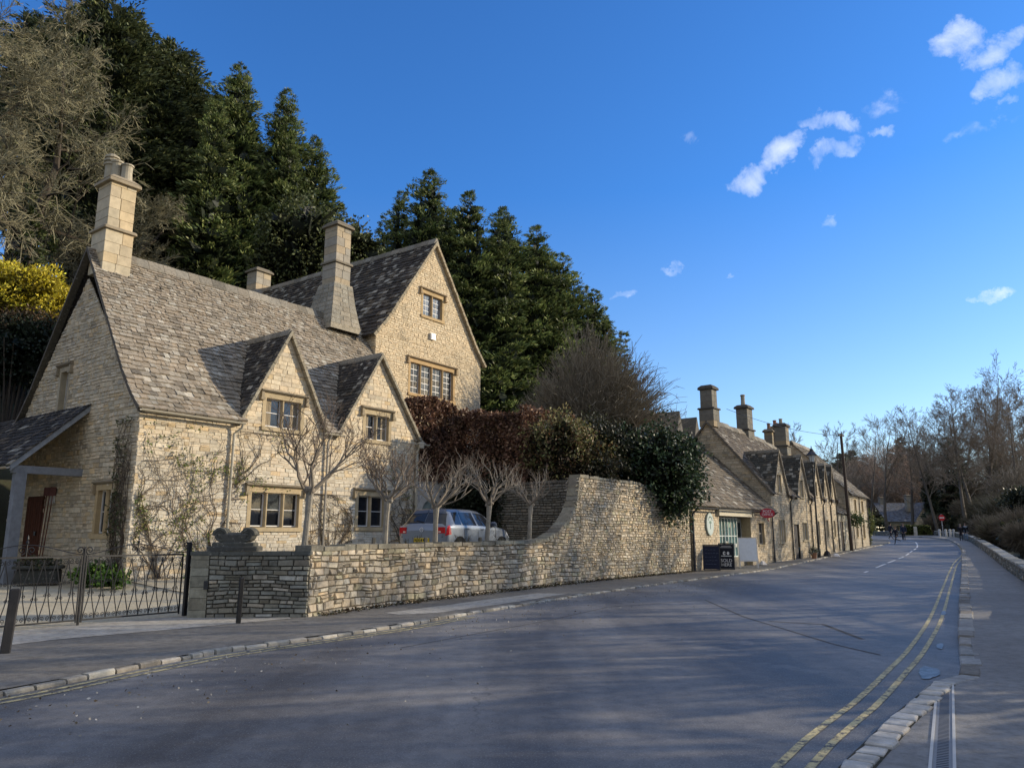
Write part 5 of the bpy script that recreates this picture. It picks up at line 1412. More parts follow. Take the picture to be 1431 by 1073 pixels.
terraced(FT2, 0, 3.7, .33, 4.05, 6.3, 220, 'third terraced cottage, with a white sash window at street level', (.9, 3.3), [(1.8, 2.35, 4.1, 5.0, 1), (1.35, 2.3, 1.05, 2.5, 1)], [], ridge_z=7.95)
terraced(FT2, 3.7, 6.1, .45, 4.1, 6.3, 230, 'fourth terraced cottage, the narrowest with its low dark downpipe', (3.8, 5.9), [(4.65, 5.05, 4.2, 5.1, 1), (4.3, 5.1, 1.5, 2.6, 2)], [], ridge_z=7.8)
terraced(FT2, 6.1, 8.2, .5, 4.15, 6.4, 240, 'fifth and last terraced cottage, next to the telegraph pole', (6.15, 8.1), [(6.95, 7.35, 4.25, 5.15, 1), (6.8, 7.5, 1.5, 2.6, 2)], [], ridge_z=7.7,
         chim=((7.9, 3.3), 7.2, 9.5, 1.0, .8, cc_, dict(band=8.0, seed=8, cap=.11, capc=(.10, .09, .075), pots=((-.1, 0, .13, .4, 0, (.38, .34, .26)),))))
# the end house, its gable towards us
f = FT2; eh = thing('end_house', 'sunlit stone house at the far end of the row, its gable end shaded', 'house', (*f.p(13.8, 0).xy, .7))
NF = -f.b; zg = .68; ez = 4.9; s0, s1 = 13.7, 21.6; dep = 8.0; rz_ = 8.9; O = f.p(0, 0)
ew = [(15.6, 16.5, 3.5, 4.4, 2), (18.9, 19.8, 3.5, 4.4, 2), (15.6, 16.5, 1.5, 2.5, 2), (18.7, 19.7, 1.4, 2.5, 2)]
mb = MB(); stone_face(mb, O, f.u, NF, [(s0, zg - .2), (s1, zg - .2), (s1, ez), (s0, ez)], [hole(q, .09) for q in ew], pal_tall, course=(.10, .16), length=(.2, .45), relief=.02, gap=.014, seed=251)
stone_face(mb, f.p(s0, 0), f.b, -f.u, [(0, zg), (dep, zg), (dep, ez), (dep / 2, rz_), (0, ez)], (), pal_gable, course=(.10, .16), length=(.2, .45), relief=.03, gap=.015, seed=252)
emit('wall', mb, M_STONE, eh)
for q in ew: window(eh, O, f.u, NF, *q, bars=1, hood=False, sur=.09, deep=.1)
mb = MB(); pr = [(-.25, -.22), (.3, .3), (dep / 2, rz_ - ez)]; L = plen(pr)
roof_face(mb, f.p(0, 0, ez + .03), f.u, f.b, pr, [(s0 - .15, 0), (s1 + .1, 0), (s1 + .1, L), (s0 - .15, L)], (), seed=253, base=(.15, .13, .10), lichen=.15)
roof_face(mb, f.p(0, dep, ez + .03), f.u, -f.b, pr, [(s0 - .15, 0), (s1 + .1, 0), (s1 + .1, L), (s0 - .15, L)], (), seed=254, exp0=.4, exp1=.3, wid=(.4, .7))
ridge(mb, f.p(s0 - .1, dep / 2, rz_ + .15), f.p(s1, dep / 2, rz_ + .12)); emit('roof', mb, M_SLATE, eh)
pipe(eh, [f.p(17.6, -.1, ez - .2), f.p(17.6, -.08, ez - .5), f.p(17.6, -.08, zg)], r=.04, col=(.05, .045, .04)); pipe(eh, [f.p(21.4, -.1, ez - .2), f.p(21.4, -.08, ez - .5), f.p(21.4, -.08, zg)], r=.04, col=(.05, .045, .04))
gutter(eh, f.p(s0, -.3, ez - .22), f.p(s1, -.3, ez - .22), col=(.08, .07, .06))
chimney(eh, f, 9.8, 4.2, 6.5, 9.6, .8, .7, (.32, .22, .14), seed=12, pots=((-.15, 0, .13, .5, 0, (.35, .16, .09)), (.2, 0, .12, .35, 0, (.35, .16, .09))), label='orange-brown chimney with two clay pots above the low link')
# low link between the last cottage and the end house
lk = thing('link_wall', 'low dark stone lean-to with a doorway, between the last terraced cottage and the end house', 'outbuilding', (*f.p(8.3, .3).xy, .55))
mb = MB(); stone_face(mb, O, f.u, NF, [(8.2, .4), (13.7, .4), (13.7, 3.2), (8.2, 3.2)], [(9.2, 10.3, .4, 2.6)], pal_moss, course=(.10, .16), length=(.2, .45), relief=.02, gap=.014, seed=261); emit('wall', mb, M_STONE, lk)
mb = MB(); obox(mb, O, f.u, NF, 9.2, 10.3, .45, 2.6, -.12, -.06, (.16, .13, .10)); emit('door', mb, M_WOOD, lk)
mb = MB(); roof_face(mb, f.p(0, 0, 3.25), f.u, f.b, [(-.2, -.12), (6, 4.2)], [(8.2, 0), (13.7, 0), (13.7, 7.0), (8.2, 7.0)], (), seed=262, base=(.06, .055, .05)); emit('roof', mb, M_SLATE, lk)
chimney(lk, f, 9.0, 4.5, 5.5, 9.3, .7, .6, (.30, .26, .19), seed=14, pots=((0, 0, .13, .5, 0, (.30, .17, .11)),))
# cottages and a house behind the row (only roofs and chimneys show)
bk = thing('rear_house', 'grey roof with two gabled dormers showing over the ridge of the terrace', 'house', (*FT.p(7, 10).xy, 1.5)); f = FT
mb = MB(); stone_face(mb, f.p(5, 11), f.u, -f.b, [(0, 2), (9, 2), (9, 7.8), (0, 7.8)], (), pal_row, far=True, seed=271); stone_face(mb, f.p(5, 11), f.b, -f.u, [(0, 2), (6, 2), (6, 7.8), (3, 9.8), (0, 7.8)], (), pal_row, far=True, seed=272); emit('wall', mb, M_STONE, bk)
mb = MB()
for i, (sx_, zt) in enumerate(((5.4, 10.1), (8.2, 10.0))):
    ob = f.p(sx_, 8.5); mb.add([f.p(sx_, 8.2, 7.5), f.p(sx_ + 1.6, 8.2, 7.5), f.p(sx_ + .8, 8.2, zt), f.p(sx_, 12, 7.5), f.p(sx_ + 1.6, 12, 7.5), f.p(sx_ + .8, 12, zt)], [(0, 1, 2), (0, 2, 5, 3), (1, 4, 5, 2)], (.14, .13, .11))
roof_face(mb, f.p(5, 11, 7.8), f.u, f.b, [(-.2, -.14), (3, 2.1)], [(-.2, 0), (9, 0), (9, 3.9), (-.2, 3.9)], (), seed=273, far=True); emit('roof', mb, M_SLATE, bk)
rh = thing('hillside_house', 'dark roof with a square yellow stone chimney, half hidden behind the ivy bush', 'house', (9.5, 60, 4)); f = Fr(8.0, 56, 55)
mb = MB(); stone_face(mb, f.p(0, 0), f.u, -f.b, [(0, 2), (11, 2), (11, 8.0), (0, 8.0)], (), pal_gable, far=True, seed=275); stone_face(mb, f.p(11, 0), f.b, f.u, [(0, 2), (6, 2), (6, 8), (3, 9.8), (0, 8)], (), pal_gable, far=True, seed=275); emit('wall', mb, M_STONE, rh)
mb = MB(); roof_face(mb, f.p(0, 0, 8.0), f.u, f.b, [(-.2, -.12), (3, 1.8)], [(-.2, 0), (11.2, 0), (11.2, 3.7), (-.2, 3.7)], (), seed=276, base=(.07, .07, .07)); emit('roof', mb, M_SLATE, rh)
chimney(rh, f, 5.6, 3, 9, 11.3, 1.0, .9, (.48, .36, .15), seed=15, cap=.06)

# ------------------------------------------------------------------ far house at the bend
f = Fr(70, 146, 62); fh = thing('far_house', 'small grey stone house with a blue-grey slate roof and two chimneys at the far bend', 'house', (*f.o.xy, 1.5)); NF = -f.b
# long side towards the road, gable on the right
def farhouse():
    O = Vector((70.0, 146.0, 1.5)); U = Vector((.985, .17, 0)).normalized(); Bk = Vector((-U.y, U.x, 0)); N = -Bk
    w, d, h, rr = 5.6, 7.0, 2.9, 6.2
    mb = MB(); wn = [(1.5, 2.4, .9, 1.9), (4.3, 5.2, .9, 1.9)]
    stone_face(mb, O, U, N, [(0, 0), (w, 0), (w, h), (0, h)], [hole((*q, 1), .09) for q in wn], pal_moss, far=True, seed=281, course=(.15, .25), length=(.3, .6))
    stone_face(mb, O + U * w - N * .0, (U + Bk * -.0), N, [(0, 0), (6.4, 0), (6.4, 2.4), (3.2, 6.3), (0, 2.4)], (), pal_gable, far=True, seed=282, course=(.15, .25), length=(.3, .6))
    emit('wall', mb, M_STONE, fh)
    for q in wn: window(fh, O, U, N, *q, 1, hood=False, sub=False)
    mb = MB(); roof_face(mb, O + Z * h, U, Bk, [(-.3, -.28), (3.3, 3.3)], [(-.2, 0), (w + .4, 0), (w + 3.2, 5.1), (-.2, 5.1)], (), seed=283, base=(.17, .19, .23), lichen=.02, wid=(.3, .5))
    for sg in (0, 1):
        roof_face(mb, O + U * (w + (0 if sg == 0 else 6.4)) + Z * 2.4 - N * .0, Bk, U * (1 if sg == 0 else -1), [(-.25, -.3), (3.2, 3.95)], [(-.15, 0), (6, 0), (6, 5.4), (-.15, 5.4)], (), seed=284, base=(.17, .19, .23), lichen=.02, wid=(.3, .5))
    emit('roof', mb, M_SLATE, fh)
    fr = Fr(O.x, O.y, 80)
    for (s_, b_, z0, z1) in ((1.6, 3.3, 5.5, 8.6), (6.0, 1.6, 6.0, 9.0)):
        chimney(fh, fr, s_, b_, z0, z1, .9, .7, (.34, .31, .25), seed=16, pots=((-.2, 0, .12, .45, 0, (.36, .25, .17)), (.2, 0, .12, .45, 0, (.36, .25, .17))))
farhouse()
# right-hand parapet
pw = thing('parapet_wall', 'low roadside stone wall with pale flat copings along the right pavement', 'wall', (16.8, 26, 0))
mb = MB(); cp = MB(); rg = random.Random(9)
PL = spline([(6.6, 9.0), (9.8, 14.0), (16.85, 26.02), (24.4, 39.24), (33.6, 56.03), (43.9, 75.13), (51.2, 90), (53.8, 100), (51.5, 122)], 6)
tot = sum(math.hypot(b[0] - a[0], b[1] - a[1]) for a, b in zip(PL[:-1], PL[1:])); s = 5.2
while s < tot - .5:
    c = cut(PL, s, s + 2.0); s += 2.0
    if len(c) < 2: break
    a, b = c[0], c[-1]; U = Vector((b[0] - a[0], b[1] - a[1], g(b[1]) - g(a[1]))); L = U.length; U.normalize(); N = Vector((-U.y, U.x, 0)).normalized(); O = Vector((a[0], a[1], g(a[1])))
    stone_face(mb, O, U, N, [(0, 0), (L, 0), (L, .52), (0, .52)], (), pal_moss, course=(.09, .16), length=(.2, .5), relief=.035, gap=.02, seed=int(s * 10), far=s > 60, backcol=(.05, .05, .04))
    obox(mb, O, U, N, 0, L, -.4, .5, -.42, -.02, (.14, .13, .10))
    x = 0
    while x < L - .02:
        l = min(rg.uniform(.45, .9), L - x); 
        if L - x - l < .2: l = L - x
        obox(cp, O, U, N, x + .01, x + l - .01, .52, .60 + rg.uniform(-.012, .015), -.46, .05 + rg.uniform(-.02, .02), jit(mix((.50, .49, .45), (.30, .29, .22), rg.random() * .6), .1, rg)); x += l
emit('wall', mb, M_DRY, pw); emit('coping', cp, M_DRY, pw)
# ------------------------------------------------------------------ foliage and branches (vectorised)
def unit(a): return a / np.maximum(1e-9, np.linalg.norm(a, axis=-1, keepdims=True))
def blades(P, D, L, W, rs):
    """one rhombic leaf or needle spray per row: base P, direction D, length L, width W"""
    n = len(P); S = unit(np.cross(D, rs.normal(size=(n, 3))))
    L = np.broadcast_to(L, (n,))[:, None]; W = np.broadcast_to(W, (n,))[:, None]
    V = np.stack([P, P + D * L * .45 + S * W * .5, P + D * L, P + D * L * .45 - S * W * .5], 1).reshape(-1, 3)
    return V, np.arange(n * 4).reshape(n, 4)
def sticks(P0, P1, R0, R1, sides=3):
    n = len(P0); D = unit(P1 - P0); A = np.where(np.abs(D[:, :1]) < .8, np.array([[1., 0, 0]]), np.array([[0, 1., 0]]))
    X = unit(np.cross(D, A)); Y = np.cross(D, X); V = []
    for (P, Rr) in ((P0, R0), (P1, R1)):
        for k in range(sides):
            a = 2 * math.pi * k / sides; V.append(P + (X * math.cos(a) + Y * math.sin(a)) * np.asarray(Rr)[:, None])
    V = np.stack(V, 1).reshape(-1, 3); b = (np.arange(n) * 2 * sides)[:, None]
    F = np.concatenate([b + np.array([[k, (k + 1) % sides, sides + (k + 1) % sides, sides + k]]) for k in range(sides)], 0)
    return V, F
def colmix(rs, n, cols, jitter=.25, w=None):
    cols = np.array(cols, float); i = rs.choice(len(cols), n, p=w); c = cols[i] * (1 + rs.uniform(-jitter, jitter, (n, 1))); return np.clip(c, 0, 1)
def join(parts):
    V = []; F = []; C = []; o = 0
    for v, f, c in parts: V.append(v); F.append(f + o); C.append(c); o += len(v)
    return np.concatenate(V), np.concatenate(F), np.concatenate(C)

LEY = [(.135, .18, .058), (.20, .25, .08), (.065, .095, .034), (.34, .36, .13)]
def conifer(name, label, loc, H, Rm, seed, dens=1.0, leaders=3, cols=LEY, up=.25, power=.75, base=.04, inner=True, blade=(.24, .46), bw=.075, group=None, trunk=True, tilt=0):
    rs = np.random.RandomState(seed); root = thing(name, label, 'tree', tuple(loc), group)
    parts = []; L = [(0, 0, 1.0, 1.0)]
    for k in range(leaders - 1):
        a = rs.uniform(0, 6.28); L.append((math.cos(a) * Rm * rs.uniform(.35, .62), math.sin(a) * Rm * rs.uniform(.35, .62), rs.uniform(.74, .96), rs.uniform(.5, .72)))
    for lx, ly, lh, lr in L:
        h = H * lh; r = Rm * lr; nb = int(dens * (h * r) * 4.6)
        t = rs.uniform(base, 1, nb) ** .9; Rr = r * (1 - t) ** power * np.minimum(1, (t - base + .04) * 9) + .12
        az = rs.uniform(0, 6.283, nb); lob = 1 + .16 * np.sin(az * 3 + t * 17 + seed) + .13 * np.sin(az * 5 - t * 29); ln = Rr * rs.uniform(.60, 1.24, nb) * lob
        out = np.stack([np.cos(az), np.sin(az), rs.normal(up, .15, nb)], 1); out = unit(out)
        org = np.stack([np.full(nb, lx * 1.0), np.full(nb, ly * 1.0), t * h], 1)
        clump = rs.uniform(.55, 1.35, nb)
        K = 8
        for k in range(K):
            s = .38 + .62 * (k + rs.uniform(0, 1, nb)) / K
            p = org + out * (ln * s)[:, None] + np.array([0, 0, -1.0]) * (.10 * ln * s ** 2)[:, None]
            B = 7; wd = .30 * (1.25 - s)[:, None] * np.clip(ln, .6, 2.2)[:, None]
            lat = unit(np.stack([-out[:, 1], out[:, 0], np.zeros(nb)], 1)); PP = np.repeat(p, B, 0) + np.repeat(lat * wd, B, 0) * rs.normal(0, 1, (nb * B, 1)) + rs.normal(0, .05, (nb * B, 3))
            DD = unit(np.repeat(out, B, 0) * 1.0 + np.repeat(lat, B, 0) * rs.normal(0, .55, (nb * B, 1)) + rs.normal(0, .18, (nb * B, 3)) + np.array([0, 0, .08]))
            sc = np.repeat(np.clip(ln / 2.2, .5, 1.0), B); V, F = blades(PP, DD, rs.uniform(*blade, nb * B) * sc, bw * rs.uniform(.7, 1.5, nb * B) * sc * 1.2, rs)
            c = colmix(rs, nb * B, cols, .3, [.35, .3, .2, .15] if len(cols) == 4 else None) * np.repeat(clump, B)[:, None] * (.5 + .6 * np.repeat(s, B))[:, None]  # lit tips and shaded inner sprays put into the blade colour
            parts.append((V, F, np.clip(c, 0, 1)))
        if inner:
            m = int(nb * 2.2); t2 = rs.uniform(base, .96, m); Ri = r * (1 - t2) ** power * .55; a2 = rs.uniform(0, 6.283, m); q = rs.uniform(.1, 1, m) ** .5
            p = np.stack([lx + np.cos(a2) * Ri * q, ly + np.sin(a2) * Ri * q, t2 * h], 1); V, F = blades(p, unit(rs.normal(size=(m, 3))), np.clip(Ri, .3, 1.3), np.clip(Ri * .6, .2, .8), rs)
            parts.append((V, F, np.tile(np.array([[.016, .024, .011]]), (m, 1))))  # dark blades added inside the crown to block light
    V, F, C = join(parts); V = V + np.array(loc); emit_np('crown', V, F, C, M_LEAF, root)
    if trunk:
        mb = MB(); l = Vector(loc); tube(mb, [l - Z * .5, l + Z * H * .3, l + Z * H * .7, l + Z * H * .93], [Rm * .09, Rm * .07, Rm * .035, .02], 7, (.09, .07, .05)); emit('trunk', mb, M_BARK, root)
    return root

def branch_segs(seed, H, r0, twig_wig=None, br=(.45, .65), trunk_h=.35, nlimb=9, levels=3, spread=.8, kids=(5, 5, 4), lean=(0, 0), wig=.10, up=.35, taper=.6, minr=.008, forks=1, droop=0.0, llen=.42, keep_leader=True):
    rs = np.random.RandomState(seed); S = []
    def limb(p, d, L, r, lvl, nseg):
        pts = [p.copy()]; rad = [r]; dd = d.copy()
        for k in range(nseg):
            dd = unit(dd + rs.normal(0, wig if lvl == 0 else (twig_wig or wig), 3) + np.array([0, 0, (up * .12 if lvl > 0 else .02) - droop * lvl * .1])); q = pts[-1] + dd * L / nseg
            rr = max(minr, r * (1 - (.9 if lvl == 0 and keep_leader else 1 - taper * .55) * (k + 1) / nseg)); S.append((pts[-1], q, rad[-1], rr, lvl)); pts.append(q); rad.append(rr)
        return pts, rad, dd
    def grow(p, d, L, r, lvl):
        nseg = (5, 4, 3, 2, 2)[min(lvl, 4)]; pts, rad, dd = limb(p, d, L, r, lvl, nseg)
        if lvl >= levels: return
        n = kids[min(lvl - 1, len(kids) - 1)]
        for i in range(n):
            t = rs.uniform(.25, 1.0) if i < n - 1 else 1.0
            f = t * nseg; k = min(int(f), nseg - 1); q = pts[k] + (pts[k + 1] - pts[k]) * (f - k)
            base = unit(pts[k + 1] - pts[k]); side = unit(np.cross(base, rs.normal(size=3)))
            grow(q, unit(base + side * rs.uniform(.45, 1.1) * spread + np.array([0, 0, up * .3])), L * rs.uniform(.42, .7) * (1.15 - .4 * t), max(minr, r * rs.uniform(.4, .6)), lvl + 1)
    d0 = unit(np.array([lean[0], lean[1], 1.0])); p0 = np.zeros(3)
    tp, tr, td = limb(p0, d0, H * (.92 if keep_leader else trunk_h), r0, 0, 9)
    for i in range(nlimb):
        t = trunk_h + (1 - trunk_h) * (i + rs.uniform(0, .9)) / nlimb if keep_leader else rs.uniform(.9, 1.0)
        f = min(t, .999) * 9; k = int(f); q = tp[k] + (tp[k + 1] - tp[k]) * (f - k); a = i * 2.4 + rs.uniform(-.5, .5)
        side = np.array([math.cos(a), math.sin(a), 0]); el = rs.uniform(.35, .9) if keep_leader else rs.uniform(.5, 1.5)
        Lm = H * llen * (1 - (t - trunk_h) * .72 if keep_leader else 1) * rs.uniform(.75, 1.1)
        grow(q, unit(side * spread + np.array([0, 0, el * (up + .5)]) + d0 * .2), Lm, max(minr, tr[k] * rs.uniform(*br)), 1)
    return S
def segs_mesh(S, loc, col, tipcol=None, sides=3, lv=None):
    S = [s for s in S if lv is None or s[4] in lv]
    P0 = np.array([s[0] for s in S]) + np.array(loc); P1 = np.array([s[1] for s in S]) + np.array(loc); R0 = np.array([s[2] for s in S]); R1 = np.array([s[3] for s in S])
    V, F = sticks(P0, P1, R0, R1, sides); t = np.clip(1 - R0 / .05, 0, 1)[:, None]; c = np.array([col]) * (1 - t) + np.array([tipcol or col]) * t
    rs = np.random.RandomState(len(S)); c = c * rs.uniform(.75, 1.25, (len(S), 1)); return V, F, np.tile(c, (sides, 1))
def bare_tree(name, label, loc, H, r0, seed, col=(.13, .11, .085), tip=(.17, .14, .11), group=None, leaves=None, cat='tree', **kw):
    S = branch_segs(seed, H, r0, **kw); root = thing(name, label, cat, tuple(loc), group)
    V, F, C = segs_mesh(S, loc, col, tip, 6, (0,)); emit_np('trunk', V, F, C, M_BARK, root)
    V, F, C = segs_mesh(S, loc, col, tip, 3, (1, 2, 3, 4, 5)); emit_np('branches', V, F, C, M_TWIG, root)
    if leaves:
        n, size, cols, lo, hi = leaves; rs = np.random.RandomState(seed + 5); T = [s for s in S if s[4] >= lo]; i = rs.randint(0, len(T), n)
        P = np.array([T[k][1] for k in i]) + np.array(loc) + rs.normal(0, .12, (n, 3)); V, F = blades(P, unit(rs.normal(size=(n, 3))), size * rs.uniform(.6, 1.3, n), size * .6, rs)
        emit_np('foliage', V, F, colmix(rs, n, cols), M_LEAF, root)
    return root

def leaf_cloud(loc, rad, n, size, cols, seed, lump=.22, shell=.55, flat=0, asp=.6, drop=0, w=None, freq=3.0):
    rs = np.random.RandomState(seed); D = unit(rs.normal(size=(n, 3))); f = freq
    k = 1 + lump * (np.sin(D[:, 0] * f * 2 + seed) * np.cos(D[:, 1] * f * 1.7 + seed * 2) + .7 * np.sin(D[:, 2] * f * 2.6 + D[:, 0] * 4 + seed) + .5 * np.sin(D[:, 1] * f * 4.1 - D[:, 2] * 5))
    r = (shell + (1 - shell) * rs.uniform(0, 1, n) ** .6) * k; P = D * r[:, None] * np.array(rad) + np.array(loc)
    if flat: P[:, 2] = np.maximum(P[:, 2], flat)
    dirs = unit(D * .7 + rs.normal(0, .8, (n, 3)) + np.array([0, 0, -drop])); V, F = blades(P, dirs, size * rs.uniform(.6, 1.35, n), size * asp * rs.uniform(.7, 1.3, n), rs)
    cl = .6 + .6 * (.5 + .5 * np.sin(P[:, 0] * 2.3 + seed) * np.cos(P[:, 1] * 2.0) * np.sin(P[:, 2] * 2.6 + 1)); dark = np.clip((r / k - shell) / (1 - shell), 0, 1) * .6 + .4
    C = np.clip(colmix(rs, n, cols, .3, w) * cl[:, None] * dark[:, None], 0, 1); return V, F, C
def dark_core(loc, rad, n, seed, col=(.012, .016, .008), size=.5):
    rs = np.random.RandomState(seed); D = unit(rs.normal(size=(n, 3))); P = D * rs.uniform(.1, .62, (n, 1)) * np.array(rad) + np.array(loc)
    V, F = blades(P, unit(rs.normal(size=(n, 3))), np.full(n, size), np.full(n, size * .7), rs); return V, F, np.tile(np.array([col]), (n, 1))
def bush(name, label, loc, base_z, rads, n, size, cols, seed, cat='bush', mat=None, group=None, core=(.012, .016, .008), stems=6, stemcol=(.09, .07, .05), **kw):
    """rads: list of (offset, radii) lobes round loc"""
    root = thing(name, label, cat, (loc[0], loc[1], base_z), group); parts = []; tot = sum(r[1][0] * r[1][2] for r in rads)
    for i, (o, r) in enumerate(rads):
        c = (loc[0] + o[0], loc[1] + o[1], loc[2] + o[2]); k = r[0] * r[2] / tot
        parts.append(leaf_cloud(c, r, int(n * k), size, cols, seed + i * 7, **kw))
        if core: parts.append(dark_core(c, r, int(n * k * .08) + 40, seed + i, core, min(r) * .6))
    V, F, C = join(parts); emit_np('foliage', V, F, C, mat or M_LEAF, root)
    mb = MB(); rg = random.Random(seed); l = Vector((loc[0], loc[1], base_z))
    for k in range(stems):
        a = rg.uniform(0, 6.28); t = Vector((math.cos(a), math.sin(a), 0)) * rg.uniform(.1, .5) * rads[0][1][0]; tube(mb, [l + t * .2 - Z * .1, l + t * .6 + Z * (loc[2] - base_z) * .6, l + t + Z * (loc[2] - base_z) * 1.1], [.05, .035, .015], 5, stemcol)
    emit('stems', mb, M_BARK, root); return root
# ------------------------------------------------------------------ planting, laid out tree by tree
def top_at(u, v, Y):
    p = atY(u, v, Y); return p, hill(p.x, p.y)
# dark conifers on the slope to the right of the tall house
G1 = 'dense conifers on the slope behind the tall house'
for i, (u, v, Y, Rm, ld, lb) in enumerate(((562, 268, 60, 3.1, 3, 'leftmost of the dark conifers right of the chimney, its top over the tall house roof'), (600, 240, 56, 4.2, 4, 'tallest of the dark conifers beside the tall house'), (655, 270, 55, 4.2, 3, 'dark conifer directly right of the tallest one by the tall house'),
        (703, 293, 57, 4.3, 3, 'dark conifer rising above the right verge of the tall house'), (748, 318, 58, 4.5, 3, 'conifer in the middle of the descending dark row'), (782, 356, 59, 4.2, 3, 'conifer above the round bare bush, in the descending dark row'),
        (815, 400, 61, 3.9, 3, 'second to last conifer of the descending dark row'), (845, 450, 63, 3.3, 2, 'last and lowest conifer of the descending dark row'))):
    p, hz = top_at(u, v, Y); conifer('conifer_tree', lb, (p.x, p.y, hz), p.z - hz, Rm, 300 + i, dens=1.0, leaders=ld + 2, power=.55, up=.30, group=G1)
# conifers behind the low cottage
G2 = 'dark evergreens behind the low cottage'
for i, (u, v, Y, Rm, ld, lb, sp) in enumerate(((338, 92, 52, 4.6, 3, 'tall spired conifer with the sharpest top, behind the low cottage roof', .58), (402, 128, 54, 4.0, 3, 'narrow conifer just right of the sharp spired one', .58), (440, 196, 56, 4.0, 2, 'shorter conifer left of the square chimney', .5), (458, 268, 57, 2.7, 2, 'lowest conifer touching the square chimney', .5))):
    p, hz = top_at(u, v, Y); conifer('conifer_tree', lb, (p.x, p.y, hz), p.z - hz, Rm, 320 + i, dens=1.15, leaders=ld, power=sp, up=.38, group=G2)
CED = [(.07, .088, .035), (.105, .125, .048), (.038, .052, .022), (.17, .18, .07)]
for i, (u, v, Y, Rm, lb) in enumerate(((158, 14, 50, 8.2, 'broad dark cedar with layered boughs behind the pale twiggy tree'), (240, 70, 54, 7.2, 'broad dark cedar whose crown slopes down above the low cottage ridge'), (296, 140, 57, 6.0, 'smaller dark cedar below the spired conifer'), (60, 30, 58, 7.0, 'dark cedar at the upper left corner, behind bare branches'))):
    p, hz = top_at(u, v, Y); conifer('cedar_tree', lb, (p.x, p.y, hz), p.z - hz, Rm, 340 + i, dens=.85 if i < 3 else .6, leaders=3, power=.36, up=.08, base=.26, cols=CED, blade=(.24, .5), bw=.085, group=G2)
# paler broadleaved evergreen in front of the conifers, left of the square chimney
p = atY(425, 335, 46); bush('holm_oak', 'paler green leafy tree between the conifers and the square chimney', (p.x, p.y, p.z - .5), hill(p.x, p.y), [((0, 0, 0), (2.6, 2.6, 3.4)), ((2.2, 1.2, .4), (1.9, 1.9, 2.4)), ((-1.8, .5, -1.2), (1.8, 1.8, 2.4))], 9000, .22, [(.13, .15, .05), (.18, .20, .08), (.07, .09, .035)], 361, cat='tree', stems=4)
p = atY(505, 345, 47); bush('holm_oak', 'small light green tree just right of the square chimney', (p.x, p.y, p.z - .6), hill(p.x, p.y), [((0, 0, 0), (1.5, 1.5, 1.6)), ((-1.5, 0, -.8), (1.6, 1.6, 1.9))], 4200, .2, [(.15, .17, .055), (.20, .22, .08), (.08, .10, .035)], 362, cat='tree', stems=3)
# pale, lichen-covered deciduous tree at the upper left
LICH = (.31, .285, .175)
for i, (u, v, Y, H_, lb, ln) in enumerate(((50, -10, 37, 20, 'tall bare tree with dense pale lichened twigs in the upper left corner', (0, 0)), (-60, -30, 34, 20, 'bare dark-trunked tree at the left edge of the picture', (.12, 0)), (128, 165, 41, 15, 'smaller bare pale-twigged tree behind the left chimney pots', (-.12, 0)))):
    p, hz = top_at(u, v, Y); bare_tree('bare_tree', lb, (p.x, p.y, hz), p.z - hz, .42, 371 + i, col=(.07, .055, .04), tip=LICH, trunk_h=.34, nlimb=19, levels=4, kids=(7, 7, 7), spread=1.05, up=.14, wig=.12, twig_wig=.30, br=(.3, .5), llen=.27, minr=.011, lean=ln, group='bare trees above the cottage')
p = atY(50, 292, 36); conifer('young_conifer', 'small feathery young conifer above the yellow bush', (p.x, p.y, hill(p.x, p.y)), p.z - hill(p.x, p.y), 1.9, 380, dens=1.2, leaders=2, power=.9, cols=[(.06, .085, .025), (.09, .11, .035), (.035, .05, .018), (.11, .12, .04)])
p = atY(42, 402, 33); bush('golden_bush', 'bright yellow golden conifer bush left of the cottage gable', (p.x, p.y, p.z - .3), hill(p.x, p.y), [((0, 0, 0), (1.9, 1.6, 1.35)), ((-2.0, 0, .3), (1.6, 1.5, 1.3)), ((.9, .2, -.7), (1.2, 1.2, .9))], 15000, .17, [(.78, .62, .04), (.90, .76, .07), (.52, .42, .04)], 381, asp=.35, core=(.10, .08, .01))
p = atY(20, 448, 32); bush('shrub', 'dull brown shrub below the yellow bush', (p.x, p.y, p.z - .3), hill(p.x, p.y), [((0, 0, 0), (2.6, 1.3, .8))], 5000, .14, [(.15, .09, .045), (.10, .07, .035)], 382, asp=.4)
p = atY(25, 480, 31); bush('evergreen_hedge', 'very dark evergreen hedge at the left edge below the yellow bush', (p.x, p.y, p.z - .4), hill(p.x, p.y), [((0, 0, 0), (2.6, 1.3, 1.5)), ((-3, 0, 0), (2.2, 1.3, 1.5))], 9000, .15, [(.018, .028, .012), (.028, .04, .016)], 383, cat='hedge')
# outbuilding behind the porch, and the pierced wall above it
f = FA
ob_ = thing('outbuilding', 'low outbuilding with a dark lichen-flecked stone roof at the left edge', 'outbuilding', (*f.p(-5, 9).xy, .5))
mb = MB(); roof_face(mb, f.p(-11, 7.9, 4.45), f.u, f.b, [(-.2, -.14), (3.6, 2.6)], [(0, 0), (10.6, 0), (10.6, 4.6), (0, 4.6)], (), seed=391, exp0=.2, exp1=.13, wid=(.15, .3), lichen=.14, base=(.045, .042, .042)); ridge(mb, f.p(-11, 11.5, 7.15), f.p(-.4, 11.5, 7.15), w=.14); emit('roof', mb, M_SLATE, ob_)
mb = MB(); stone_face(mb, f.p(-11, 8.0), f.u, -f.b, [(0, .3), (10.6, .3), (10.6, 4.4), (0, 4.4)], (), pal_moss, seed=392, far=True); emit('wall', mb, M_STONE, ob_)
bw_ = thing('pierced_wall', 'pale low wall with a row of rounded niches above the outbuilding roof', 'wall', (*f.p(-3, 12.6).xy, 6.6))
mb = MB()
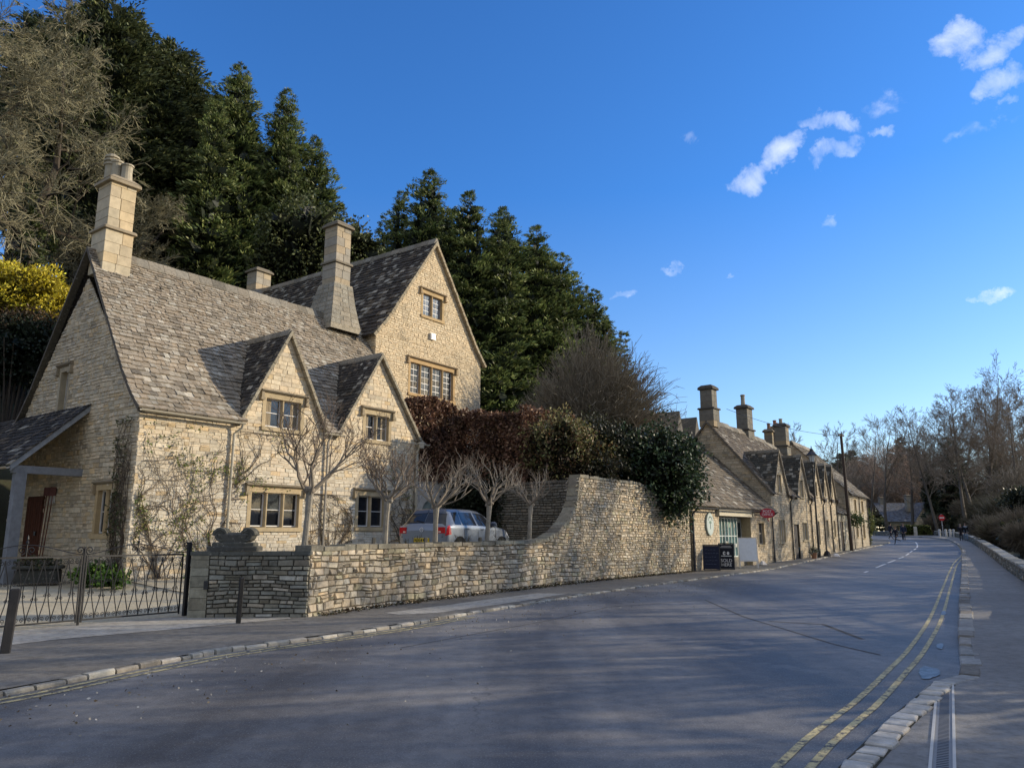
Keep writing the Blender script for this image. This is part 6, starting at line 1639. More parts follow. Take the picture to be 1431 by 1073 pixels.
for k in range(14):
    u0 = -10.6 + k * .78; obox(mb, f.p(0, 12.6), f.u, -f.b, u0, u0 + .16, 6.2, 7.50, 0, .16, jit((.36, .33, .26), .1)); obox(mb, f.p(0, 12.6), f.u, -f.b, u0 + .16, u0 + .78, 6.2, 7.50, 0, .06, (.26, .24, .19)); disc(mb, f.p(u0 + .47, 12.54, 7.22), f.u, Z, -f.b, .25, .24, .07, (.42, .39, .31), 18)
emit('wall', mb, M_ASHLAR, bw_); mb = MB(); obox(mb, f.p(0, 12.6), f.u, -f.b, -10.7, .4, 7.50, 7.64, -.05, .22, (.10, .10, .08)); emit('coping', mb, M_ASHLAR, bw_)

# beech hedge on the retaining wall, brown winter leaves
BE = [(.15, .075, .048), (.22, .115, .07), (.08, .042, .03), (.32, .20, .12)]
def hedge(name, label, A, B, z0, hgt, th, n, size, cols, seed, w=None, cat='hedge', mat=None, lump=.22, core=(.02, .012, .008)):
    rs = np.random.RandomState(seed); A = np.array(A[:2]); B = np.array(B[:2]); U = B - A; L = np.linalg.norm(U); U = U / L; N = np.array([-U[1], U[0]])
    root = thing(name, label, cat, (*((A + B) / 2), z0)); u = rs.uniform(-.15, L + .15, n); v = rs.uniform(0, 1, n); d = rs.uniform(-1, 1, n)
    face = rs.uniform(0, 1, n); d = np.where(face < .6, -1 + .35 * rs.uniform(0, 1, n) ** 2, d); v = np.where((face > .6) & (face < .85), 1 - .12 * rs.uniform(0, 1, n) ** 2, v)
    lm = lump * (np.sin(u * 2.1 + seed) + .6 * np.sin(u * 4.3 + v * 5) + .4 * np.sin(u * 9 + v * 11))
    off = d * (th / 2) + np.sign(d) * lm * .5 * np.abs(d); zz = z0 + v * (hgt + lm * .55 * v)
    P = np.stack([A[0] + U[0] * u - N[0] * off * -1, A[1] + U[1] * u - N[1] * off * -1, zz], 1)
    V, F = blades(P, unit(rs.normal(size=(n, 3)) + np.array([0, 0, -.2])), size * rs.uniform(.6, 1.3, n), size * .65, rs)
    cl = .55 + .6 * (.5 + .5 * np.sin(u * 3.1) * np.cos(v * 7 + u)); C = np.clip(colmix(rs, n, cols, .35, w) * cl[:, None], 0, 1)
    V2, F2, C2 = [], [], []
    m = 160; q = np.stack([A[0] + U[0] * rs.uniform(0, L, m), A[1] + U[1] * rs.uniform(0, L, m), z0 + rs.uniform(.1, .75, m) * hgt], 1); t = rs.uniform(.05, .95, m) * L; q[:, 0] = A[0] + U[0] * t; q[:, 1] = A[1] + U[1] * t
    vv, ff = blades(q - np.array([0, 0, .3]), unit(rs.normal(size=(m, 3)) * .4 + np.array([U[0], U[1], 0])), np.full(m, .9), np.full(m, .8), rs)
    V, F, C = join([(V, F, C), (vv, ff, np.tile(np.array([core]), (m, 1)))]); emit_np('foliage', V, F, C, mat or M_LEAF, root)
    mb = MB(); rg = random.Random(seed)
    for k in range(int(L * 3)):
        x = rg.uniform(0, L); p = Vector((A[0] + U[0] * x, A[1] + U[1] * x, z0 - .1)); tube(mb, [p, p + Vector((rg.uniform(-.2, .2), rg.uniform(-.2, .2), hgt * .9))], [.03, .012], 4, (.12, .09, .06))
    emit('stems', mb, M_BARK, root); return root
q0 = FA.p(10.35, .75); q1 = FA.p(13.5, .9); hedge('beech_hedge', 'clipped beech hedge with red-brown winter leaves, above the arched door', q0, q1, 3.6, 3.1, 1.5, 15000, .13, BE, 401)
r0_ = PRET1 + (PRET0 - PRET1) * -.03 + Vector((.55, .5, 0)); r1_ = PRET1 + (PRET0 - PRET1) * .52 + Vector((.65, .6, 0)); hedge('beech_hedge', 'right-hand stretch of the red-brown beech hedge, over the shaded retaining wall', r0_, r1_, 3.3, 3.0, 1.4, 13000, .13, BE, 402)
MX = [(.27, .25, .09), (.36, .30, .13), (.15, .17, .055), (.22, .12, .06)]
p = PRET1 + (PRET0 - PRET1) * .66 + Vector((.9, .9, 0)); bush('mixed_shrub', 'olive and straw coloured leafy shrub at the right end of the brown hedge', (p.x, p.y, 4.75), 3.6, [((0, 0, 0), (1.25, 1.1, 1.35)), ((1.1, .9, -.3), (1.1, 1.1, 1.1))], 9000, .13, MX, 403, asp=.45, core=(.03, .03, .015))
p = WC.p(14.2, 1.6); bush('mixed_shrub', 'russet and olive shrub above the top of the swept wall', (p.x, p.y, 4.3), 3.4, [((0, 0, 0), (1.2, 1.0, 1.0)), ((1.2, 1.6, .1), (1.2, 1.0, 1.0))], 6000, .12, [(.10, .06, .035), (.13, .09, .045), (.07, .075, .03)], 404, asp=.45, core=(.02, .018, .012))
st = thing('garden_statue', 'small pale stone finial standing among the shrubs', 'statue', (*atY(762, 600, 33).xy, 3.9)); c = atY(762, 585, 33); mb = MB(); lathe(mb, (c.x, c.y, 4.2), [(.22, 0), (.22, 1.0), (.30, 1.02), (.30, 1.12), (.16, 1.2), (.10, 1.35), (.20, 1.5), (.22, 1.62), (.12, 1.78), (.10, 1.86), (.14, 1.95), (.12, 2.06), (.03, 2.14)], 14, (.46, .44, .36)); emit('carving', mb, M_ASHLAR, st)
# big domed bare shrub
def twig_dome(name, label, loc, rad, n, seed, col, r=.010, cat='bush', mid=.35):
    rs = np.random.RandomState(seed); root = thing(name, label, cat, tuple(loc)); D = unit(rs.normal(size=(n, 3)) + np.array([0, 0, .25])); D[:, 2] = np.abs(D[:, 2]); D = unit(D)
    lob = 1 + .12 * np.sin(D[:, 0] * 6 + seed) * np.cos(D[:, 1] * 5) ; E = D * np.array(rad) * (lob * rs.uniform(.72, 1.06, n))[:, None]; st_ = E * np.array([.10, .10, 0]) + rs.normal(0, .12, (n, 3)) * np.array([1, 1, 0]); md = E * np.array([.42, .42, .62]) + rs.normal(0, .12, (n, 3)) * rad[0] * .3
    L = np.array(loc); parts = []
    P = [st_, (st_ + md) / 2 + rs.normal(0, .06, (n, 3)), md, (md + E) / 2 + rs.normal(0, .10, (n, 3)), E]; rr = [r * 2.6, r * 2, r * 1.5, r * 1.1, r * .7]
    def addc(a, b, ra, rb): 
        V, F = sticks(L + a, L + b, np.full(len(a), ra), np.full(len(a), rb)); c = np.array([col]) * rs.uniform(.65, 1.35, (len(a), 1)); parts.append((V, F, np.tile(c, (3, 1))))
    for k in range(4): addc(P[k], P[k + 1], rr[k], rr[k + 1])
    for j in range(7):
        t = rs.uniform(0, 1, (n, 1)); b = np.where(t < .5, P[2] + (P[3] - P[2]) * t * 2, P[3] + (P[4] - P[3]) * (t * 2 - 1)); e = b + unit(D + rs.normal(0, .75, (n, 3)) + np.array([0, 0, .3])) * rs.uniform(.25, .8, (n, 1)) * rad[0] * .22; addc(b, e, r * .9, r * .55)
    V, F, C = join(parts); emit_np('twigs', V, F, C, M_TWIG, root)
    mb = MB(); rg = random.Random(seed); l = Vector(loc)
    for k in range(7): a = rg.uniform(0, 6.28); d = Vector((math.cos(a), math.sin(a), 0)); tube(mb, [l + d * .1 - Z * .3, l + d * rad[0] * .12 + Z * rad[2] * .25, l + d * rad[0] * .3 + Z * rad[2] * .5], [.09, .06, .03], 5, (.10, .085, .065))
    emit('stems', mb, M_BARK, root); return root
p = atY(832, 600, 39); twig_dome('bare_shrub', 'huge domed bare bush of fine grey twigs above the garden wall', (p.x, p.y, 4.2), (4.5, 3.9, 7.5), 3000, 411, (.22, .19, .14), r=.013)
p = atY(778, 600, 41); twig_dome('bare_shrub', 'lower bare twiggy bush left of the huge domed one', (p.x, p.y, 4.2), (3.2, 2.8, 5.6), 1200, 412, (.20, .175, .125), r=.013)
p = atY(890, 600, 40); twig_dome('bare_shrub', 'bare twiggy bush with a few arching shoots, right of the huge domed one', (p.x, p.y, 4.2), (2.1, 2.2, 4.8), 600, 413, (.20, .17, .125), r=.013)
mb = MB(); r_ = thing('bramble', 'long thin arching briar shoots against the sky', 'shrub', (*atY(905, 600, 36).xy, 4))
for k, (a, b, c_) in enumerate((((880, 560), (915, 505), (932, 515)), ((885, 600), (925, 525), (950, 560)), ((875, 540), (905, 510), (918, 512)), ((890, 590), (930, 560), (960, 562)))):
    P_ = [atY(u, v, 36) for u, v in (a, b, c_)]; tube(mb, [P_[0] * (1 - t) ** 2 + P_[1] * 2 * t * (1 - t) + P_[2] * t * t for t in [i / 8 for i in range(9)]], [.018 - .0012 * i for i in range(9)], 4, (.08, .06, .045))
emit('shoots', mb, M_TWIG, r_)
# dark ivy and holly spilling over the wall next to the shop
IV = [(.035, .065, .025), (.055, .095, .035), (.02, .038, .018), (.10, .15, .06)]
p = WC.p(18.6, .5); bush('ivy_bush', 'dark glossy evergreen bush spilling over the wall top beside the shop', (p.x, p.y, 4.3), 2.9, [((.6, .5, .1), (1.9, 1.5, 1.7)), ((1.5, 1.4, -.5), (1.5, 1.2, 1.5)), ((-.6, .2, .2), (1.3, 1.1, 1.2)), ((1.2, .5, -1.1), (1.1, .95, .95)), ((2.0, 2.2, .6), (1.2, 1.2, 1.2))], 17000, .15, IV, 421, mat=M_GLOSSY_LEAF, lump=.3)
p = WC.p(16.4, 1.6); bush('dark_shrub', 'dark shaded shrubs on top of the wall, between the bare bush and the ivy', (p.x, p.y, 4.7), 3.4, [((0, 0, 0), (1.7, 1.3, 1.35)), ((-1.3, -.6, -.3), (1.2, 1.0, 1.0)), ((1.0, 1.8, .4), (1.6, 1.4, 1.4)), ((-1.0, 2.2, .2), (1.6, 1.4, 1.2))], 13000, .14, [(.035, .04, .02), (.05, .045, .025), (.02, .025, .012), (.06, .065, .03)], 422, lump=.3)
for k, (s_, b_, z_) in enumerate(((15.3, .9, 4.0),)):
    p = WC.p(s_, b_); bush('dark_shrub', 'low dark shrub just right of the swept wall top', (p.x, p.y, z_), 3.3, [((0, 0, 0), (1.1, .9, .8))], 3000, .12, [(.04, .045, .02), (.06, .05, .03)], 423 + k)
p = FA.p(12.35, -.75); bush('ivy_bush', 'dark shaded ivy hanging behind the parked car, right of the arched door', (p.x, p.y, 2.6), .95, [((0, 0, 0), (.75, .5, 1.5)), ((.9, -.1, .2), (.9, .5, 1.2))], 5000, .12, [(.02, .03, .014), (.03, .04, .02)], 425, cat='bush')
# fallen leaves and little weeds along the foot of the wall
rs = np.random.RandomState(5); n = 2600; s_ = rs.uniform(.3, WC.L, n); d_ = -np.abs(rs.normal(0, .12, n)) - .03
P = np.array([list(WC.p(a, b, .06)) for a, b in zip(s_, d_)]); P[:, 2] += rs.uniform(0, .05, n)
V, F = blades(P, unit(rs.normal(size=(n, 3)) * np.array([1, 1, .5])), rs.uniform(.03, .09, n), rs.uniform(.02, .05, n), rs)
o = emit_np('fallen_leaves', V, F, colmix(rs, n, [(.07, .045, .025), (.04, .035, .02), (.12, .085, .04), (.05, .06, .025)]), M_LEAF, None, origin=(0, 0, 0)); tag(o, 'line of fallen leaves and litter along the foot of the long wall', 'leaf litter', kind='stuff')

n = 1500; s_ = rs.uniform(4, 40, n); off_ = np.abs(rs.normal(0, 1.6, n)) + .02
P = []
for a, b in zip(s_, off_):
    c_ = cut(LK, a, a + .1); P.append((c_[0][0] + b * .86, c_[0][1] - b * .5, .012))
P = np.array(P); V, F = blades(P, unit(rs.normal(size=(n, 3)) * np.array([1, 1, .25])), rs.uniform(.012, .05, n), rs.uniform(.01, .03, n), rs)
o = emit_np('road_grit', V, F, colmix(rs, n, [(.40, .37, .30), (.25, .20, .12), (.12, .09, .05), (.5, .48, .42)]), M_LEAF, None, origin=(0, 0, 0)); tag(o, 'scattered grit and leaf fragments on the road beside the left kerb', 'grit', kind='stuff')

# pollarded standards behind the low wall
rg = random.Random(12)
def pollard(loc, zf, ztop, spread, seed, label, lean=0.0, LV=4):
    root = thing('pollarded_tree', label, 'tree', tuple(loc), 'pollarded trees along the low garden wall'); l = Vector(loc); mb = MB(); rg = random.Random(seed)
    H = zf - loc[2]; top = l + Vector((lean * H, 0, H)); tube(mb, [l - Z * .15, l + (top - l) * .35 + Vector((rg.uniform(-.02, .02), 0, 0)), l + (top - l) * .75, top], [.085, .07, .062, .085], 8, (.29, .265, .215)); emit('trunk', mb, M_BARK, root)
    mb = MB(); c0 = (.24, .205, .16)
    def arm(p, d, L, r, lv):
        pts = [p]; dd = d.normalized(); n = 3 if lv < 3 else 2
        for k in range(n):
            dd = (dd + Vector((rg.gauss(0, .16), rg.gauss(0, .16), .10 if lv else .16))).normalized(); pts.append(pts[-1] + dd * L / n)
        tube(mb, pts, [r * (1 - .4 * k / n) for k in range(n + 1)], 5 if lv < 2 else 3, jit(mix(c0, (.17, .13, .10) if LV == 4 else (.25, .22, .175), min(1, lv / 3)), .15, rg), cap=False)
        if lv >= LV:
            for q in range(2 if LV == 4 else 3):
                e = pts[-1] + (dd + Vector((rg.gauss(0, .45), rg.gauss(0, .45), rg.uniform(0, .5)))).normalized() * rg.uniform(.08, .2); tube(mb, [pts[-1], e], [.006, .003], 3, (.16, .12, .09), cap=False)
            return
        for q in range((3, 3, 2, 2)[lv]):
            k = n if q == 0 else rg.randint(1, n); side = Vector((rg.gauss(0, 1), rg.gauss(0, 1), rg.gauss(0, .6))); side = (side - dd * side.dot(dd)).normalized()
            arm(pts[k], dd + side * rg.uniform(.5, 1.0) + Z * .15, L * rg.uniform(.55, .8), max(.006, r * rg.uniform(.5, .68)), lv + 1)
    m = 6
    for k in range(m):
        a = 2 * math.pi * k / m + rg.uniform(-.3, .3); arm(top - Z * rg.uniform(0, .12), Vector((math.cos(a) * .9, math.sin(a) * .9, rg.uniform(.45, 1.0))), (ztop - zf) * .43 * spread, .036 if LV == 4 else .042, 0)
    for k in range(5): a = rg.uniform(0, 6.28); c_ = top + Vector((math.cos(a), math.sin(a), rg.uniform(-.6, .8))) * .06; lathe(mb, c_ - Z * .06, [(.03, 0), (.07, .03), (.075, .07), (.05, .11), (.01, .13)], 7, jit(c0, .2, rg))
    emit('branches', mb, M_TWIG, root); return root
PT = [(427, .55, 2.5, 4.0, 1.15, 'pollarded tree in front of the three-light window', .05), (537, .6, 2.45, 3.85, .95, 'pollarded tree in front of the right-hand ground floor window', .05), (608, .6, 2.35, 3.95, 1.05, 'pollarded tree in front of the car tailgate', .02), (682, .6, 2.5, 4.0, 1.0, 'pollarded tree in front of the car side windows', .05), (741, .6, 2.6, 4.0, .9, 'pollarded tree furthest right, beside the swept wall', .04)]
for k, (u, off, zf, zt, sp, lb, ln) in enumerate(PT):
    best = min((abs((715.5 + F_PX * WC.p(s_, off).x / (WC.p(s_, off).y * math.cos(PITCH))) - u), s_) for s_ in [i * .05 - 1.2 for i in range(300)])[1]
    p = WC.p(best, off); gz = .35 + .6 * smooth(best / 7.5); pollard((p.x - ln * 1.0, p.y, gz), zf, zt, sp * (1.1 if k < 2 else 1.0), 430 + k, lb, ln, 4 if k < 2 else 3)
    if k in (1, 2, 3, 4):
        q = WC.p(best - .35, off + .05); mb = MB(); bbox(mb, (q.x, q.y, gz - .2), .075, .075, 1.75 - gz, (.13, .12, .095), rz=.5, bev=.008)
        tag(emit('tree_stake', mb, M_WOOD, origin=(q.x, q.y, gz - .1)), ('', 'short square timber stake left of the tree by the right-hand window', 'timber stake against the car tailgate', 'timber stake in front of the car side', 'timber stake leaning at the tree by the swept wall')[k], 'stake', 'tree stakes')
# young rose bushes between the trees
for k, (u, lb) in enumerate(((645, 'small pruned rose bush in front of the car door'), (572, 'small bare rose bush by the car number plate'), (706, 'small pruned rose bush in front of the car bonnet'))):
    best = min((abs(715.5 + F_PX * WC.p(s_, .5).x / (WC.p(s_, .5).y * math.cos(PITCH)) - u), s_) for s_ in [i * .05 for i in range(260)])[1]; p = WC.p(best, .5)
    S = branch_segs(450 + k, 1.0, .018, trunk_h=.2, nlimb=6, levels=3, kids=(3, 3), spread=.7, minr=.005, keep_leader=False, llen=.4); root = thing('rose_bush', lb, 'shrub', (p.x, p.y, .9), 'pruned roses behind the low wall')
    V, F, C = segs_mesh(S, (p.x, p.y, .9), (.12, .11, .08), (.10, .09, .05)); emit_np('stems', V, F, C, M_TWIG, root)

# climbers on the cottage front: every stem stays on the wall face
def climber(name, label, O, U, N, s0, s1, z0, z1, roots, n, seed, leaves, col=(.11, .085, .06), r=.018, lcols=((.14, .19, .04), (.22, .26, .06), (.08, .12, .03), (.30, .27, .09)), lsize=.075):
    rg = random.Random(seed); root = thing(name, label, 'climber', tuple(O + U * roots[0] + Z * z0 + N * .05)); mb = MB(); tips = []
    def stem(s, z, a, L, rr, lv, d=.04):
        pts = []; n_ = max(3, int(L / .16))
        for k in range(n_ + 1):
            pts.append(O + U * s + Z * z + N * (d + .015 * math.sin(k * 1.7 + s)))
            if lv > 0: tips.append((s, z))
            a += rg.gauss(0, .24); 
            if z > z1 - .2: a = a * .7 + (0.15 if math.cos(a) > 0 else math.pi - .15) * .3
            s += math.cos(a) * L / n_; z += math.sin(a) * L / n_
            if not (s0 < s < s1): a = math.pi - a; s = min(max(s, s0), s1)
            z = min(max(z, z0), z1)
            if lv < 3 and rg.random() < (.30, .22, .12)[lv]: stem(s, z, a + rg.choice((-1, 1)) * rg.uniform(.5, 1.2), L * rg.uniform(.3, .6), rr * .6, lv + 1, d + .012)
        tube(mb, pts, [max(.003, rr * (1 - .6 * k / n_)) for k in range(n_ + 1)], 4, jit(col, .25, rg), cap=False)
    for sr in roots:
        for k in range(n): stem(sr + rg.uniform(-.08, .08), z0, math.pi / 2 + rg.uniform(-.8, .8), rg.uniform(2.2, 4.2) * min(1, (z1 - z0) / 3), r * rg.uniform(.6, 1.1), 0)
    emit('stems', mb, M_TWIG, root)
    if leaves:
        rs = np.random.RandomState(seed); i = rs.randint(0, len(tips), leaves); T = np.array(tips)[i] + rs.normal(0, .05, (leaves, 2)); T[:, 1] = np.minimum(T[:, 1], z1 + .1)
        keep = np.sin(T[:, 0] * 3.3 + seed) + np.cos(T[:, 1] * 2.9 + T[:, 0]) > -.1; T = T[keep]; m = len(T)
        P = np.array(O)[None] + np.array(U)[None] * T[:, :1] + np.array([[0, 0, 1.]]) * T[:, 1:] + np.array(N)[None] * rs.uniform(.04, .14, (m, 1)); V, F = blades(P, unit(rs.normal(size=(m, 3)) + np.array(N) * .5), lsize * rs.uniform(.6, 1.3, m), lsize * .6, rs); emit_np('leaves', V, F, colmix(rs, m, lcols), M_LEAF, root)
    return root
OC = FA.p(0, 0)
climber('climbing_rose', 'sprawling climbing rose with sparse pale green leaves on the cottage front, left of the downpipe', OC, FA.u, -FA.b, .12, 3.3, .5, 4.55, (.9, 2.35), 7, 461, 2300)
climber('wisteria', 'bare looping wisteria stems low on the wall between the ground floor windows', OC, FA.u, -FA.b, 5.5, 7.45, .6, 2.9, (6.3, 6.6), 6, 462, 120, r=.02, lsize=.06)
climber('climbing_plant', 'thin bare climber on the cottage wall right of the last downpipe window', OC, FA.u, -FA.b, 9.2, 10.4, .8, 4.2, (9.9,), 6, 463, 160)
climber('climbing_plant', 'leggy climber with dark leaves on the corner of the shaded gable wall', OC, FA.b, -FA.u, .15, .95, .5, 4.6, (.45,), 7, 464, 600, lcols=((.06, .08, .03), (.10, .11, .04), (.05, .05, .025)))
climber('climbing_plant', 'thin bare climber beneath the left dormer window', OC, FA.u, -FA.b, 3.0, 5.4, 2.95, 4.6, (3.05,), 5, 465, 220)
p = FA.p(-.45, .55); bush('leafy_plant', 'low bright green leafy plant at the cottage corner behind the gates', (p.x, p.y, .62), .4, [((0, 0, 0), (.55, .4, .28)), ((-.3, .9, -.05), (.45, .4, .22)), ((.7, -.55, -.06), (.4, .3, .2))], 2200, .11, [(.10, .19, .03), (.14, .24, .04), (.06, .11, .02)], 470, stems=2, shell=.2)

# ------------------------------------------------------------------ far trees, right-hand side
AL = dict(trunk_h=.30, nlimb=34, levels=4, kids=(6, 4, 4), spread=.95, up=.42, wig=.03, twig_wig=.09, br=(.24, .34), minr=.013, llen=.21)
HZ = (.17, .145, .115); HT = (.31, .25, .185)
G3 = 'bare riverside trees beyond the right pavement'
for i, (ub, ut, vt, Y, r0, kw, lb) in enumerate(((1373, 1376, 510, 104, .34, {}, 'tallest bare tree with a straight double trunk, right of the no-entry sign'), (1381, 1384, 540, 103, .26, {}, 'bare tree whose trunk stands close against the tallest one'), (1350, 1314, 540, 101, .28, {}, 'bare tree leaning left with a long clean trunk, above the no-entry sign'), (1366, 1330, 562, 99, .24, {}, 'second leaning bare tree, between the tallest and the long leaning one'),
        (1309, 1270, 568, 110, .24, {}, 'slender bare tree leaning left with a wispy crown above the far house'), (1424, 1428, 555, 96, .26, {}, 'bare tree with a crooked trunk at the right edge of the picture'), (1302, 1300, 600, 118, .26, {}, 'ivy-clad bare tree between the two leaning trees'), (1396, 1398, 560, 112, .28, {}, 'ivy-clad bare trunk right of the tallest tree'), (1340, 1345, 590, 122, .24, {}, 'bare tree seen through the leaning trunks'))):
    t = atY(ut, vt, Y); b = atY(ub, 720, Y); hz = min(hill(b.x, b.y), b.z); Ht = t.z - hz
    bare_tree('bare_tree', lb, (b.x, b.y, hz), Ht, r0 * .95, 501 + i, col=HZ, tip=HT, group=G3, lean=((t.x - b.x) / Ht, 0), **AL)
    if 'ivy-clad' in lb:
        tr_ = [o for o in COL.objects if o.type == 'EMPTY' and o.get('label') == lb][0]; V, F, C = leaf_cloud((b.x, b.y, hz + Ht * .36), (.9, .9, Ht * .26), 2600, .35, [(.06, .075, .04), (.09, .10, .05)], 520 + i, shell=.2); emit_np('ivy', V, F, C, M_LEAF, tr_)
for i, (u, vt, Y, lb) in enumerate(((1226, 586, 135, 'round-crowned bare tree on the skyline left of the leaning trees'), (1204, 600, 150, 'small bare tree on the skyline beyond the telegraph pole'), (1166, 606, 120, 'pale bare tree on the skyline left of the telegraph pole'), (1416, 600, 135, 'bare tree on the slope at the right edge, behind the crooked one'), (1292, 630, 140, 'bare tree half way up the far slope'), (1100, 610, 110, 'thin bare tree behind the terrace chimneys'), (1262, 606, 132, 'bare tree on the slope just left of the slender leaning tree'), (1336, 560, 128, 'tall pale bare tree filling the gap left of the tallest one'), (1398, 548, 124, 'tall bare tree right behind the tallest one'), (1356, 590, 130, 'shorter bare tree behind the two leaning trunks'), (1412, 570, 110, 'leafless tree between the ivy-clad trunk and the crooked one'), (1285, 600, 126, 'bare tree on the slope right of the slender leaning tree'))):
    t = atY(u, vt, Y); hz = hill(t.x, t.y); bare_tree('bare_tree', lb, (t.x, t.y, hz), t.z - hz, .3, 531 + i, col=HZ, tip=HT, group='bare trees on the far skyline', trunk_h=.28, nlimb=16, levels=4, kids=(6, 5, 4), spread=.8, up=.42, wig=.04, twig_wig=.09, br=(.25, .38), minr=.015, llen=.34)
# conifers in the far wood
FC = [(.13, .155, .095), (.16, .19, .115), (.095, .12, .08), (.20, .225, .14)]  # distance haze put into lighter, bluer greens
for i, (u, vt, Y, Rm, lb) in enumerate(((1257, 612, 168, 5, 'dark pointed conifer left of the leaning trees'), (1279, 622, 165, 6, 'broad dark conifer behind the slender leaning tree'), (1320, 612, 120, 3.6, 'greener conical conifer behind the long leaning trunk'), (1190, 630, 185, 7, 'dark evergreen on the hill right of the telegraph pole'), (1176, 634, 180, 7, 'dark evergreen on the hill behind the telegraph pole'), (1214, 640, 190, 6, 'evergreen on the hill above the pink-brown willow'), (1130, 632, 140, 5, 'evergreen showing between the terrace chimney and the lamp'), (1345, 640, 130, 4.5, 'low evergreen deep in the right-hand wood'))):
    t = atY(u, vt, Y); hz = hill(t.x, t.y); conifer('conifer_tree', lb, (t.x, t.y, hz), t.z - hz, Rm, 551 + i, dens=.36, leaders=2, power=.7, cols=FC, blade=(.7, 1.3), bw=.22, group='conifers in the far wood')
def twig_cloud(name, label, loc, bz, lobes, n, seed, cols, L=(.6, 1.6), r=.022, cat='tree', mat=None, updir=.3, trunk=.2, group=None):
    rs = np.random.RandomState(seed); root = thing(name, label, cat, (loc[0], loc[1], bz), group); parts = []; tot = sum(a[1][0] * a[1][2] for a in lobes)
    for i, (o, rad) in enumerate(lobes):
        m = int(n * rad[0] * rad[2] / tot); D = unit(rs.normal(size=(m, 3))); lob = 1 + .15 * np.sin(D[:, 0] * 7 + seed) * np.cos(D[:, 2] * 6 + i); P = D * np.array(rad) * (rs.uniform(.15, 1, m) ** .45 * lob)[:, None] + np.array(loc) + np.array(o)
        E = P + unit(D * .8 + rs.normal(0, .5, (m, 3)) + np.array([0, 0, updir])) * rs.uniform(*L, (m, 1)); V, F = sticks(P, E, np.full(m, r), np.full(m, r * .4)); c = colmix(rs, m, cols, .25) * (.6 + .5 * np.clip(D[:, 2] * .5 + .5, 0, 1))[:, None]; parts.append((V, F, np.tile(c, (3, 1))))
    V, F, C = join(parts); emit_np('twigs', V, F, C, mat or M_TWIG, root)
    mb = MB(); l = Vector((loc[0], loc[1], bz)); tube(mb, [l - Z * .3, l + Z * (loc[2] - bz) * .5, l + Z * (loc[2] - bz)], [trunk, trunk * .8, trunk * .5], 6, (.12, .10, .08)); emit('trunk', mb, M_BARK, root); return root
PK = [(.58, .42, .30), (.66, .48, .35), (.45, .33, .24)]
for i, (u, v, Y, R_, lb) in enumerate(((1238, 664, 165, 7.0, 'pink-brown rounded willow behind the far house'), (1212, 676, 170, 6.0, 'pink-brown rounded willow left of the far house'), (1262, 684, 162, 4.8, 'smaller pink-brown willow over the far house roof'))):
    c = atY(u, v, Y); twig_cloud('willow_tree', lb, tuple(c), hill(c.x, c.y), [((0, 0, 0), (R_, R_, R_ * .95)), ((R_ * .5, 0, -R_ * .4), (R_ * .7, R_ * .7, R_ * .7))], 6500, 571 + i, PK, r=.032, group='pink-brown willows at the far bend')
# brushwood on the right bank: separate bushes, olive and brown
BR = [(.17, .145, .10), (.22, .185, .13), (.11, .10, .065), (.18, .165, .095)]; BR2 = [(.25, .205, .15), (.31, .26, .19), (.16, .135, .095)]
rb = random.Random(77)
BL = [(1424, 738, 60, 1.3), (1404, 722, 80, 2.2), (1424, 690, 86, 3.2), (1384, 716, 96, 2.2), (1356, 716, 112, 2.2), (1336, 716, 122, 2.4), (1316, 712, 128, 2.6), (1304, 712, 160, 4.0), (1428, 752, 50, .8), (1395, 748, 64, .9), (1378, 742, 78, 1.0), (1408, 668, 108, 3.6), (1378, 690, 116, 2.8), (1345, 690, 132, 3.2), (1430, 652, 112, 4.0), (1360, 738, 98, 1.1), (1306, 735, 116, 1.2), (1325, 680, 140, 3.4), (1290, 690, 172, 5.5)]
for i, (u, v, Y, R_) in enumerate(BL):
    c = atY(u, v, Y); hz = min(hill(c.x, c.y), c.z - .3); where = ('nearest the parapet' if Y < 50 else 'on the river bank' if Y < 85 else 'deep in the right-hand wood')
    twig_cloud('brushwood', 'tangled %s brushwood %s, %s of the tallest bare tree' % (('olive-brown', 'straw-brown')[i % 2], where, 'left' if u < 1373 else 'right'), tuple(c), hz, [((0, 0, 0), (R_, R_, R_ * .8)), ((R_ * .7, .5, -.3 * R_), (R_ * .7, R_ * .7, R_ * .55))], 3600 if Y > 50 else 5200, 590 + i, BR if i % 2 else BR2, L=(.4, 1.3) if Y > 50 else (.25, .8), r=.026 if Y > 60 else .012, cat='brushwood', group='brushwood on the river bank', trunk=.08)
for i, (u, v, Y, R_, lb) in enumerate(((1434, 705, 74, 2.0, 'dark evergreen bush at the right edge among the brushwood'), (1426, 748, 52, 1.0, 'low dark evergreen bush behind the parapet'), (1316, 737, 116, 1.4, 'dark red-brown hedge clump behind the no-entry sign'), (1340, 737, 112, 1.6, 'dark bush behind the walking couple'))):
    c = atY(u, v, Y); bush('evergreen_bush', lb, tuple(c), min(hill(c.x, c.y), c.z - .3), [((0, 0, 0), (R_, R_, R_ * .85))], 3200, .28 if Y < 90 else .35, [(.05, .055, .03), (.075, .08, .04)] if i != 2 else [(.10, .05, .04), (.13, .065, .05)], 620 + i)
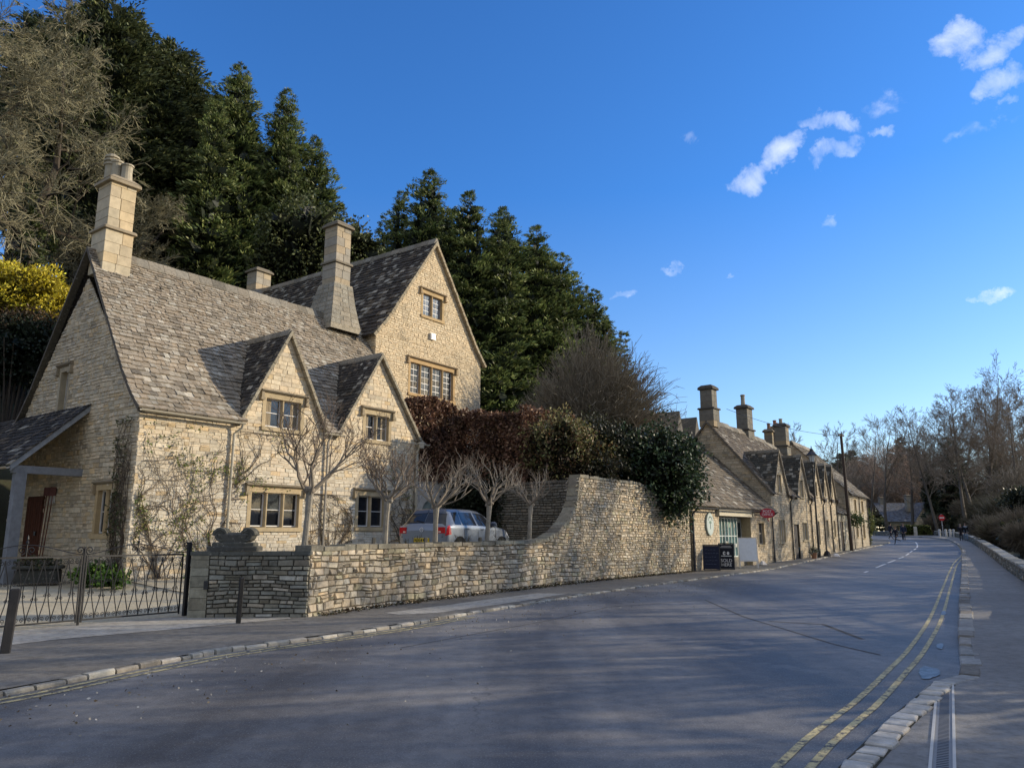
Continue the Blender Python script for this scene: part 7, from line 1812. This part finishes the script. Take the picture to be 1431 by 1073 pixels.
# clipped hedges at the bend, with a pale gate pillar between them
for i, (u0, u1, lb) in enumerate(((1262, 1277, 'short clipped yellow-green hedge left of the pale gate pillar'), (1281, 1297, 'short clipped yellow-green hedge right of the pale gate pillar'))):
    a = atY(u0, 748, 99); b = atY(u1, 748, 99); hedge('clipped_hedge', lb, a, b, 1.5, 1.25, 1.0, 3500, .22, [(.09, .11, .03), (.14, .16, .04), (.05, .065, .02)], 630 + i, lump=.05)
pp = atY(1279, 748, 98.6); mb = MB(); bbox(mb, (pp.x, pp.y, 1.4), .45, .45, 1.3, (.5, .48, .42), bev=.03); tag(emit('gate_pillar', mb, M_ASHLAR, origin=(pp.x, pp.y, 1.5)), 'pale square gate pillar between the two clipped hedges', 'pillar')
# riverside trees and bushes further to the right (they throw the long shadows across the road)
pr_tree = None
for i, (x, y, H_, lb) in enumerate(((19.5, 15.5, 13, 'bare riverside tree standing right of the parapet'),)):
    pr_tree = bare_tree('riverside_tree', 'bare tree on the near river bank, outside the right of the view', (x, y, -1.5), H_ + 1.5, .24, 701, group='bare trees on the near river bank', trunk_h=.22, nlimb=16, levels=4, kids=(6, 5, 4), spread=.9, up=.3, wig=.15, minr=.012, llen=.36)
for i, (x, y, s_) in enumerate(((23, 22, 1.1), (28, 30, 1.2), (16, 7.5, 1.0), (33, 36, 1.1), (14, 1, 1.15), (38, 45, 1.2), (45, 50, 1.1), (26, 14, 1.3), (36, 27, 1.3), (50, 60, 1.2), (22, 4, 1.2), (44, 38, 1.4))):
    dup(pr_tree, (x, y, -1.5), i * 1.9, s_, label='bare tree on the near river bank, outside the right of the view')
sh_ = bush('riverside_bush', 'dense evergreen bush on the near river bank, outside the right of the view', (15.0, 12.0, 1.2), -1.5, [((0, 0, 0), (2.6, 2.6, 2.6)), ((1.8, 2.2, .5), (2.2, 2.2, 2.5))], 3600, .42, [(.03, .045, .02), (.05, .06, .03)], 711, group='evergreen bushes on the near river bank')
for i, (x, y, s_, zs) in enumerate(((13.2, 7.0, .9, .85), (18.4, 17.6, .85, .85), (21.9, 22.6, .95, .8), (25.9, 28.3, .85, .95), (29.6, 34.5, .9, .8), (33.5, 41.5, .85, .9), (37.5, 48.5, .95, .8), (11.6, 2.5, .9, .9), (42.5, 56.0, .9, .9), (10.8, -3.0, 1.1, 1.1), (47, 64, 1.1, 1.0))):
    dup(sh_, (x, y, -1.5 if y < 40 else -1.2), i * 1.3, (s_, s_, s_ * zs), label='dense evergreen bush on the near river bank, outside the right of the view')
# ------------------------------------------------------------------ the parked hatchback
def make_car():
    ang = R(28); fx = Vector((math.sin(ang), math.cos(ang), 0)); fy = Vector((-fx.y, fx.x, 0))
    rear = Vector((-2.55, 22.1, 0)); ctr = rear + fx * 1.98; zg = yard_z(ctr.x, ctr.y) - .02
    root = thing('parked_car', 'slate blue hatchback parked behind the low wall, seen from its tailgate', 'car', (ctr.x, ctr.y, zg))
    W = lambda x, y, z: ctr + fx * x + fy * y + Z * (z + zg)
    ST = [(-1.97, .42, .62, .58, .80, .70, .84, .60), (-1.95, .34, .72, .60, .90, .76, .94, .66), (-1.92, .28, .79, .62, .95, .80, .99, .70), (-1.84, .24, .83, .64, .97, .82, 1.05, .70), (-1.70, .22, .84, .64, .97, .825, 1.26, .62), (-1.56, .21, .84, .64, .965, .83, 1.42, .57), (-1.40, .20, .845, .64, .96, .83, 1.452, .56), (-.9, .20, .84, .64, .95, .83, 1.47, .57), (-.2, .20, .84, .64, .94, .83, 1.465, .57), (.25, .20, .84, .64, .93, .83, 1.43, .56), (.55, .20, .84, .64, .93, .83, 1.34, .56), (.95, .20, .84, .64, .93, .82, 1.13, .62), (1.18, .20, .84, .62, .92, .81, .995, .70), (1.5, .21, .83, .60, .87, .78, .93, .66), (1.8, .23, .79, .56, .78, .70, .85, .58), (1.94, .30, .68, .50, .66, .60, .70, .48), (1.99, .36, .5, .46, .55, .44, .58, .34)]
    def stn(x):
        k = 0
        while k < len(ST) - 2 and ST[k + 1][0] < x: k += 1
        a, b = ST[k], ST[k + 1]; t = min(1, max(0, (x - a[0]) / (b[0] - a[0]))); return [a[i] + (b[i] - a[i]) * t for i in range(8)]
    def sec(x, t):
        _, zb, wm, zm, zbelt, wb, zt, wt = stn(x)
        pts = [(0, zb), (wm * .9, zb), (wm * .99, zb + .10), (wm, zm), (wb, zbelt), (wt + .02, zt - .075), (wt - .09, zt - .012), (0, zt + .012)]
        k = min(int(t), 6); f = t - k; p, q = pts[k], pts[k + 1]; return (p[0] + (q[0] - p[0]) * f, p[1] + (q[1] - p[1]) * f)
    paint = (.20, .225, .26); mb = MB(); xs_ = sorted(set([s[0] for s in ST] + [-1.97 + 3.96 * i / 44 for i in range(45)])); ts = [i / 4 for i in range(29)]; nt_ = len(ts)
    for sg in (1, -1):
        vs = [W(x, sg * sec(x, t)[0], sec(x, t)[1]) for x in xs_ for t in ts]; fs = []
        for i in range(len(xs_) - 1):
            for j in range(nt_ - 1): fs.append((i * nt_ + j, (i + 1) * nt_ + j, (i + 1) * nt_ + j + 1, i * nt_ + j + 1))
        mb.add(vs, fs, paint); mb.add([W(xs_[0], sg * sec(xs_[0], t)[0], sec(xs_[0], t)[1]) for t in ts], [tuple(range(nt_))], paint); mb.add([W(xs_[-1], sg * sec(xs_[-1], t)[0], sec(xs_[-1], t)[1]) for t in ts], [tuple(range(nt_))], paint)
    body = emit('body', mb, M_PAINT, root, smooth=True)
    def patch(m, x0a, x0b, x1a, x1b, t0, t1, sg, off, col, nx=8, ny=4):
        """surface patch; x range at the lower edge x0a..x1a and at the upper edge x0b..x1b"""
        vs = []
        for j in range(ny + 1):
            v = j / ny; t = t0 + (t1 - t0) * v
            for i in range(nx + 1):
                u = i / nx; x = (x0a + (x0b - x0a) * v) * (1 - u) + (x1a + (x1b - x1a) * v) * u; y, z = sec(x, t); vs.append(W(x, sg * (y + off), z + off * (.9 if t > 4.9 else .2)))
        m.add(vs, [(j * (nx + 1) + i, j * (nx + 1) + i + 1, (j + 1) * (nx + 1) + i + 1, (j + 1) * (nx + 1) + i) for j in range(ny) for i in range(nx)], col)
    gc = (.02, .024, .03)
    for sg in (1, -1):
        for (a0, a1, b0, b1) in ((-1.50, -1.42, -1.16, -1.10), (-1.08, -1.04, -.30, -.34), (-.20, -.24, .86, .42)):
            m = MB(); patch(m, a0, a1, b0, b1, 4.10, 4.93, sg, .007, gc); wdw = emit('side_window', m, M_GLASS, root, smooth=True)
    m = MB()
    for sg in (1, -1): patch(m, -1.865, -1.865, -1.60, -1.60, 5.05, 7, sg, .006, gc, 6, 6)
    emit('rear_window', m, M_GLASS, root, smooth=True)
    m = MB()
    for sg in (1, -1): patch(m, .62, .62, 1.12, 1.12, 5.1, 7, sg, .006, gc, 6, 6)
    emit('windscreen', m, M_GLASS, root, smooth=True)
    m = MB(); 
    for sg in (1, -1): patch(m, -1.66, -1.66, -1.50, -1.50, 5.6, 7, sg, .02, (.05, .065, .095), 3, 6)
    emit('spoiler', m, M_PAINT, root, smooth=True)
    O = W(0, 0, 0)
    for sg in (1, -1):
        m = MB(); patch(m, -1.945, -1.90, -1.74, -1.80, 3.25, 4.25, sg, .014, (.55, .012, .02), 8, 5); obox(m, W(-1.955, 0, 0), fy * sg, -fx,   .53, .765, .76, .93, -.03, .02, (.50, .012, .018)); tl = emit('tail_light', m, M_LENS, root, smooth=False)
        m = MB(); obox(m, W(-1.955, 0, 0), fy * sg, -fx,   .56, .64, .78, .82, .02, .024, (.75, .6, .5)); emit('reversing_lamp', m, M_LENS, tl)
        m = MB(); a = W(.62, sg * .86, .98); bbox(m, a, .2, .14, .13, (.07, .09, .13), rz=-ang, bev=.04); tube(m, [W(.60, sg * .80, .96), a + Z * .04], .025, 6, (.03, .03, .03)); emit('door_mirror', m, M_PAINT, root)
        m = MB(); patch(m, 1.60, 1.55, 1.86, 1.80, 3.3, 4.5, sg, .01, (.6, .62, .65), 4, 4); emit('headlight', m, M_GLASS, root)
        m = MB(); patch(m, -1.05, -1.05, -1.035, -1.035, 1.6, 4.05, sg, .004, (.01, .01, .012), 1, 6); patch(m, -.26, -.26, -.245, -.245, 1.6, 4.05, sg, .004, (.01, .01, .012), 1, 6); patch(m, .80, .80, .815, .815, 1.6, 4.0, sg, .004, (.01, .01, .012), 1, 6); emit('door_gap', m, M_PLAIN, body)
        for hx in (-.95, -.08):
            m = MB(); patch(m, hx - .02, hx - .02, hx + .14, hx + .14, 3.72, 3.84, sg, .03, (.07, .095, .14), 3, 2); emit('door_handle', m, M_PAINT, root)
        for wx in (-1.28, 1.19):
            m = MB(); disc(m, W(wx, sg * .80, .31), fx, Z, fy * sg, .375, .375, .046, (.012, .012, .013), 26); emit('wheel_arch', m, M_PLAIN, root)
            m = MB(); disc(m, W(wx, sg * .66, .31), fx, Z, fy * sg, .315, .315, .20, (.02, .02, .02), 26); wl = emit('wheel', m, M_PLAIN, root)
            m = MB(); disc(m, W(wx, sg * .845, .31), fx, Z, fy * sg, .215, .215, .022, (.30, .31, .32), 22)
            for k in range(5):
                a = 2 * math.pi * k / 5; d = fx * math.cos(a) + Z * math.sin(a); tube(m, [W(wx, sg * .865, .31) + d * .03, W(wx, sg * .865, .31) + d * .2], .022, 5, (.42, .43, .45))
            emit('rim', m, M_METAL, wl)
    m = MB(); obox(m, W(-1.97, 0, 0), fy, -fx, -.26, .26, .52, .63, -.01, .018, (.70, .50, .03)); pl_ = emit('number_plate', m, M_PLAIN, root)
    m = MB(); rg = random.Random(1)
    for k in range(7): u = -.22 + k * .065 + (.02 if k > 3 else 0); obox(m, W(-1.97, 0, 0), fy, -fx, u, u + .04, .545, .605, .018, .021, (.02, .02, .02))
    emit('plate_marks', m, M_PLAIN, pl_)
    m = MB(); c = W(-1.965, 0, .86)
    ringp = [c - fx * .022 + fy * .058 * math.cos(a) + Z * .058 * math.sin(a) for a in [2 * math.pi * k / 20 for k in range(21)]]; tube(m, ringp, .007, 5, (.7, .7, .7), cap=False)
    q = lambda y, z: c - fx * .024 - fy * y + Z * z
    tube(m, [q(-.022, .048), q(0, .006), q(.022, .048)], .006, 4, (.7, .7, .7)); tube(m, [q(-.046, .02), q(-.022, -.044), q(0, .0), q(.022, -.044), q(.046, .02)], .006, 4, (.7, .7, .7)); emit('badge', m, M_METAL, root)
    m = MB(); obox(m, W(-1.985, 0, 0), fy, -fx, -.70, .70, .27, .40, -.02, .012, (.02, .022, .025)); obox(m, W(-1.955, 0, 0), fy, -fx, -.70, .70, .655, .672, -.01, .012, (.01, .01, .012)); emit('rear_bumper', m, M_PLAIN, root)
    m = MB(); tube(m, [W(-1.88, -.02, 1.06), W(-1.80, .30, 1.12)], .010, 4, (.01, .01, .01)); emit('rear_wiper', m, M_PLAIN, root)
    m = MB(); tube(m, [W(-1.35, 0, 1.46), W(-1.5, 0, 1.60)], .006, 4, (.01, .01, .01)); emit('aerial', m, M_PLAIN, root)
make_car()

# ------------------------------------------------------------------ street furniture
M_LANTERN = flatmat('lantern glass', (.62, .64, .62), .3)
lp = FT.p(6.55, -.42); lz = g(lp.y) + .05
root = thing('street_lamp', 'black street lamp with a pale glass lantern, on a tall post against the terrace', 'street lamp', (lp.x, lp.y, lz))
mb = MB(); lathe(mb, (lp.x, lp.y, lz), [(.11, 0), (.11, .5), (.075, .6), (.06, 2.5), (.045, 5.45), (.06, 5.5), (.03, 5.6), (.05, 5.72), (.14, 5.78)], 10, (.02, .02, .022)); tube(mb, [(lp.x - .3, lp.y - .2, lz + 5.3), (lp.x + .3, lp.y + .2, lz + 5.3)], .02, 6, (.02, .02, .022)); emit('post', mb, M_METAL, root)
mb = MB(); lathe(mb, (lp.x, lp.y, lz + 5.78), [(.13, 0), (.21, .42)], 6, (.62, .64, .62)); emit('glass', mb, M_LANTERN, root)
mb = MB(); lathe(mb, (lp.x, lp.y, lz + 6.2), [(.36, 0), (.34, .04), (.15, .22), (.10, .32), (.11, .36), (.03, .44), (.03, .52), (.005, .6)], 6, (.025, .027, .035)); 
for k in range(6): a = math.pi / 3 * k; tube(mb, [(lp.x + .13 * math.cos(a), lp.y + .13 * math.sin(a), lz + 5.78), (lp.x + .21 * math.cos(a), lp.y + .21 * math.sin(a), lz + 6.2)], .012, 4, (.02, .02, .022))
emit('lantern_top', mb, M_METAL, root)
tp = FT2.p(10.4, -.45); tz = g(tp.y) + .05
root = thing('telegraph_pole', 'tall brown timber telegraph pole before the end house', 'pole', (tp.x, tp.y, tz)); mb = MB(); tube(mb, [(tp.x, tp.y, tz), (tp.x - .05, tp.y, tz + 4), (tp.x - .10, tp.y, tz + 8.5)], [.13, .115, .095], 10, (.075, .055, .042)); emit('pole', mb, M_WOOD, root)
mb = MB(); top = Vector((tp.x - .1, tp.y, tz + 8.35)); obox(mb, top, Vector((.8, .6, 0)), Vector((.6, -.8, 0)), -.35, .35, -.05, .05, -.06, .06, (.06, .05, .04)); 
for k in (-.3, .3): lathe(mb, top + Vector((.8, .6, 0)) * k, [(.03, 0), (.04, .06), (.03, .1), (.045, .15), (.02, .18)], 8, (.3, .3, .3))
emit('insulators', mb, M_WOOD, root)
def wire(name, A, B, sag, label):
    A = Vector(A); B = Vector(B); mb = MB(); tube(mb, [A + (B - A) * t - Z * sag * 4 * t * (1 - t) for t in [i / 16 for i in range(17)]], .014, 4, (.03, .03, .035)); tag(emit(name, mb, M_METAL, origin=tuple(A)), label, 'cable')
wire('overhead_cable', top, FT.p(3.3, 3.6, 9.4), .35, 'thin black cable from the telegraph pole to the terrace chimneys')
wire('overhead_cable', top - Z * .3, FT2.p(30, 3, 4.8), .8, 'thin black cable sagging from the telegraph pole towards the bend')
# no entry sign and short white posts at the bend
sp = atY(1318, 746, 92); sz_ = 1.35; root = thing('no_entry_sign', 'red no-entry disc with a white bar on a grey post at the bend', 'road sign', (sp.x, sp.y, sz_))
mb = MB(); tube(mb, [(sp.x, sp.y, sz_), (sp.x, sp.y, sz_ + 2.75)], .045, 8, (.35, .35, .36)); emit('post', mb, M_METAL, root)
c = Vector((sp.x, sp.y - .06, sz_ + 2.3)); mb = MB(); disc(mb, c, Vector((1, 0, 0)), Z, Vector((0, -1, 0)), .36, .36, .02, (.55, .02, .025), 28); pn = emit('disc', mb, M_METAL, root)
mb = MB(); obox(mb, c, Vector((1, 0, 0)), Vector((0, -1, 0)), -.26, .26, -.06, .06, .02, .028, (.8, .8, .8)); emit('bar', mb, M_METAL, pn)
for k, (u, Y, lb) in enumerate(((1313, 91, 'leftmost of the short pale posts under the no-entry sign'), (1322, 90.5, 'second of the short pale posts under the no-entry sign'), (1328, 91, 'third of the short pale posts, right of the no-entry sign'), (1333, 92, 'rightmost of the short pale posts, nearest the walking couple'))):
    q = atY(u, 746, Y); mb = MB(); lathe(mb, (q.x, q.y, 1.3), [(.12, 0), (.12, .85), (.15, .87), (.15, .95), (.06, 1.02)], 10, (.55, .54, .50)); tag(emit('short_post', mb, M_PLAIN, origin=(q.x, q.y, 1.3)), lb, 'bollard', 'short pale posts at the bend')
# plant pots and bags by the terrace doors
q = FT.p(5.1, -.55); zz = g(q.y) + .05; mb = MB(); lathe(mb, (q.x, q.y, zz), [(.12, 0), (.18, .3), (.2, .32), (.17, .33)], 12, (.35, .18, .10)); root = thing('plant_pot', 'terracotta pot with a small plant beside the terrace door', 'plant pot', (q.x, q.y, zz)); emit('pot', mb, M_PLAIN, root)
V, F, C = leaf_cloud((q.x, q.y, zz + .45), (.25, .25, .22), 300, .1, [(.12, .14, .06), (.3, .3, .28)], 3, shell=.2); emit_np('leaves', V, F, C, M_LEAF, root)
q = FT2.p(1.5, -.5); zz = g(q.y) + .05; mb = MB(); bbox(mb, (q.x, q.y, zz), .55, .35, .35, (.03, .03, .035), rz=.7, bev=.1, tz=.7); tag(emit('rubbish_bag', mb, M_CLOTH, origin=(q.x, q.y, zz)), 'black bag on the pavement under the white sash window', 'bag')
mb = MB(); bbox(mb, (q.x + .45, q.y - .2, zz), .45, .3, .16, (.6, .6, .62), rz=.2, bev=.05, tz=.7); tag(emit('paper_bag', mb, M_CLOTH, origin=(q.x + .45, q.y - .2, zz)), 'small white bag beside the black one on the pavement', 'bag')
q = FT2.p(13.2, -.25); V, F, C = leaf_cloud((q.x, q.y, 2.75), (.9, .5, .5), 900, .16, [(.10, .15, .05), (.16, .2, .07)], 31, shell=.2); o = thing('wall_shrub', 'small green shrub growing on the wall beside the telegraph pole', 'shrub', (q.x, q.y, .7)); emit_np('leaves', V, F, C, M_LEAF, o); mb = MB(); tube(mb, [(q.x, q.y, .6), (q.x, q.y, 2.7)], .03, 5, (.1, .08, .06)); emit('stem', mb, M_BARK, o)
q = FT2.p(21.9, .4); V, F, C = leaf_cloud((q.x, q.y, 2.5), (.9, .9, 1.5), 1500, .2, [(.13, .16, .06), (.2, .22, .08)], 32, shell=.2); o = thing('wall_shrub', 'rounded green shrub at the far corner of the end house', 'shrub', (q.x, q.y, 1.1)); emit_np('leaves', V, F, C, M_LEAF, o); mb = MB(); tube(mb, [(q.x, q.y, 1), (q.x, q.y, 2.5)], .05, 5, (.1, .08, .06)); emit('stem', mb, M_BARK, o)
# garden tools hung on the gable wall by the porch
f = FA; root = thing('garden_tools', 'rack of long-handled rusty garden tools on the gable wall beside the porch', 'garden tools', (*f.p(-.08, 4.55).xy, .6))
mb = MB(); obox(mb, f.p(0, 4.25), f.b, -f.u, 0, .55, 2.45, 2.52, .03, .10, (.35, .30, .22)); obox(mb, f.p(0, 4.3), f.b, -f.u, 0, .38, 2.52, 2.78, .02, .05, (.55, .52, .46)); emit('rack', mb, M_WOOD, root)
for k in range(3):
    a = f.p(-.10, 4.3 + k * .2, 2.75); b = f.p(-.16, 4.45 + k * .16, .6); mb = MB(); tube(mb, [a, b], .018, 6, (.13, .055, .035)); bbox(mb, (a.x, a.y, a.z - .02), .16, .05, .25, (.12, .05, .04), rz=.3, bev=.01); emit('tool', mb, M_WOOD, root)
# dark stone trough and barrow behind the left-hand gate
q = f.p(-1.2, 2.0); root = thing('stone_trough', 'dark mossy stone trough behind the left gate leaf', 'trough', (q.x, q.y, .45)); mb = MB(); bbox(mb, (q.x, q.y, .42), 1.0, .5, .35, (.05, .05, .042), rz=.35, bev=.05); bbox(mb, (q.x, q.y, .77), 1.1, .6, .08, (.06, .06, .05), rz=.35, bev=.03); emit('body', mb, M_DRY, root)
V, F, C = leaf_cloud((q.x, q.y, .90), (.5, .28, .16), 700, .1, [(.06, .08, .03), (.12, .10, .05)], 41, shell=.2); emit_np('plants', V, F, C, M_LEAF, root)

# ------------------------------------------------------------------ people
def skin_mesh(joints, edges, root_i=0, sub=1):
    me = bpy.data.meshes.new('tmp'); me.from_pydata([j[:3] for j in joints], edges, []); o = bpy.data.objects.new('tmp', me); COL.objects.link(o)
    m = o.modifiers.new('s', 'SKIN'); m.use_smooth_shade = True
    for i, j in enumerate(joints): r = j[3]; d = me.skin_vertices[0].data[i]; d.radius = (r, j[4] if len(j) > 4 else r); d.use_root = (i == root_i)
    o.modifiers.new('d', 'SUBSURF').levels = sub; o.modifiers['d'].render_levels = sub
    bpy.context.view_layer.update(); dg = bpy.context.evaluated_depsgraph_get(); ev = o.evaluated_get(dg); m2 = bpy.data.meshes.new_from_object(ev, depsgraph=dg)
    V = [v.co.copy() for v in m2.vertices]; F = [tuple(p.vertices) for p in m2.polygons]; bpy.data.objects.remove(o); bpy.data.meshes.remove(me); bpy.data.meshes.remove(m2); return V, F
def person(loc, heading, h, label, coat, trous, hair, stride=.25, arms=.25, coat_len=.78, run=False, bag=None, group=None):
    k = h / 1.75; a = R(heading); fx = Vector((math.sin(a), math.cos(a), 0)); fy = Vector((-fx.y, fx.x, 0)); L = Vector(loc)
    root = thing('person', label, 'person', tuple(loc), group); skin = (.45, .28, .20); st_ = stride
    def PT_(x, y, z): return (x * k, y * k, z * k)
    lean = .10 if run else .02
    kl = (.28, .50) if run else (.10, .50)
    J = [(0, 0, .95, .13, .10), (lean * .5, 0, 1.15, .12, .09), (lean, 0, 1.38, .15, .10), (lean * 1.1, 0, 1.50, .05), (lean * 1.3 + .01, 0, 1.58, .075), (lean * 1.3 + .015, 0, 1.70, .085), (lean * 1.3, 0, 1.76, .055),
         (0, .09, .90, .09), (kl[0], .10, .50, .062), (st_, .10, .07, .045), (st_ + .14, .10, .03, .035), (0, -.09, .90, .09), (-.05 if not run else .02, -.10, .50, .062), (-st_ - (.22 if run else 0), -.10, .10 if not run else .38, .045), (-st_ + .12 - (.30 if run else 0), -.10, .03 if not run else .28, .035),
         (lean, .19, 1.42, .055), (lean - arms * .4, .24, 1.14, .045), (lean - arms * .2 + .05, .24, .88, .035), (lean - arms * .2 + .07, .24, .80, .03), (lean, -.19, 1.42, .055), (lean + arms * .4, -.24, 1.14, .045), (lean + arms, -.23, .92, .035), (lean + arms + .04, -.23, .85, .03)]
    E_ = [(0, 1), (1, 2), (2, 3), (3, 4), (4, 5), (5, 6), (0, 7), (7, 8), (8, 9), (9, 10), (0, 11), (11, 12), (12, 13), (13, 14), (2, 15), (15, 16), (16, 17), (17, 18), (2, 19), (19, 20), (20, 21), (21, 22)]
    def put(name, J_, E__, colf, mat, parent):
        V, F = skin_mesh([(*PT_(*j[:3]), j[3] * k, *( [j[4] * k] if len(j) > 4 else [])) for j in J_], E__); mb = MB(); mb.V = [L + fx * v.x + fy * v.y + Z * v.z for v in V]; mb.F = F; mb.M = [0] * len(F); mb.C = [colf(sum(V[i].z for i in f_) / len(f_) / k) for f_ in F]; return emit(name, mb, mat, parent, smooth=True)
    bd = put('body', J, E_, lambda z: skin if z > 1.47 or .75 < z < .86 else (trous if z > .12 else (.03, .025, .02)), M_SKIN, root)
    gr = lambda j, d: (*j[:3], j[3] + d, *( [j[4] + d] if len(j) > 4 else []))
    ci = [0, 1, 2, 15, 16, 17, 19, 20, 21]; cj = [gr(J[i], .022) for i in ci] + [(0, 0, coat_len, .17, .13)]; cj[2] = (lean, 0, 1.40, .17, .12)
    put('coat', cj, [(0, 1), (1, 2), (2, 3), (3, 4), (4, 5), (2, 6), (6, 7), (7, 8), (0, 9)], lambda z: coat, M_CLOTH, root)
    hj = [(lean * 1.3 - .02, 0, 1.66, .088), (lean * 1.3 - .005, 0, 1.745, .082), (lean * 1.3 - .05, 0, 1.60, .06)]; put('hair', hj, [(0, 1), (0, 2)], lambda z: hair, M_CLOTH, root)
    mb = MB(); hp = L + (fx * (lean * 1.3 + .10) + Z * 1.655) * k
    for sg in (-1, 1): lathe(mb, hp + fy * .03 * sg * k + Z * .02 * k - fx * .006, [(.010, 0), (.010, .01)], 6, (.03, .02, .02))
    tube(mb, [hp - fx * .01 - Z * .0 * k, hp + fx * .014 * k - Z * .03 * k], .009, 5, skin); tube(mb, [hp + fy * .02 * k - Z * .05 * k - fx * .01, hp - fy * .02 * k - Z * .05 * k - fx * .01], .005, 4, (.3, .1, .09)); emit('face', mb, M_SKIN, root)
    if bag: mb = MB(); q = L + (fx * (lean - .17) + Z * 1.1) * k; bbox(mb, q, .3, .2, .42, bag, rz=-a, bev=.06); emit('backpack', mb, M_CLOTH, root)
    return root
q = atY(1253, 760, 71.4); person((34.95, 71.3, g(71.3)), 250, 1.55, 'child in a dark coat running across the road near the end house', (.03, .035, .05), (.04, .04, .05), (.12, .08, .05), stride=.35, arms=.3, run=True, coat_len=.72)
person((42.2, 84.5, g(84.5)), 200, 1.72, 'person in a black coat walking in the road behind the running child', (.02, .022, .028), (.03, .035, .05), (.10, .07, .05), stride=.22)
person((41.3, 85.5, g(85.5)), 80, 1.74, 'person in a dark jacket striding along the far pavement, left of the others', (.025, .03, .045), (.02, .02, .025), (.05, .04, .03), stride=.34)
person((41.3, 82.6, g(82.6)), 215, 1.68, 'person in navy with a pale scarf between the running child and the striding person', (.03, .04, .07), (.03, .03, .035), (.30, .22, .14), stride=.2)
person((44.05, 76.9, g(76.9) + .1), 205, 1.62, 'person in a long black coat walking towards us on the right pavement', (.015, .015, .018), (.05, .05, .06), (.45, .38, .30), stride=.16, coat_len=.55)
person((44.75, 77.3, g(77.3) + .1), 205, 1.70, 'person in a dark jacket and pale blue jeans beside the long black coat', (.02, .022, .028), (.22, .27, .33), (.05, .04, .03), stride=.2, bag=(.03, .05, .04))
